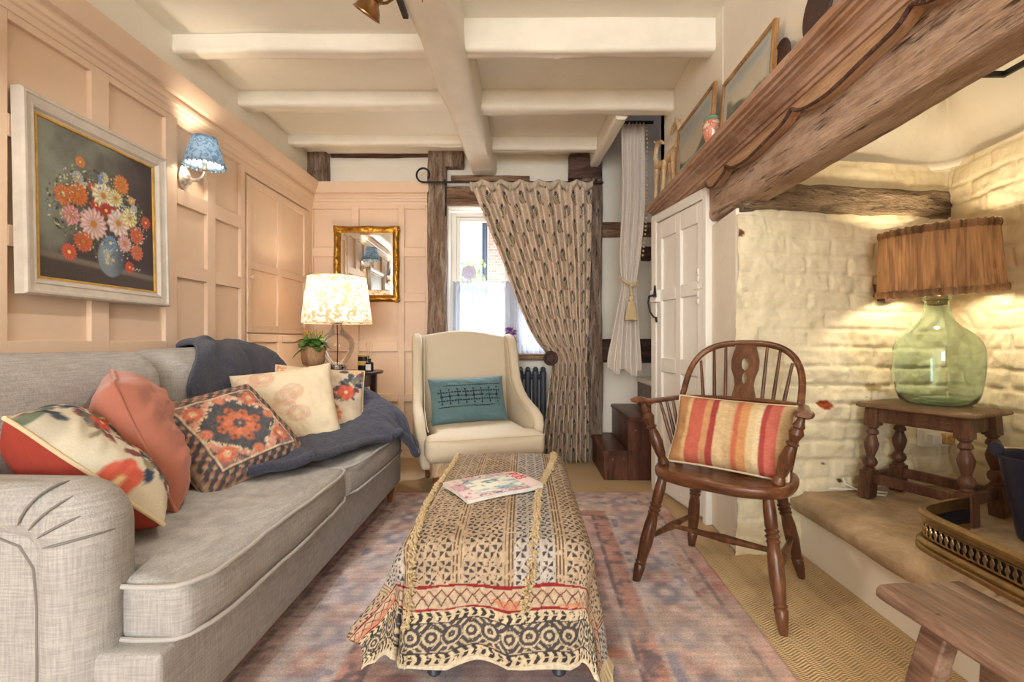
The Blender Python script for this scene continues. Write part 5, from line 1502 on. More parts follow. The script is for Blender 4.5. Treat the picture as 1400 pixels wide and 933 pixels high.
for b in (-0.42, 0.60):
    m.tube([on_cushion(None, a, b) for a in np.linspace(-0.9, 0.9, 46)], 0.0022, 5)
    for a in np.linspace(-0.88, 0.88, 26): m.tube([on_cushion(None, a - 0.012, b - 0.02), on_cushion(None, a + 0.012, b + 0.02)], 0.0024, 5)
for i, a in enumerate(np.linspace(-0.78, 0.78, 8)):
    for b in (0.22, -0.06):
        sgn = 1 if b > 0.1 else -1
        m.tube([on_cushion(None, a, b - 0.14*sgn), on_cushion(None, a, b + 0.06*sgn), on_cushion(None, a, b + 0.20*sgn)], 0.0028, 5)
        m.tube([on_cushion(None, a - 0.075, b + 0.06*sgn), on_cushion(None, a, b + 0.06*sgn), on_cushion(None, a + 0.075, b + 0.06*sgn)], 0.0028, 5)
        for dx, dy in ((0, .20), (-.075, .06), (.075, .06)):
            m.ball(on_cushion(None, a + dx, b + dy*sgn), 0.0062, 6, 4)
    m.ball(on_cushion(None, a, 0.08), (0.010, 0.010, 0.004), 8, 5)
    if i < 7: m.tube([on_cushion(None, a + 0.03, 0.08), on_cushion(None, a + 0.19, 0.08)], 0.0028, 5)
m.build('embroidery', M['black_trim'], tc_)

# ================================================================== RADIATOR
rd = thing('radiator', 'charcoal grey column radiator under the window', 'radiator', (-0.18, 4.055, 0))
for k in range(13):
    x = -0.42 + 0.0635*k
    m = MB()
    pts = []
    for z in np.linspace(0.15, 0.74, 8): pts.append((x, -0.045, z))
    for yv in (-0.045, 0.0, 0.045):
        m.tube([(x, yv, 0.14), (x, yv, 0.2), (x, yv, 0.69), (x, yv, 0.745)], [0.026, 0.025, 0.025, 0.026], 12)
    m.tube([(x, -0.055, 0.745), (x, -0.03, 0.762), (x, 0.03, 0.762), (x, 0.055, 0.745)], [0.018, 0.022, 0.022, 0.018], 12)
    m.tube([(x, -0.055, 0.15), (x, -0.03, 0.135), (x, 0.03, 0.135), (x, 0.055, 0.15)], [0.018, 0.022, 0.022, 0.018], 12)
    m.build('column', M['radiator'], rd)
for z in (0.70, 0.19):
    m = MB(); m.tube([(-0.44, 0, z), (0.37, 0, z)], 0.02, 12); m.build('header_pipe', M['radiator'], rd)
for x in (-0.42, 0.342):
    m = MB(); m.tube([(x, 0, 0.14), (x, 0, 0.0)], [0.016, 0.02], 10); m.build('foot', M['radiator'], rd)

# ================================================================== CURTAIN POLE AND PATTERNED CURTAIN
pole = thing('curtain_pole', 'black iron curtain pole with looped end above the window', 'curtain pole', (-0.1, 3.995, 2.315))
m = MB(); m.tube([(-0.80, 3.995, 2.315), (0.66, 3.995, 2.312)], 0.009, 10); m.build('rod', M['iron'], pole, True)
m = MB(); loop = [(-0.80, 3.995, 2.315)]
for k in range(15):
    a = -PI/2 - k/14*2*PI*0.86
    loop.append((-0.80 + 0.055*math.cos(a) - 0.03, 3.995 - 0.002*k, 2.370 + 0.055*math.sin(a)))
m.tube(loop, 0.008, 8); m.build('finial', M['iron'], pole, True)
for x in (-0.655, 0.60):
    m = MB(); m.tube([(x, 4.07, 2.33), (x, 4.0, 2.335), (x, 3.985, 2.318)], 0.008, 8); m.tube([(x, 4.058, 2.335), (x, 4.058, 2.05 if x < 0 else 2.24)], 0.006, 8); m.build('bracket', M['iron'], pole, True)
def sprig_tile():
    p = Pic(130, 160, (232, 210, 186))
    n = fbm(p.X*20, p.Y*26, 0, 4, 3); p.a = mixc(C8(238, 218, 196), C8(226, 200, 176), sstep(-.3, .4, n))
    rg = random.Random(7)
    def sprig(cx, cy, f):
        for k in range(11):
            t_ = k/10; p.ell(cx + f*0.05*math.sin(t_*3), cy - 0.20 + 0.36*t_, 0.006, 0.022, (96, 86, 62), 0, 0.4)
        for k in range(9):
            t_ = k/8; s_ = 1 if k % 2 else -1
            p.ell(cx + f*0.05*math.sin(t_*3) + s_*0.10, cy - 0.16 + 0.28*t_, 0.065, 0.020, rg.choice([(112, 112, 76), (84, 88, 70), (140, 130, 88), (100, 96, 64)]), s_*0.7, 0.2)
        p.flower(cx + f*0.02, cy + 0.17, 0.075, (84, 80, 88), (150, 130, 104), 6, 0.3, (60, 60, 70))
        p.flower(cx - f*0.13, cy - 0.20, 0.05, (176, 112, 100), (90, 90, 76), 5, 0.3)
    sprig(0.27, 0.28, 1); sprig(0.75, 0.75, -1)
    for k in range(24): p.ell(rg.random(), rg.random(), 0.018, 0.007, (150, 130, 96), rg.uniform(0, 3), 0.3)
    return p.a
TILE = sprig_tile()
def tile_sample(cu, cv, tw, th):
    return sample(TILE, (cu/tw) % 1.0, (cv/th) % 1.0)
def drape(name, mat, zs, lefts, rights, y0, nfold, amps, cloth_w, nu, nv, seed, colr=None, header=False, skew=0.6):
    """curtain: edges given at heights zs"""
    v = np.linspace(0, 1, nv); z = zs[0] + (zs[-1] - zs[0])*v
    zi = np.array(zs)[::-1]; f = lambda a: np.interp(z, zi, np.array(a)[::-1])
    def sm(a): 
        k = 9; p = np.pad(a, k, mode='edge'); return np.convolve(p, np.ones(2*k+1)/(2*k+1), 'valid')
    L, Rr, A = sm(f(lefts)), sm(f(rights)), sm(f(amps))
    u = np.linspace(0, 1, nu)
    U, Vv = np.meshgrid(u, v, indexing='ij')
    Zm = np.broadcast_to(z, U.shape)
    wv = U + 0.012*fbm(U*6, Vv*3, 0, seed, 3)
    ph = 2*PI*nfold*wv
    depth = np.sin(ph) + 0.35*np.sin(ph*0.5 + 1.3 + 2*Vv) + 0.3*fbm(U*nfold*0.7, Vv*2.2, 0, seed + 3, 3)
    X = L + (Rr - L)*(U + 0.35/nfold/2/PI*skew*np.cos(ph))
    Y = y0 - A*depth
    Zz = Zm + 0.004*fbm(U*9, Vv*2, 0, seed + 6, 2)
    return X, Y, Zz, U, Vv
zs = [2.285, 2.20, 2.05, 1.90, 1.75, 1.60, 1.45, 1.30, 1.15, 1.02, 0.93, 0.87, 0.81, 0.70, 0.55, 0.35, 0.15, 0.0]
# left edge of the curtain as it sweeps to the tie
lef = [-0.43, -0.40, -0.335, -0.28, -0.215, -0.155, -0.10, -0.045, 0.02, 0.085, 0.15, 0.215, 0.225, 0.215, 0.195, 0.175, 0.155, 0.145]
rig = [0.555, 0.555, 0.552, 0.550, 0.548, 0.545, 0.54, 0.535, 0.53, 0.525, 0.52, 0.515, 0.515, 0.52, 0.525, 0.53, 0.53, 0.53]
amp = [0.030, 0.036, 0.040, 0.042, 0.042, 0.042, 0.040, 0.038, 0.034, 0.030, 0.026, 0.022, 0.026, 0.034, 0.042, 0.046, 0.050, 0.050]
amp = [q*0.85 for q in amp]
X, Y, Zz, U, Vv = drape('c', None, zs, lef, rig, 3.955, 10, amp, 2.0, 440, 300, 12, skew=0.35)
Y += -0.03*np.exp(-((Zz - 0.87)/0.12)**2)*np.sin(PI*U)
# cloth runs at a slant above the tie so the print follows the folds
cu = U*1.30 + 0.02*fbm(U*5, Vv*2, 0, 3, 2); cv = (2.3 - Zz)*1.0
colr = tile_sample(cu, 5 - cv, 0.190, 0.235)
fr_ = sstep(0.93, 0.99, 1 - Vv); 
P = np.stack([X, Y, np.maximum(Zz, 0.012)], -1)
cur = grid_obj('patterned_curtain', P, M['vcurtain'], colr=colr, solid=0.003)
tag(cur, 'full length beige curtain printed with green sprigs, tied back at the window', 'curtain')
# ruffled header
nu = 300; s = np.linspace(0, 1, nu); t_ = np.linspace(0, 1, 9)
Sg_, Tg = np.meshgrid(s, t_, indexing='ij')
xx = -0.44 + 1.0*Sg_; dr = 0.5 + 0.5*np.sin(2*PI*6.5*Sg_ + 0.4); dr2 = np.sin(2*PI*13*Sg_)
P = np.stack([xx + 0.006*np.cos(2*PI*13*Sg_)*Tg, 3.985 - Tg*0.030 - 0.012*dr2*Tg - 0.055*np.sin(PI*Tg*0.9), 2.300 + 0.025*np.sin(PI*Tg*0.9) - Tg*(0.030 + 0.060*dr)], -1)
hd = grid_obj('ruffled_heading', P, M['vcurtain'], cur, colr=mixc(tile_sample(Sg_*1.3, 2 + Tg*0.09, 0.185, 0.225), C8(214, 198, 178), np.full(Sg_.shape, 0.75)), solid=0.004)
for k in range(11):
    x = -0.41 + 0.092*k
    m = MB(); m.tube([(x, 3.995 + 0.016*math.cos(a), 2.306 + 0.020*math.sin(a)) for a in np.linspace(0, 2*PI, 15)], 0.0022, 6)
    m.build('curtain_ring', M['iron'], cur)
hb = thing('curtain_holdback', 'round dark wood holdback knob pinning the patterned curtain', 'curtain holdback', (0.215, 4.02, 0.865))
m = MB(); m.tube([(0.215, 4.06, 0.865), (0.215, 3.90, 0.865)], 0.009, 10); m.build('stem', M['iron'], hb, True)
m = MB(); m.lathe([(0.004, -0.008), (0.052, -0.006), (0.060, 0.0), (0.060, 0.008), (0.050, 0.014), (0.040, 0.012), (0.034, 0.018), (0.004, 0.020)], 28, Matrix.Translation((0.215, 3.875, 0.862)) @ Matrix.Rotation(R(90), 4, 'X') @ Matrix.Rotation(R(10), 4, 'Y')); m.build('knob', M['dark_oval'], hb, True)
# cafe curtain
nu, nv = 220, 20; s, t_ = np.linspace(0, 1, nu), np.linspace(0, 1, nv); Sg_, Tg = np.meshgrid(s, t_, indexing='ij')
P = np.stack([-0.625 + 1.02*Sg_, 4.245 - 0.010*np.sin(2*PI*26*Sg_ + 1.5*fbm(Sg_*8, Tg*2, 0, 3, 2)) - 0.006*np.sin(2*PI*9*Sg_), 1.525 - 0.635*Tg + 0.004*np.sin(2*PI*52*Sg_)*(Tg < 0.05)], -1)
cc_ = grid_obj('cafe_curtain', P, M['sheer'])
tag(cc_, 'sheer white cafe curtain across the lower half of the window', 'curtain')
m = MB(); m.tube([(-0.63, 4.245, 1.522), (0.40, 4.245, 1.522)], 0.006, 8); m.build('rod', M['white_gloss'], cc_)
st_ = thing('window_sticker', 'round pale lilac sticker on the window glass above the cafe curtain', 'sticker', (-0.485, 4.288, 1.607))
m = MB(); m.lathe([(0.002, 0), (0.064, 0), (0.064, 0.002), (0.002, 0.002)], 32, Matrix.Rotation(R(90), 4, 'X')); M['sticker'] = m_paint('lilac_sticker', rgb(206, 200, 224), 0.5, 0.03, 20, 0); m.build('disc', M['sticker'], st_)
m = MB(); m.tube([(0.048*math.cos(a), -0.003, 0.048*math.sin(a)) for a in np.linspace(0, 2*PI, 33)], 0.0018, 5)
m.tube([(-0.018, -0.003, -0.012), (0, -0.003, 0.022), (0.018, -0.003, -0.012)], 0.003, 5); m.box(-0.022, 0.022, -0.0035, -0.002, -0.022, -0.018)
M['sticker_ink'] = m_paint('sticker_ink', rgb(236, 232, 240), 0.5, 0.02, 20, 0); m.build('emblem', M['sticker_ink'], st_)
# flowers on the sill
fv = thing('flower_posy', 'purple and pink flower posy in a small vase on the window sill', 'flowers', (-0.105, 4.10, 0.89))
m = MB(); m.lathe([(0.02, 0), (0.032, 0.005), (0.038, 0.04), (0.028, 0.075), (0.032, 0.085), (0.026, 0.085), (0.02, 0.01)], 20); m.build('vase', M['rose'], fv)
rg = random.Random(9)
for (cx_, cy_, cz_, r_, mt) in ((0.0, -0.01, 0.185, 0.052, 'purple'), (0.02, -0.03, 0.115, 0.044, 'rose'), (-0.045, -0.01, 0.13, 0.040, 'rose'), (-0.03, 0.0, 0.20, 0.034, 'purple')):
    m = MB()
    for k in range(34):
        a = rg.uniform(0, 2*PI); el = rg.uniform(-0.3, 1.4)
        d = Vector((math.cos(a)*math.cos(el), math.sin(a)*math.cos(el), math.sin(el)))
        leaf(m, Vector((cx_, cy_, cz_)) + d*r_*0.3, d, r_*0.75, r_*0.32, 0.3, 4)
    m.build('blossom', M[mt], fv, angle=180)

# ================================================================== STAIRS
stairs = S(thing('staircase', 'dark oak winding cottage stairs in the far right corner', 'staircase', (0.80, 3.8, 0)))
def tread(x0, x1, y0, y1, z, nose=0.022):
    m = beam(((x0+x1)/2, y0 - nose, z - 0.016), ((x0+x1)/2, y1, z - 0.016), x1 - x0 + nose, 0.034, amp=0.002, n=24, seed=int(z*100), rnd=0.010)
    S(m.build('tread', M['stairwood'], stairs, True, angle=60))
m = MB(); m.box(0.575, 0.605, 3.465, 4.14, 0, 0.185); m.box(0.605, 0.755, 3.465, 3.49, 0, 0.185); S(m.build('riser', M['stairwoodz'], stairs, True, bevel=0.004))
tread(0.575, 0.765, 3.46, 4.14, 0.217)
m = MB(); m.box(0.755, 0.785, 3.49, 4.14, 0, 0.43); m.box(0.745, 0.965, 3.455, 3.49, 0, 0.43); S(m.build('riser', M['stairwoodz'], stairs, True, bevel=0.004))
tread(0.755, 1.2, 3.44, 4.14, 0.462)
m = MB(); m.box(0.975, 1.01, 3.40, 4.14, 0.46, 0.66); S(m.build('riser', M['stairwoodz'], stairs, True, bevel=0.004))
V, F = rbox(0.955, 1.5, 3.40, 4.13, 0.655, 0.70, nx=14, ny=14, nz=6, r=0.02); S(finish(raw_mesh('tread', V, F), 'tread', M['white_gloss'], stairs, True, angle=180))
m = MB(); m.box(1.25, 1.28, 3.36, 4.14, 0.69, 0.92); m.box(1.25, 1.9, 3.36, 4.14, 0.90, 0.93); S(m.build('riser', M['stairwoodz'], stairs, True, bevel=0.004))
m = MB()
for x, z in ((0.64, 0.15), (0.72, 0.152), (0.80, 0.36)): m.ball((x, 3.466 if x < .76 else 3.456, z), (0.007, 0.004, 0.007), 8, 6)
S(m.build('peg', M['benchwood'], stairs, True))
wb = tag(MB().box(1.00, 1.085, 4.105, 4.13, 1.685, 1.805).build('wall_block', M['dark_timber'], None, bevel=0.006), 'small square dark timber block on the staircase wall behind the white curtain', 'timber block')

# white stair curtain with tassel tie
zs = [2.58, 2.40, 2.20, 2.00, 1.80, 1.60, 1.50, 1.42, 1.34, 1.25, 1.10, 0.95, 0.83, 0.73]
lef = [0.705, 0.708, 0.712, 0.712, 0.700, 0.692, 0.700, 0.715, 0.700, 0.680, 0.648, 0.625, 0.605, 0.600]
rig = [0.875, 0.880, 0.880, 0.880, 0.868, 0.845, 0.828, 0.815, 0.818, 0.825, 0.838, 0.848, 0.856, 0.862]
amp = [0.012, 0.014, 0.016, 0.017, 0.017, 0.015, 0.012, 0.010, 0.013, 0.017, 0.022, 0.026, 0.028, 0.030]
X, Y, Zz, U, Vv = drape('w', None, zs, lef, rig, 3.50, 6.5, amp, 1.4, 220, 200, 40, skew=0.9)
Zz = Zz + 0.05*sstep(0.80, 1.0, Vv)*(0.5 + 0.5*np.sin(2*PI*2.2*U + 1.0)) + 0.03*sstep(0.8, 1, Vv)*(1 - U)
wc = grid_obj('white_curtain', np.stack([X, Y, Zz], -1), M['white_cloth'], solid=0.003)
tag(wc, 'long white cotton curtain with pompom edge at the foot of the stairs', 'curtain')
m = MB()
for z in np.arange(1.62, 2.56, 0.030):
    x = float(np.interp(-z, [-q for q in zs], rig)) + 0.012
    m.ball((x, 3.485, z), 0.0085, 6, 5)
m.build('pompom_trim', M['fringe'], wc)
tie = thing('tassel_tieback', 'cream rope tieback with tassel round the white stair curtain', 'curtain tieback', (0.77, 3.46, 1.42))
m = MB(); m.tube([(0.695, 3.50, 1.47), (0.71, 3.455, 1.435), (0.76, 3.435, 1.400), (0.81, 3.445, 1.40), (0.825, 3.49, 1.43)], 0.009, 8)
m.tube([(0.76, 3.435, 1.40), (0.765, 3.42, 1.34), (0.762, 3.42, 1.29)], 0.008, 8); m.ball((0.765, 3.425, 1.395), 0.018, 10, 8); m.build('rope', M['fringe'], tie, True)
m = MB(); m.lathe([(0.004, 0.11), (0.017, 0.10), (0.020, 0.085), (0.013, 0.072), (0.019, 0.060), (0.026, 0.03), (0.036, -0.03), (0.039, -0.06), (0.004, -0.062)], 20, Matrix.Translation((0.762, 3.42, 1.215)))
for k in range(28):
    a = 2*PI*k/28; m.tube([(0.762 + 0.020*math.cos(a), 3.42 + 0.020*math.sin(a), 1.27), (0.762 + 0.037*math.cos(a), 3.42 + 0.037*math.sin(a), 1.19), (0.762 + 0.041*math.cos(a), 3.42 + 0.041*math.sin(a), 1.145)], 0.0035, 5)
m.build('tassel', M['fringe'], tie, True)
m = MB(); m.tube([(0.64, 3.50, 2.585), (0.94, 3.50, 2.585)], 0.012, 10); sp_ = m.build('stair_curtain_rail', M['iron']); tag(sp_, 'short dark rail at the ceiling carrying the white stair curtain', 'curtain rail')

# ================================================================== OTTOMAN with cloth
OX0, OX1, OY0, OY1, OT = -0.345, 0.185, 1.345, 2.43, 0.425
ot = thing('ottoman', 'long upholstered ottoman hidden under the printed throw', 'ottoman', ((OX0+OX1)/2, (OY0+OY1)/2, 0.013))
V, F = rbox(OX0 + 0.012, OX1 - 0.012, OY0 + 0.012, OY1 - 0.012, 0.20, OT - 0.012, nx=20, ny=30, nz=10, r=0.05)
finish(raw_mesh('padded_top', V, F), 'padded_top', m_fabric('grey_blue_linen', rgb(112, 118, 132), weave=500), ot, True, angle=180)
for x in (OX0 + 0.08, OX1 - 0.08):
    for y in (OY0 + 0.09, OY1 - 0.09):
        m = MB(); m.lathe([(0.018, 0.013), (0.022, 0.02), (0.016, 0.035), (0.024, 0.06), (0.030, 0.10), (0.022, 0.135), (0.030, 0.15), (0.024, 0.165), (0.034, 0.18), (0.034, 0.215)], 16, Matrix.Translation((x, y, 0))); m.build('leg', M['radiator'], ot, True)
# --- cloth
CU0, CU1, CV0, CV1 = OX0 - 0.270, OX1 + 0.315, OY0 - 0.300, OY1 + 0.22
nu, nv = 460, 600
cu, cv = np.meshgrid(np.linspace(CU0, CU1, nu), np.linspace(CV0, CV1, nv), indexing='ij')
rc = 0.035
qx = np.clip(cu, OX0 + rc, OX1 - rc); qy = np.clip(cv, OY0 + rc, OY1 - rc)
dx, dy = cu - qx, cv - qy
d = np.hypot(dx, dy); sd = np.maximum(d, 1e-6); ux, uy = dx/sd, dy/sd
cor = (np.abs(ux*uy)*2)          # 1 at the diagonal of a corner
Rr = rc + 0.012
left = np.clip(-ux, 0, 1); front = np.clip(-uy, 0, 1)
flare = R(80) + R(7)*np.clip(ux, 0, 1) - R(14)*np.sin(PI*cor*0.5)*1.0 - R(16)*cor*(left > 0.3)*(front > 0.3)
th = np.minimum(d/Rr, flare)
outw = Rr*np.sin(th) + np.maximum(d - Rr*flare, 0)*np.cos(flare)
drop = Rr*(1 - np.cos(th)) + np.maximum(d - Rr*flare, 0)*np.sin(flare)
hang = sstep(0.08, 0.30, d)
wave = 0.020*np.sin(cu*19 + 0.8)*np.abs(uy) + 0.022*np.sin(cv*13 + 2.0)*np.abs(ux)
outw = outw + hang*(wave + 0.012*fbm(cu*6, cv*6, 0, 3, 3)) 
dome = 0.030*(1 - ((cu - (OX0+OX1)/2)/0.30)**2).clip(0, 1)*(1 - (np.abs(cv - (OY0+OY1)/2)/0.56)**4).clip(0, 1)
crease = 0.0035*fbm(cu*9, cv*9, 0, 9, 4)
fl = cor*(left > 0.02)*(front > 0.02)*sstep(0.04, 0.2, d)
right = np.clip(ux, 0, 1); fr2 = cor*(right > 0.02)*(front > 0.02)*sstep(0.04, 0.2, d)
ux2 = ux*(1 - 0.42*fl - 0.55*fr2); uy2 = uy*(1 - 0.72*fl - 0.30*fr2)
outw = outw + hang*0.06*np.clip(-ux, 0, 1)*sstep(0.6, 1.0, -ux)*sstep(2.0, 1.5, cv)*(d/0.28)
Xc = qx + ux2*outw; Yc = qy + uy2*outw; Zc = OT + dome + 0.004 + crease*(1 - 0.3*hang) - drop + hang*0.015*np.abs(np.sin(cu*19 + 0.8))*np.abs(uy)
Zc = np.maximum(Zc, 0.022)
# --- printed pattern in cloth metres: a = across, b = from the front hem
def cloth_colors(a, b):
    n = fbm(a*60, b*60, 0, 3, 2); n3 = fbm(a*5, b*5, 0, 8, 3)
    cream = mixc(C8(194, 172, 146), C8(178, 154, 126), sstep(-.4, .4, n3)); ink = C8(74, 70, 70)
    A = cream.copy()
    wid = 0.142
    st = a/wid; k = np.floor(st); f = (st - k)*wid          # 0..wid inside stripe
    lines = ((np.abs(f - 0.006) < 0.0022) | (np.abs(f - 0.016) < 0.0022) | (np.abs(f - (wid - 0.004)) < 0.0018))
    shade = np.where((k.astype(int) % 3 == 1)[..., None], C8(186, 176, 166)*np.ones(3), cream)
    A = np.where(((f > 0.02) & (f < wid - 0.008))[..., None], shade, A)
    # pinwheel triangles on a grid of 58 mm
    cell = 0.037; fx = (f - 0.022)/((wid - 0.032)/3); fy = (b + 0.02)/cell
    ix = np.floor(fx); iy = np.floor(fy); px_ = fx - ix - .5; py_ = fy - iy - .5
    th_ = np.arctan2(py_, px_); rr = np.maximum(np.abs(px_), np.abs(py_))
    sec = np.floor((th_ + PI)/(PI/4)).astype(int)
    tri = ((sec % 2) == 0) & (rr < 0.42) & (rr > 0.08)
    dia = (np.abs(px_) + np.abs(py_) > 0.93)
    wear = fbm(a*90, b*90, 0, 14, 3) > -0.28
    inst = (f > 0.022) & (f < wid - 0.010)
    A = np.where((inst & (tri | dia) & wear)[..., None], ink*1.0, A)
    A = np.where((lines & wear)[..., None], C8(104, 84, 64), A)
    # front border
    w_ = b + 0.004*np.sin(a*25)
    B = np.ones(A.shape)*C8(190, 168, 142)
    zz_ = np.abs(((a/0.034) % 1) - .5)*2
    red = C8(140, 44, 48)
    zig = np.abs((w_ - 0.168) - (zz_ - .5)*0.026) < 0.0032
    zig2 = np.abs((w_ - 0.186) - (.5 - zz_)*0.018) < 0.0026
    B = np.where(zig[..., None], C8(96, 66, 58), B); B = np.where(zig2[..., None], C8(120, 70, 60), B)
    for c_, h_ in ((0.206, 0.0042), (0.146, 0.003)):
        B = np.where((np.abs(w_ - c_) < h_*(1 + 0.6*fbm(a*20, a*0, 0, 4, 2)))[..., None], red, B)
    B = np.where(((w_ > 0.150) & (w_ < 0.172) & (fbm(a*9, b*20, 0, 22, 2) > 0.25))[..., None], mixc(B, C8(196, 112, 80), np.full(a.shape, .6)), B)
    def chev(c_, h_):
        t_ = (w_ - c_)/h_
        q = ((a/0.024) + 0.42*np.abs(t_)) % 1
        return (np.abs(t_) < 1), (q < 0.5) & (np.abs(t_) < 0.86) & (np.abs(t_) > 0.06)
    for c_ in (0.128, 0.026):
        inb, on = chev(c_, 0.014)
        B = np.where(inb[..., None], C8(206, 188, 156), B); B = np.where((on & wear)[..., None], C8(60, 56, 56), B)
    scr = (w_ > 0.044) & (w_ < 0.110)
    sx_ = (a/0.105) % 1 - .5; sy_ = (w_ - 0.077)/0.095
    rr1 = np.hypot(sx_, sy_); rr2 = np.abs(sx_) + np.abs(sy_)
    rx = np.hypot(np.abs(sx_) - .5, sy_)
    lin_ = ((rr2 * 4.5) % 1 < 0.40) & (rr2 > 0.3)
    sp = (np.sin(rx*38 + np.arctan2(sy_, np.abs(sx_) - .5)) > 0.15) & (rx < 0.27)
    flo = (np.sin(rr1*42) > 0.1) & (rr1 < 0.24)
    on = (lin_ & (rx > 0.28)) | sp | flo
    B = np.where(scr[..., None], np.where(on[..., None], C8(196, 178, 146), C8(78, 74, 76)), B)
    B = np.where(((np.abs(w_ - 0.040) < 0.002) | (np.abs(w_ - 0.1125) < 0.002))[..., None], C8(70, 64, 64), B)
    B = np.where((w_ < 0.010)[..., None], C8(216, 202, 176), B)
    A = np.where((w_ < 0.212)[..., None], B, A)
    return A
a_ = cu - CU0; b_ = cv - CV0
colr = cloth_colors(a_, b_)
colr *= (1 + 0.12*fbm(cu*150, cv*120, 0, 6, 2))[..., None]
cl = grid_obj('printed_throw', np.stack([Xc, Yc, Zc], -1), M['vcloth'], colr=colr, solid=0.004, offset=1.0)
tag(cl, 'block printed beige and black cotton throw with fringes draped over the ottoman', 'throw blanket')
# fringe strips lying on the cloth, hem tassels at the right edge
def surf(cu_, cv_):
    i = np.clip((cu_ - CU0)/(CU1 - CU0)*(nu - 1), 0, nu - 1); j = np.clip((cv_ - CV0)/(CV1 - CV0)*(nv - 1), 0, nv - 1)
    i0, j0 = int(i), int(j); i1, j1 = min(i0 + 1, nu - 1), min(j0 + 1, nv - 1)
    return Vector((Xc[i0, j0], Yc[i0, j0], Zc[i0, j0])), (Vector((Xc[i1, j0] - Xc[max(i0-1,0), j0], Yc[i1, j0] - Yc[max(i0-1,0), j0], Zc[i1, j0] - Zc[max(i0-1,0), j0])).cross(Vector((Xc[i0, j1] - Xc[i0, max(j0-1,0)], Yc[i0, j1] - Yc[i0, max(j0-1,0)], Zc[i0, j1] - Zc[i0, max(j0-1,0)])))).normalized()
rg = random.Random(12)
def fringe_strip(u0, v0, u1, v1, wid):
    m = MB(); N = 260
    for k in range(N):
        t_ = k/(N-1); uu = u0 + (u1 - u0)*t_ + 0.010*math.sin(t_*9); vv = v0 + (v1 - v0)*t_
        for s in range(3):
            off = rg.uniform(-wid, wid)
            p0, n0 = surf(uu + off*0.3, vv); p1, n1 = surf(uu + off, vv + rg.uniform(-0.012, 0.012))
            m.tube([tuple(p0 + n0*0.005), tuple((p0 + p1)/2 + n0*rg.uniform(0.010, 0.018)), tuple(p1 + n1*rg.uniform(0.006, 0.012))], [0.0028, 0.0032, 0.0018], 5)
    m.build('fringe_strip', M['fringe'], cl)
fringe_strip(OX0 + 0.02, OY1 - 0.02, OX0 + 0.03, OY0 - 0.20, 0.014)
fringe_strip(OX1 - 0.035, OY1 - 0.01, OX0 + 0.345, OY0 - 0.155, 0.017)
m = MB()
for k in range(150):
    cvv = CV0 + 0.10 + rg.random()*0.95
    p0, n0 = surf(CU1 - 0.002, cvv)
    L = rg.uniform(0.09, 0.15); o = Vector((rg.uniform(0.0, 0.03), rg.uniform(-0.02, 0.02), 0))
    e = p0 + o - Vector((0, 0, min(L, p0.z - 0.018)))
    m.tube([tuple(p0), tuple(p0*0.5 + e*0.5 + Vector((rg.uniform(-.008, .014), rg.uniform(-.008, .008), 0))), tuple(e)], [0.0035, 0.0038, 0.0022], 5)
m.build('tassel_hem', M['fringe'], cl)
# --- magazine
def mag_pic():
    rg = random.Random(3); p = Pic(240, 180, (226, 196, 196))
    X, Y = p.X, p.Y
    p.a = mixc(C8(232, 214, 210), C8(206, 160, 168), sstep(-.2, .4, fbm(X*6, Y*5, 0, 2, 4)))
    inn = (X > 0.16) & (X < 0.80) & (Y > 0.10) & (Y < 0.78)
    sc = mixc(C8(240, 236, 214), C8(150, 176, 190), sstep(-.1, .5, fbm(X*5, Y*9, 0, 5, 4))); sc = mixc(sc, C8(96, 130, 140), sstep(.25, .5, fbm(X*9, Y*12, 0, 15, 3)))
    p.a = np.where(inn[..., None], sc, p.a)
    for i in range(120):
        x, y = rg.random(), rg.choice([rg.uniform(0.0, 0.12), rg.uniform(0.78, 0.98)]) if rg.random() < .7 else rg.random()
        if 0.16 < x < 0.8 and 0.12 < y < 0.78: x = rg.uniform(0, 0.16)
        p.ell(x, y, rg.uniform(.012, .035), rg.uniform(.01, .025), rg.choice([(190, 110, 150), (120, 130, 96), (96, 104, 84), (214, 150, 150), (236, 220, 200), (110, 92, 130)]), rg.uniform(0, 3), .35)
    p.blend((X > 0.82)*0.8, C8(240, 222, 214))
    return p.a
mz = surf(-0.07, 1.87)[0].z
mg = thing('magazine', 'glossy magazine with pink and green cover lying on the ottoman throw', 'magazine', (-0.115, 1.765, mz + 0.004), R(31))
n1, n2 = 120, 90; u, v = np.meshgrid(np.linspace(0, 1, n1), np.linspace(0, 1, n2), indexing='ij')
mwid, mhei = 0.30, 0.225
def mag_z(u, v): return 0.016 + 0.005*np.sin(PI*np.clip(v, 0, 1)) + 0.012*sstep(0.75, 1.0, u)*(1 - v)*0.7 - 0.005*((u - .5)**2)*4
P = np.stack([(u - .5)*mwid, (v - .5)*mhei, mag_z(u, v)], -1)
grid_obj('cover', P, M['vplate'], mg, colr=sample(mag_pic(), u, v), solid=0.0008, offset=1)
for layer, off in ((0, 0.0), (1, 0.0)):
    Q = np.stack([(u - .5)*(mwid - 0.004), (v - .5)*(mhei - 0.004), mag_z(u, v) - 0.002], -1)
m = MB(); k1 = 24
ring_t = [((q - .5)*(mwid - .004), -(mhei - .004)/2, float(mag_z(q, 0)) - 0.0015) for q in np.linspace(0, 1, k1)] + [((mwid - .004)/2, (q - .5)*(mhei - .004), float(mag_z(1, q)) - 0.0015) for q in np.linspace(0, 1, k1)[1:]] + [((.5 - q)*(mwid - .004), (mhei - .004)/2, float(mag_z(1 - q, 1)) - 0.0015) for q in np.linspace(0, 1, k1)[1:]] + [(-(mwid - .004)/2, (.5 - q)*(mhei - .004), float(mag_z(0, 1 - q)) - 0.0015) for q in np.linspace(0, 1, k1)[1:-1]]
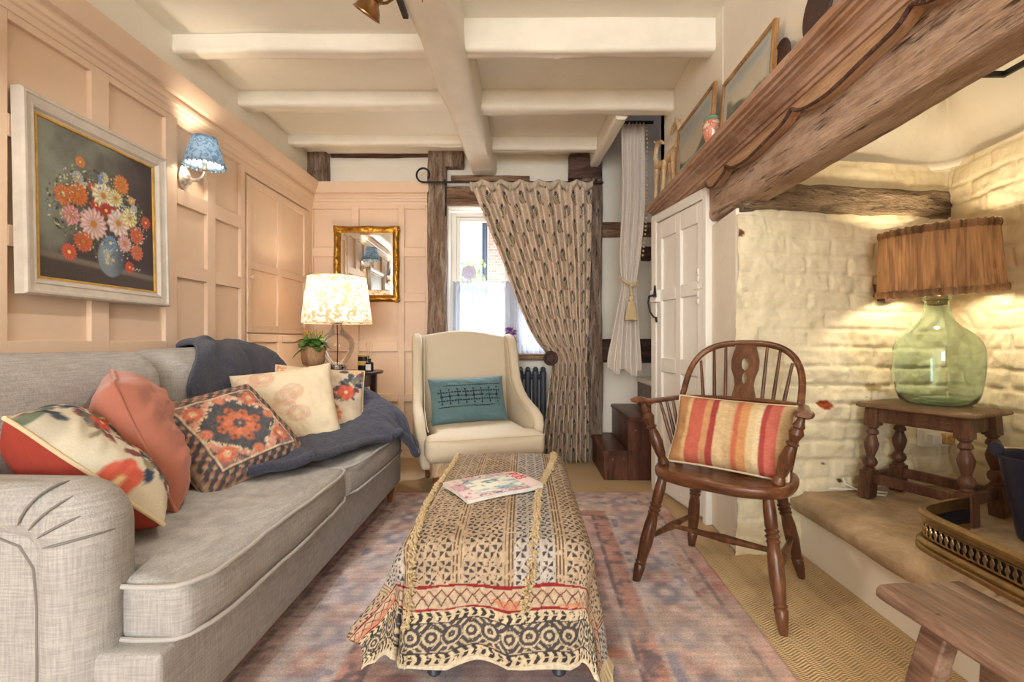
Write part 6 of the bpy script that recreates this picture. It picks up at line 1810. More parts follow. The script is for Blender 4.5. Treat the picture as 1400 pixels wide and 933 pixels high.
ring_b = [(x*1.0, y, max(z - 0.013, -0.004)) for x, y, z in ring_t]
m.loft([ring_b, ring_t], caps=False); m.build('pages', M['paper'], mg, angle=40)
# red masthead letters along the right-hand edge of the cover
def stroke_text(parent, name, text, origin, ax, ay, size, rad, mat, zf):
    G = {'R': [[(0, 0), (0, 1)], [(0, 1), (.45, .95), (.5, .75), (.4, .55), (0, .5)], [(.2, .5), (.55, 0)]], 'U': [[(0, 1), (0, .2), (.2, 0), (.4, 0), (.55, .2), (.55, 1)]],
         'B': [[(0, 0), (0, 1)], [(0, 1), (.4, .97), (.48, .76), (.36, .53), (0, .5)], [(.3, .52), (.55, .3), (.45, .03), (0, 0)]]}
    m = MB(); x0 = 0
    for ch in text:
        for st in G[ch]:
            m.tube([(origin[0] + ax[0]*(x0 + q[0]*size) + ay[0]*q[1]*size, origin[1] + ax[1]*(x0 + q[0]*size) + ay[1]*q[1]*size, zf(origin[0] + ax[0]*(x0 + q[0]*size) + ay[0]*q[1]*size, origin[1] + ax[1]*(x0 + q[0]*size) + ay[1]*q[1]*size)) for q in st], rad, 6)
        x0 += size*0.82
    return m.build(name, mat, parent)
stroke_text(mg, 'masthead', 'RUB', (0.098, 0.072, 0), (0, -1), (1, 0), 0.042, 0.0022, M['red_print'], lambda x, y: float(mag_z(x/mwid + .5, y/mhei + .5)) + 0.0008)

# ================================================================== WINDSOR CHAIR
wc_ = thing('windsor_chair', 'dark wooden hoop back armchair with pierced splat beside the inglenook', 'windsor chair', (0.83, 1.99, 0), R(-39.7))
m = MB(); outl = []
for k in range(60):
    a = 2*PI*k/60; c, s = math.cos(a), math.sin(a)
    x = 0.265*np.sign(c)*abs(c)**0.62; y = 0.215*np.sign(s)*abs(s)**(0.55 if s < 0 else 0.85)
    if s < 0: y *= (1 + 0.05*math.cos(x/0.265*PI*1.0))
    outl.append((float(x)*(1.0 if s < 0 else 0.92 + 0.08*c*c), float(y)))
rings = []
for z, k in ((0.428, 0.95), (0.434, 0.985), (0.448, 1.0), (0.462, 1.0), (0.471, 0.985), (0.474, 0.95), (0.470, 0.86), (0.464, 0.70), (0.461, 0.45), (0.461, 0.1)):
    rings.append([(x*k, y*k, z + (0.008*math.exp(-(x/0.05)**2) if y < -0.05 and k < 0.96 and k > 0.4 else 0)) for x, y in outl])
m.loft(rings); m.build('seat', M['windsorx'], wc_, angle=50)
LEG = [(0, 0.013), (0.03, 0.016), (0.10, 0.020), (0.17, 0.023), (0.185, 0.019), (0.20, 0.024), (0.215, 0.019), (0.24, 0.021), (0.40, 0.027), (0.55, 0.025), (0.64, 0.020), (0.66, 0.025), (0.675, 0.019), (0.70, 0.026), (0.715, 0.019), (0.74, 0.026), (0.755, 0.019), (0.77, 0.022), (0.9, 0.022), (1.0, 0.018)]
legs = [((-0.285, -0.235, 0.0), (-0.205, -0.145, 0.435)), ((0.265, -0.235, 0.0), (0.195, -0.145, 0.435)), ((-0.235, 0.255, 0.0), (-0.165, 0.135, 0.435)), ((0.235, 0.255, 0.0), (0.165, 0.135, 0.435))]
for A, B in legs:
    m = MB(); m.turned(A, B, LEG); m.build('leg', M['windsor'], wc_)
def lerp(A, B, t): return tuple(a + (b - a)*t for a, b in zip(A, B))
STR = [(0, 0.010), (0.1, 0.010), (0.35, 0.014), (0.5, 0.018), (0.65, 0.014), (0.9, 0.010), (1, 0.010)]
s1a, s1b = lerp(*legs[0], 0.42), lerp(*legs[2], 0.42); s2a, s2b = lerp(*legs[1], 0.42), lerp(*legs[3], 0.42)
m = MB(); m.turned(s1a, s1b, STR, 12); m.build('side_stretcher', M['windsor'], wc_)
m = MB(); m.turned(s2a, s2b, STR, 12); m.build('side_stretcher', M['windsor'], wc_)
m = MB(); m.turned(lerp(s1a, s1b, .5), lerp(s2a, s2b, .5), STR, 12); m.build('cross_stretcher', M['windsor'], wc_)
# arm bow
bow = []
def arc_pts(n):
    pts = []
    for k in range(n):
        t_ = -1 + 2*k/(n - 1)
        if abs(t_) > 0.42:
            f = (abs(t_) - 0.42)/0.58; x = math.copysign(0.262 + 0.055*f, t_); y = 0.12 - 0.30*f
        else:
            a = t_/0.42*PI/2; x = 0.262*math.sin(a); y = 0.12 + 0.145*math.cos(a)
        pts.append((x, y, 0.735 + 0.012*(abs(t_) > 0.9)))
    return pts
bp = arc_pts(45); n = len(bp)
rad = [0.024*(1.35 if (k < 5 or k > n - 6) else 1.0)*(0.7 if k in (0, n-1) else 1) for k in range(n)]
m = MB(); m.tube(bp, rad, 12, flat=0.45, up=(0, 0, 1)); m.build('arm_bow', M['windsorx'], wc_)
# hoop
def hoop(t_):
    a = PI*t_; z = 0.735 + 0.255*math.sin(a)**0.62; x = -0.245*np.sign(math.cos(a))*abs(math.cos(a))**0.72
    y = 0.16 + 0.105*math.sin(a)**0.5 + 0.19*(z - 0.735)*0.9
    return (float(x), y, z)
hf = np.array([hoop(k/800) for k in range(801)]); ha = np.concatenate([[0], np.cumsum(np.linalg.norm(np.diff(hf, axis=0), axis=1))]); hp = [tuple(float(np.interp(q_, ha, hf[:, c_])) for c_ in range(3)) for q_ in np.linspace(0, ha[-1], 45)]; hp[0] = (hp[0][0], 0.165, 0.725); hp[-1] = (hp[-1][0], 0.165, 0.725)
m = MB(); m.tube(hp, 0.0145, 12, flat=0.8, up=(0, 1, 0)); m.build('hoop', M['windsorx'], wc_)
def arm_y(x): return 0.12 + 0.145*math.sqrt(max(0, 1 - (x/0.262)**2))
for i, x in enumerate((-0.185, -0.135, -0.085, 0.085, 0.135, 0.185)):
    xs = x*0.92; top = None
    for k in range(19):
        pass
    zt = 0.735 + 0.255*math.sqrt(max(0.02, 1 - (abs(x*1.06)/0.245)**2.6)); yt = 0.16 + 0.105 + 0.19*(zt - 0.735)*0.9 - 0.02*(abs(x) > .15)
    m = MB(); m.tube([(xs*0.9, 0.165 - 0.02*abs(x)/0.2, 0.462), (xs, arm_y(xs), 0.735), (x*1.06, yt, zt)], [0.007, 0.0085, 0.0065], 8)
    m.build('spindle', M['windsor'], wc_)
for s in (-1, 1):
    for k in range(3):
        f = k/2; x0_ = s*(0.205 + 0.012*(1 - f)); y0_ = 0.11 - 0.095*f; 
        bx = s*(0.262 + 0.055*max(0, (0.10 - 0.1*f - 0.0)*0)); 
        yb = 0.10 - 0.10*f; fx_ = max(0, (0.12 - yb)/0.30); xb = s*(0.262 + 0.055*fx_)
        m = MB(); m.tube([(x0_, y0_, 0.462), ((x0_ + xb)/2, (y0_ + yb)/2, 0.60), (xb, yb, 0.735)], [0.007, 0.009, 0.0065], 8); m.build('arm_spindle', M['windsor'], wc_)
    ARM = [(0, 0.016), (0.06, 0.024), (0.12, 0.020), (0.15, 0.016), (0.2, 0.020), (0.40, 0.027), (0.55, 0.020), (0.60, 0.015), (0.63, 0.023), (0.66, 0.015), (0.70, 0.018), (0.78, 0.026), (0.85, 0.018), (0.88, 0.022), (0.92, 0.016), (1.0, 0.012)]
    m = MB(); m.turned((s*0.215, -0.10, 0.465), (s*0.300, -0.125, 0.73), ARM); m.build('arm_support', M['windsor'], wc_)
# splat, pierced: two side stiles around keyhole openings
def splat():
    prof = [(0.46, 0.030), (0.50, 0.034), (0.58, 0.040), (0.66, 0.046), (0.735, 0.052), (0.76, 0.048), (0.775, 0.044), (0.80, 0.040), (0.83, 0.044), (0.87, 0.058), (0.91, 0.060), (0.945, 0.052), (0.965, 0.045), (0.985, 0.045)]
    def ypos(z): return 0.165 + (0.265 - 0.165)*(z - 0.46)/(0.735 - 0.46) if z < 0.735 else 0.262 + 0.19*(z - 0.735)*0.95
    zs_ = np.linspace(0.46, 0.985, 80); wv_ = np.interp(zs_, [q[0] for q in prof], [q[1] for q in prof])
    def hole(z):   # half width of the piercing
        h = 0.0
        for c, hh, w in ((0.895, 0.030, 0.016), (0.830, 0.026, 0.011)):
            if abs(z - c) < hh: h = max(h, w*math.sqrt(1 - ((z - c)/hh)**2))
        return h
    m = MB(); th_ = 0.006
    for s in (-1, 1):
        rings = []
        for z, w in zip(zs_, wv_):
            hi = hole(z); y = ypos(z)
            i_ = s*max(hi, 0.0); o_ = s*w
            rings.append([(i_, y - th_, z), (o_, y - th_, z), (o_, y + th_, z), (i_, y + th_, z)])
        m.loft(rings)
    # side slots cut as dark inlets: carve by narrow ribbons either side
    m.build('splat', M['windsor'], wc_, angle=40)
splat()
def stripe_pic():
    p = Pic(320, 200, (196, 144, 92)); X = p.X
    bands = [(0.0, 0.13, (188, 132, 84)), (0.13, 0.17, (216, 178, 120)), (0.17, 0.30, (190, 84, 66)), (0.30, 0.36, (200, 140, 92)), (0.36, 0.42, (156, 46, 44)), (0.42, 0.50, (214, 184, 136)), (0.50, 0.565, (200, 170, 124)), (0.565, 0.61, (192, 92, 64)), (0.61, 0.69, (204, 140, 84)), (0.69, 0.75, (216, 190, 140)), (0.75, 0.785, (224, 204, 160)), (0.785, 0.83, (160, 48, 46)), (0.83, 0.92, (198, 92, 78)), (0.92, 1.01, (206, 172, 122))]
    for a, b, c in bands: p.blend(((X >= a) & (X < b))*1.0, C8(*c))
    p.a = mixc(p.a, C8(196, 170, 146), np.full(X.shape, 0.2))
    p.a *= (1 + 0.08*fbm(p.X*60, p.Y*120, 0, 3, 2))[..., None]
    return np.clip(p.a, 0, 1)
th = R(-39.7); ct, stn = math.cos(th), math.sin(th)
def wcw(x, y, z): return (0.83 + x*ct - y*stn, 1.99 + x*stn + y*ct, z)
cushion('red, tan and cream striped oblong cushion on the wooden armchair', 0.47, 0.30, 0.14, wcw(0.01, 0.02, 0.612), (ct, stn, -0.02), (-stn*0.42, ct*0.42, 0.91), stripe_pic(), stripe_pic(), M['vfabric'], None, pipe_cream, seed=29, wr=0.004)

# ================================================================== JOINT STOOL AND GREEN GLASS LAMP
SZ = 0.292
sa = R(-66)
js = thing('joint_stool', 'small dark oak stool with turned legs on the stone hearth', 'stool', (1.74, 2.07, SZ), sa)
m = MB(); outl = [(-0.215, -0.15), (0.215, -0.15), (0.215, 0.15), (-0.215, 0.15)]
rings = []
for z, i_ in ((0.408, 0.012), (0.414, 0.0), (0.424, 0.0), (0.432, 0.008), (0.434, 0.02)):
    rings.append([(x - math.copysign(i_, x), y - math.copysign(i_, y), z) for x, y in outl])
m.loft(rings); m.build('stool_top', M['stooltop'], js, bevel=0.003)
for sy in (-1, 1):
    m = MB(); m.box(-0.155, 0.155, sy*0.098 - 0.010, sy*0.098 + 0.010, 0.345, 0.407); m.box(-0.155, 0.155, sy*0.109 - 0.003, sy*0.109 + 0.003, 0.352, 0.362); m.box(-0.155, 0.155, sy*0.109 - 0.003, sy*0.109 + 0.003, 0.374, 0.380); m.build('apron', M['stoolwood'], js, bevel=0.002)
for sx in (-1, 1):
    m = MB(); m.box(sx*0.163 - 0.010, sx*0.163 + 0.010, -0.09, 0.09, 0.345, 0.407); m.build('apron', M['stoolwood'], js, bevel=0.002)
for sx in (-1, 1):
    for sy in (-1, 1):
        ax, ay = sx*0.163, sy*0.098; bx_, by_ = sx*0.185, sy*0.118
        m = MB()
        def q(t_): return (bx_ + (ax - bx_)*t_, by_ + (ay - by_)*t_, 0.408*t_)
        def sqr(t0, t1, h):
            rings = []
            for t_ in (t0, t0 + 0.008, t1 - 0.008, t1):
                c = q(t_); hh = h - (0.004 if t_ in (t0, t1) else 0)
                rings.append([(c[0]-hh, c[1]-hh, c[2]), (c[0]+hh, c[1]-hh, c[2]), (c[0]+hh, c[1]+hh, c[2]), (c[0]-hh, c[1]+hh, c[2])])
            m.loft(rings)
        sqr(0.0, 0.31, 0.026); sqr(0.80, 1.0, 0.026)
        m.turned(q(0.30), q(0.81), [(0, 0.022), (0.04, 0.026), (0.08, 0.018), (0.14, 0.027), (0.20, 0.030), (0.27, 0.024), (0.31, 0.016), (0.36, 0.018), (0.5, 0.027), (0.60, 0.029), (0.72, 0.020), (0.78, 0.016), (0.82, 0.026), (0.88, 0.022), (0.92, 0.016), (0.96, 0.024), (1, 0.022)], 18)
        m.build('leg', M['stoolwood'], js, angle=45)
for sy in (-1, 1):
    m = MB(); m.box(-0.165, 0.165, sy*0.113 - 0.012, sy*0.113 + 0.012, 0.070, 0.112); m.build('stretcher', M['stoolwood'], js, bevel=0.003)
for sx in (-1, 1):
    m = MB(); m.box(sx*0.179 - 0.012, sx*0.179 + 0.012, -0.10, 0.10, 0.070, 0.112); m.build('stretcher', M['stoolwood'], js, bevel=0.003)
LZ = SZ + 0.434
gl = thing('demijohn_lamp', 'green glass demijohn lamp with brown pleated shade on the hearth stool', 'table lamp', (1.785, 2.085, LZ + 0.001))
outer = [(max(r*0.78, 0.003), z) for r, z in ((0.004, 0.016), (0.07, 0.010), (0.115, 0.0), (0.148, 0.006), (0.172, 0.026), (0.186, 0.06), (0.196, 0.11), (0.201, 0.16), (0.202, 0.205), (0.197, 0.245), (0.178, 0.282), (0.138, 0.314), (0.100, 0.340), (0.074, 0.366), (0.061, 0.395), (0.055, 0.425), (0.054, 0.446), (0.062, 0.450), (0.066, 0.458), (0.062, 0.466), (0.056, 0.468))]
inner = [(max(r - 0.005, 0.003), z + (0.006 if i < 5 else 0.0)) for i, (r, z) in enumerate(outer)][::-1]
inner[0] = (0.039, 0.468)
def smooth_prof(p, n):
    A = np.array(p); t_ = np.linspace(0, len(p) - 1, n); i = np.clip(t_.astype(int), 0, len(p) - 2); f = (t_ - i)[:, None]
    g = lambda j: A[np.clip(j, 0, len(p) - 1)]
    return 0.5*((2*g(i)) + (-g(i-1)+g(i+1))*f + (2*g(i-1)-5*g(i)+4*g(i+1)-g(i+2))*f**2 + (-g(i-1)+3*g(i)-3*g(i+1)+g(i+2))*f**3)
pr = np.concatenate([smooth_prof(outer, 60), smooth_prof(inner, 60)])
m = MB(); m.lathe([tuple(q) for q in pr], 56, caps=False); m.build('glass_body', M['demijohn'], gl, angle=180)
m = MB(); m.lathe([(0.01, 0.425), (0.034, 0.43), (0.038, 0.47), (0.038, 0.488), (0.01, 0.49)], 20); m.build('cork', M['cork'], gl)
m = MB(); m.lathe([(0.016, 0.488), (0.018, 0.54), (0.012, 0.545)], 16); m.build('lamp_holder', M['brass'], gl)
m = MB(); m.ball((0, 0, 0.59), (0.03, 0.03, 0.045), 14, 10); m.build('bulb', M['bulb'], gl)
# tilted pleated shade
tilt = Matrix.Translation((0.0, 0, 0.615)) @ Matrix.Rotation(R(-4.5), 4, 'Y') @ Matrix.Rotation(R(3.0), 4, 'X')
NP = 90; ang = np.linspace(0, 2*PI, NP*6, endpoint=False); tt = np.linspace(0, 1, 14)
Ag, Tg = np.meshgrid(ang, tt, indexing='ij')
rad_ = 0.212 - 0.016*Tg + 0.0030*np.sin(Ag*NP + 0.8*fbm(Ag*4, Tg*2, 0, 3, 2)) + 0.002*fbm(Ag*8, Tg*1.5, 0, 8, 2)
P = np.stack([rad_*np.cos(Ag), rad_*np.sin(Ag), -0.125 + 0.27*Tg], -1)
P = P @ np.array(tilt.to_3x3()).T + np.array(tilt.translation)
sh_ = grid_obj('lamp_shade', P, M['shade_brown'], gl, cu=True)
for z_, r0, zz1 in ((-0.142, 0.214, -0.112), (0.118, 0.196, 0.150)):
    tg = np.linspace(0, 1, 6); Ag, Tg = np.meshgrid(ang, tg, indexing='ij')
    rr_ = r0 + 0.004 + 0.0022*np.sin(Ag*38 + 1.2*np.sin(Ag*7)) + 0.004*np.sin(PI*Tg)
    P = np.stack([rr_*np.cos(Ag), rr_*np.sin(Ag), z_ + (zz1 - z_)*Tg + 0.0022*np.sin(Ag*38)], -1)
    P = P @ np.array(tilt.to_3x3()).T + np.array(tilt.translation)
    grid_obj('ruffle_trim', P, M['shade_brown'], sh_, cu=True)
m = MB()   # white lining and wire spider
rr = []
for z in (-0.136, 0.0, 0.135):
    r_ = 0.206 - 0.017*(z + 0.136)/0.27
    rr.append([tuple(tilt @ Vector((r_*math.cos(a), r_*math.sin(a), z))) for a in np.linspace(0, 2*PI, 65)[:-1]])
m.loft(rr, caps=False); m.build('lining', M['shade_white'], sh_, angle=180)
m = MB()
for k in range(3):
    a = 2*PI*k/3; m.tube([(0.016*math.cos(a), 0.016*math.sin(a), 0.545), tuple(tilt @ Vector((0.203*math.cos(a), 0.203*math.sin(a), -0.06)))], 0.0025, 6)
m.build('shade_carrier', M['brass'], gl)
l = light('demijohn_lamp_light', 'POINT', (0, 0, 0.60), 17, (1.0, 0.84, 0.60), radius=0.05); l.parent = gl
# flex and socket
m = MB(); m.tube([(1.60, 2.33, 0.60), (1.565, 2.325, 0.50), (1.52, 2.33, 0.40), (1.53, 2.30, 0.32), (1.57, 2.24, 0.298), (1.64, 2.19, 0.298), (1.68, 2.23, 0.298), (1.58, 2.28, 0.299), (1.45, 2.29, 0.299), (1.36, 2.30, 0.299)], 0.004, 8)
m.tube([(1.60, 2.33, 0.60), (1.62, 2.325, 0.72), (1.64, 2.30, 0.74)], 0.004, 8)
tag(m.build('lamp_flex', M['white_plastic']), 'white lamp flex trailing down the brick wall and over the hearth', 'cable')
so = thing('wall_socket', 'white double socket with plugs low on the brick wall behind the stool', 'socket', (2.00, 2.365, 0.53), R(8))
m = MB(); m.box(-0.075, 0.075, -0.03, 0.01, -0.043, 0.043); m.build('back_box', M['white_plastic'], so, bevel=0.004)
for x in (-0.035, 0.038):
    m = MB(); m.box(x - 0.024, x + 0.024, -0.062, -0.028, -0.026, 0.022); m.build('plug', M['white_plastic'] if x < 0 else M['cork'], so, bevel=0.005)

# ================================================================== FENDER
fd = thing('brass_fender', 'pierced brass fender along the front of the hearth', 'fender', (1.36, 1.3, 0.292))
path = [(1.345, 0.30), (1.348, 0.8), (1.352, 1.25), (1.358, 1.52), (1.366, 1.62)]
for k in range(1, 9):
    a = k/8*R(78); path.append((1.366 + 0.085*(1 - math.cos(a)), 1.62 + 0.085*math.sin(a)))
path += [(1.52, 1.742), (1.60, 1.768), (1.655, 1.785)]
path = np.array(path)
pd = [path[0]]
for a, b in zip(path[:-1], path[1:]):
    L = np.linalg.norm(b - a); k = max(1, int(L/0.012))
    for i in range(1, k + 1): pd.append(a + (b - a)*i/k)
pd = np.array(pd); pd = smooth_arr(pd, 3)
tn = np.gradient(pd, axis=0); tn /= np.linalg.norm(tn, axis=1)[:, None]; no = np.stack([-tn[:, 1], tn[:, 0]], 1)   # outwards = left of travel
def rail(name, prof, mat):
    m = MB(); rings = []
    for p, n_ in zip(pd, no):
        rings.append([(p[0] + n_[0]*o, p[1] + n_[1]*o, z) for o, z in prof])
    m.loft(rings); return m.build(name, mat, fd, True, angle=35)
B0 = 0.292
rail('base_rail', [(0.026, B0), (0.026, B0 + 0.012), (0.020, B0 + 0.016), (0.024, B0 + 0.026), (0.016, B0 + 0.036), (0.010, B0 + 0.038), (-0.004, B0 + 0.038), (-0.004, B0)], M['brass'])
rail('top_rail', [(0.006, B0 + 0.092), (0.012, B0 + 0.096), (0.010, B0 + 0.106), (0.018, B0 + 0.112), (0.020, B0 + 0.122), (0.012, B0 + 0.130), (-0.002, B0 + 0.130), (-0.004, B0 + 0.092)], M['brass'])
rail('back_plate', [(0.000, B0 + 0.036), (0.0012, B0 + 0.094), (-0.003, B0 + 0.094), (-0.0035, B0 + 0.036)], M['black_gloss'])
m = MB(); acc = np.concatenate([[0], np.cumsum(np.linalg.norm(np.diff(pd, axis=0), axis=1))])
for s_ in np.arange(0.35, acc[-1] - 0.005, 0.0225):
    px_ = np.array([np.interp(s_, acc, pd[:, 0]), np.interp(s_, acc, pd[:, 1])]); nx_2 = np.array([np.interp(s_, acc, no[:, 0]), np.interp(s_, acc, no[:, 1])]); tx = np.array([np.interp(s_, acc, tn[:, 0]), np.interp(s_, acc, tn[:, 1])])
    for (rr1, rr2, ox) in ((0.014, 0.024, 0.0), (0.005, 0.008, 0.01125)):
        pts = []
        for k in range(13):
            a = 2*PI*k/12; c = px_ + nx_2*0.004 + tx*(rr1*math.cos(a) + ox)
            pts.append((c[0], c[1], B0 + 0.0655 + rr2*math.sin(a)))
        m.tube(pts, 0.0026, 5)
for z in (0.044, 0.088):
    m.tube([(p[0] + n_[0]*0.004, p[1] + n_[1]*0.004, B0 + z) for p, n_ in zip(pd, no)], 0.003, 6)
m.build('pierced_gallery', M['brass'], fd, True)

# ================================================================== BUCKET
bk = thing('coal_bucket', 'dark navy metal bucket on the hearth at the right edge', 'bucket', (1.84, 1.69, 0.293))
m = MB(); m.lathe([(0.01, 0.012), (0.074, 0.012), (0.078, 0.0), (0.082, 0.012), (0.100, 0.12), (0.101, 0.13), (0.104, 0.13), (0.130, 0.285), (0.133, 0.285), (0.136, 0.292), (0.134, 0.298), (0.129, 0.296), (0.126, 0.285), (0.096, 0.12), (0.078, 0.02), (0.01, 0.018)], 44, caps=False); m.build('pail', M['bucket'], bk, angle=50)
for s in (-1, 1):
    m = MB(); m.lathe([(0.003, -0.004), (0.026, -0.004), (0.026, 0.004), (0.003, 0.006)], 16, Matrix.Translation((-0.11, s*0.075, 0.312)) @ Matrix.Rotation(R(90), 4, 'Y'))
    m.build('handle_lug', M['bucket'], bk)
m = MB(); m.tube([(-0.11, 0.075, 0.315), (-0.06, 0.06, 0.318), (0.02, 0.03, 0.315), (0.10, 0.02, 0.31), (0.135, 0.0, 0.305), (0.10, -0.04, 0.303), (0, -0.07, 0.305), (-0.11, -0.075, 0.315)], 0.004, 8); m.build('handle', M['chrome'], bk)

# ================================================================== BENCH
bn = thing('wooden_bench', 'rustic low wooden bench with splayed legs in front of the hearth', 'bench', (1.03, 0.85, 0), R(4))
m = beam((0.0, -0.42, 0.368), (0.0, 0.375, 0.368), 0.235, 0.036, amp=0.0025, n=50, seed=71, rnd=0.010, k=6)
m.build('bench_top', M['benchwood'], bn, angle=60)
def bleg(x, y, sx, sy):
    m = MB(); A = Vector((x + sx, y + sy, 0)); B = Vector((x, y, 0.352)); rings = []
    for t_ in (0, 1):
        c = A.lerp(B, t_); w, d_ = (0.034, 0.020)
        rings.append([(c.x - d_, c.y - w*0.9, c.z), (c.x + d_, c.y - w*0.9, c.z), (c.x + d_, c.y + w*0.9, c.z), (c.x - d_, c.y + w*0.9, c.z)])
    m.loft(rings); m.build('leg', M['benchwood'], bn, bevel=0.005)
for y, sy in ((0.24, 0.06), (-0.28, -0.06)):
    bleg(-0.075, y, -0.045, sy); bleg(0.075, y, 0.045, sy)
    m = MB(); m.box(-0.135, 0.135, y + sy*0.62 - 0.012, y + sy*0.62 + 0.012, 0.118, 0.150); m.build('stretcher', M['benchwood'], bn, bevel=0.003)
m = MB()
for x in (-0.085, 0.085):
    for y in (0.24, -0.28): m.ball((x, y, 0.3855), (0.009, 0.009, 0.0025), 8, 5)
m.build('peg', M['legwood'], bn)

# ================================================================== THINGS ON THE MANTEL SHELF
MZ = 1.937
def land_pic(seed):
    p = Pic(160, 110, (150, 158, 150)); X, Y = p.X, p.Y; n = fbm(X*4, Y*6, 0, seed, 4)
    p.a = mixc(C8(196, 186, 166), C8(150, 164, 168), sstep(.4, 1, Y + .2*n)); p.a = mixc(p.a, C8(92, 96, 84), sstep(0.0, .12, 0.36 + .22*np.sin(X*4 + seed) + .1*n - Y)*.85); p.a = mixc(p.a, C8(66, 66, 62), sstep(0, .1, 0.18 + .1*n - Y))
    mk = (X < .09) | (X > .91) | (Y < .12) | (Y > .88)
    p.a = np.where(mk[..., None], C8(176, 180, 172), p.a)
    return p.a
def shelf_picture(label, yc, w, h, seed):
    t = thing('framed_picture', label, 'picture', (0.918, yc, MZ + h/2 + 0.001), 0)
    t.rotation_euler = (R(-4), 0, R(-90))
    t.rotation_euler = (Matrix.Rotation(R(-90), 4, 'Z') @ Matrix.Rotation(R(-3.5), 4, 'X')).to_euler()
    picture_frame(t, w, h, [(0, 0), (0, 0.016), (0.004, 0.020), (0.016, 0.018), (0.020, 0.012)], M['frame_oak'])
    u, v = np.meshgrid(np.linspace(0, 1, 90), np.linspace(0, 1, 60), indexing='ij')
    P = np.stack([(u - .5)*(w - .036), np.full_like(u, -0.011), (v - .5)*(h - .036)], -1)
    grid_obj('print', P, M['vplate'], t, colr=sample(land_pic(seed), u, v))
    return t
shelf_picture('oak framed landscape print on the mantel shelf next to the carved animals', 2.575, 0.54, 0.305, 3)
shelf_picture('second oak framed landscape print on the mantel shelf, nearer the camera', 1.975, 0.46, 0.232, 8)
jar = thing('ginger_jar', 'small floral china jar with green lid on the mantel shelf', 'jar', (0.898, 2.30, MZ))
m = MB(); m.lathe([(0.022, 0), (0.026, 0.004), (0.036, 0.03), (0.044, 0.07), (0.043, 0.095), (0.034, 0.110), (0.010, 0.110)], 28)
t = NT('floral_china'); v = t.coords(); t.color(t.ramp(t.noise(v, 55, 2), [(0.42, rgb(226, 204, 180)), (0.5, rgb(200, 100, 84)), (0.6, rgb(214, 150, 120))])); t.rough(0.25); M['china'] = t.m
m.build('body', M['china'], jar)
m = MB(); m.lathe([(0.036, 0.106), (0.040, 0.112), (0.038, 0.124), (0.026, 0.134), (0.008, 0.138)], 28); m.build('lid', m_paint('green_glaze', rgb(126, 150, 126), 0.3, 0.15, 40, 0), jar)
def carved_animal(parent, x, y, s, hgt, turn):
    m = MB(); c, sn = math.cos(turn), math.sin(turn)
    def W(a, b, z): return (x + (a*c - b*sn)*s, y + (a*sn + b*c)*s, MZ + z*hgt)
    for a, b in ((-0.045, -0.014), (-0.04, 0.014), (0.045, -0.014), (0.04, 0.014)):
        m.tube([W(a*1.2, b, 0), W(a, b, 0.25), W(a*0.9, b*0.8, 0.52)], [0.009*s, 0.008*s, 0.014*s], 8)
    m.tube([W(-0.06, 0, 0.50), W(0, 0, 0.56), W(0.055, 0, 0.60)], [0.014*s, 0.021*s, 0.017*s], 10)
    m.tube([W(0.05, 0, 0.60), W(0.075, 0, 0.75), W(0.068, 0, 0.92), W(0.05, 0, 0.985), W(0.015, 0.004, 0.965), W(-0.015, 0.006, 0.90)], [0.016*s, 0.012*s, 0.0105*s, 0.013*s, 0.010*s, 0.006*s], 10)
    m.tube([W(0.052, 0.008, 0.98), W(0.06, 0.014, 1.03)], 0.0035*s, 6); m.tube([W(0.052, -0.008, 0.98), W(0.06, -0.014, 1.03)], 0.0035*s, 6)
    m.tube([W(-0.06, 0, 0.50), W(-0.07, 0, 0.40), W(-0.066, 0, 0.30)], [0.004*s, 0.003*s, 0.004*s], 6)
    return m.build('carved_giraffe', M['carved'], parent)
for lab, yy, xx, h_, tr in (('carved pale wood giraffe at the far end of the mantel shelf', 3.17, 0.915, 0.395, R(100)), ('carved pale wood giraffe on the mantel shelf, standing next to the landscape print', 3.005, 0.92, 0.40, R(-80))):
    o = carved_animal(None, 0, 0, 1.45, h_, tr)
    o.location = (xx, yy, 0); tag(o, lab, 'carving', 'carved giraffes')
def oval(label, y, r1, r2):
    m = MB(); m.lathe([(0.003, 0), (0.6, 0.0), (0.92, 0.004), (1.0, 0.010), (0.99, 0.016), (0.90, 0.012), (0.6, 0.008), (0.003, 0.008)], 40, Matrix.Translation((0.925, y, MZ + r2 + 0.001)) @ Matrix.Rotation(R(-85), 4, 'Y') @ Matrix.Diagonal((r2, r1, 1, 1)))
    tag(m.build('dark_plate', M['dark_oval']), label, 'plate')
oval('small dark round plate leaning behind the second print on the mantel', 1.715, 0.055, 0.066)
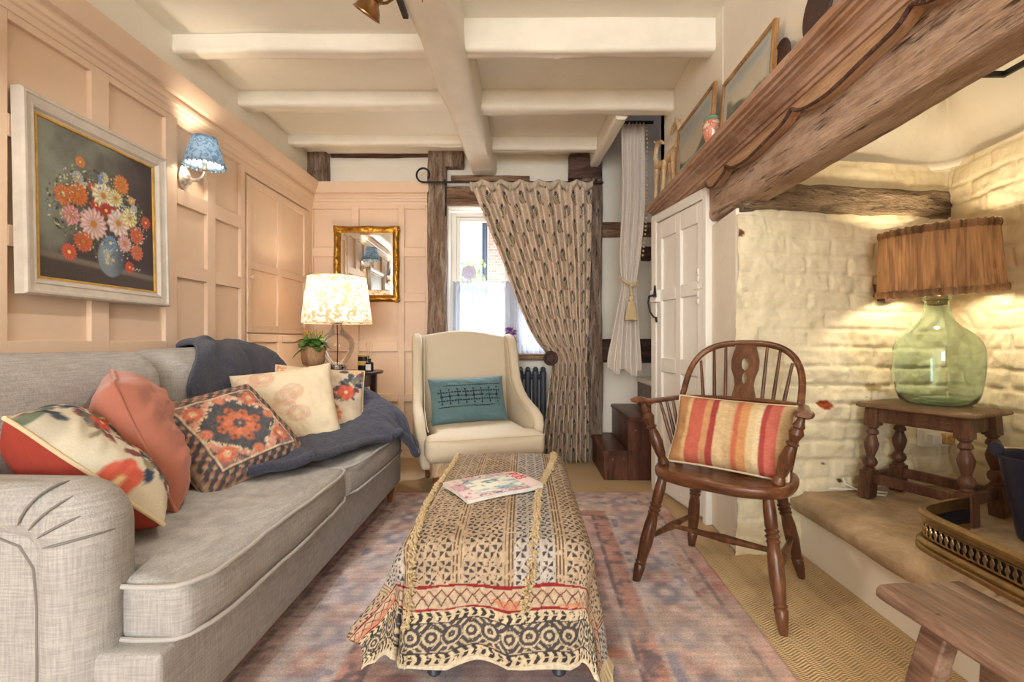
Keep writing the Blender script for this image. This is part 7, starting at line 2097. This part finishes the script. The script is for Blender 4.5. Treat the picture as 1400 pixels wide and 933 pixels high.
oval('large dark round plate leaning on the wall at the near end of the mantel', 1.50, 0.075, 0.095)

# ================================================================== CEILING SPOTLIGHT
sp = thing('spotlight_bar', 'antique brass spotlight bar under the main ceiling beam', 'spotlight', (-0.50, 1.80, 2.40))
m = MB(); m.box(-0.525, -0.500, 1.20, 2.10, 2.40, 2.418); m.build('mounting_bar', M['iron'], sp, True, bevel=0.003)
def spot_head(c, d, arm):
    d = Vector(d).normalized(); q = d.to_track_quat('Z', 'Y').to_matrix().to_4x4(); Mx = Matrix.Translation(c) @ q
    m = MB(); m.lathe([(0.010, -0.115), (0.022, -0.112), (0.028, -0.10), (0.034, -0.045), (0.035, -0.035), (0.028, -0.030), (0.029, -0.022), (0.044, 0.0), (0.052, 0.020), (0.055, 0.022), (0.055, 0.026), (0.050, 0.026), (0.040, 0.0), (0.01, -0.02)], 28, Mx, caps=False)
    h = m.build('lamp_head', M['brass_spot'], sp, True, angle=40)
    m = MB(); m.tube(arm, 0.0055, 8); m.build('arm', M['brass_spot'], sp, True)
spot_head((-0.600, 1.875, 2.295), (-0.42, 0.22, -0.62), [(-0.513, 1.93, 2.405), (-0.520, 1.93, 2.37), (-0.545, 1.92, 2.345), (-0.572, 1.91, 2.335)])
m = MB(); m.lathe([(0.002, -0.05), (0.003, -0.022), (0.007, -0.020), (0.008, 0.01), (0.005, 0.02), (0.008, 0.05)], 12, Matrix.Translation((-0.405, 1.93, 2.405))); m.build('finial', M['brass'], sp, True)

# the lit spotlights on the bar: one turned to the sofa wall, one (out of frame) to the hearth
light('spotlight_light', 'SPOT', (-0.625, 1.89, 2.26), 26, (1.0, 0.93, 0.82), target=(-1.25, 2.2, 1.0), spot=125, blend=0.9, radius=0.04)
spot_head((-0.44, 1.30, 2.31), (0.5, 0.2, -0.6), [(-0.505, 1.35, 2.405), (-0.49, 1.34, 2.37), (-0.47, 1.325, 2.35)])
light('spotlight_light', 'SPOT', (-0.42, 1.31, 2.27), 26, (1.0, 0.93, 0.82), target=(0.6, 1.8, 0.4), spot=125, blend=0.9, radius=0.04)
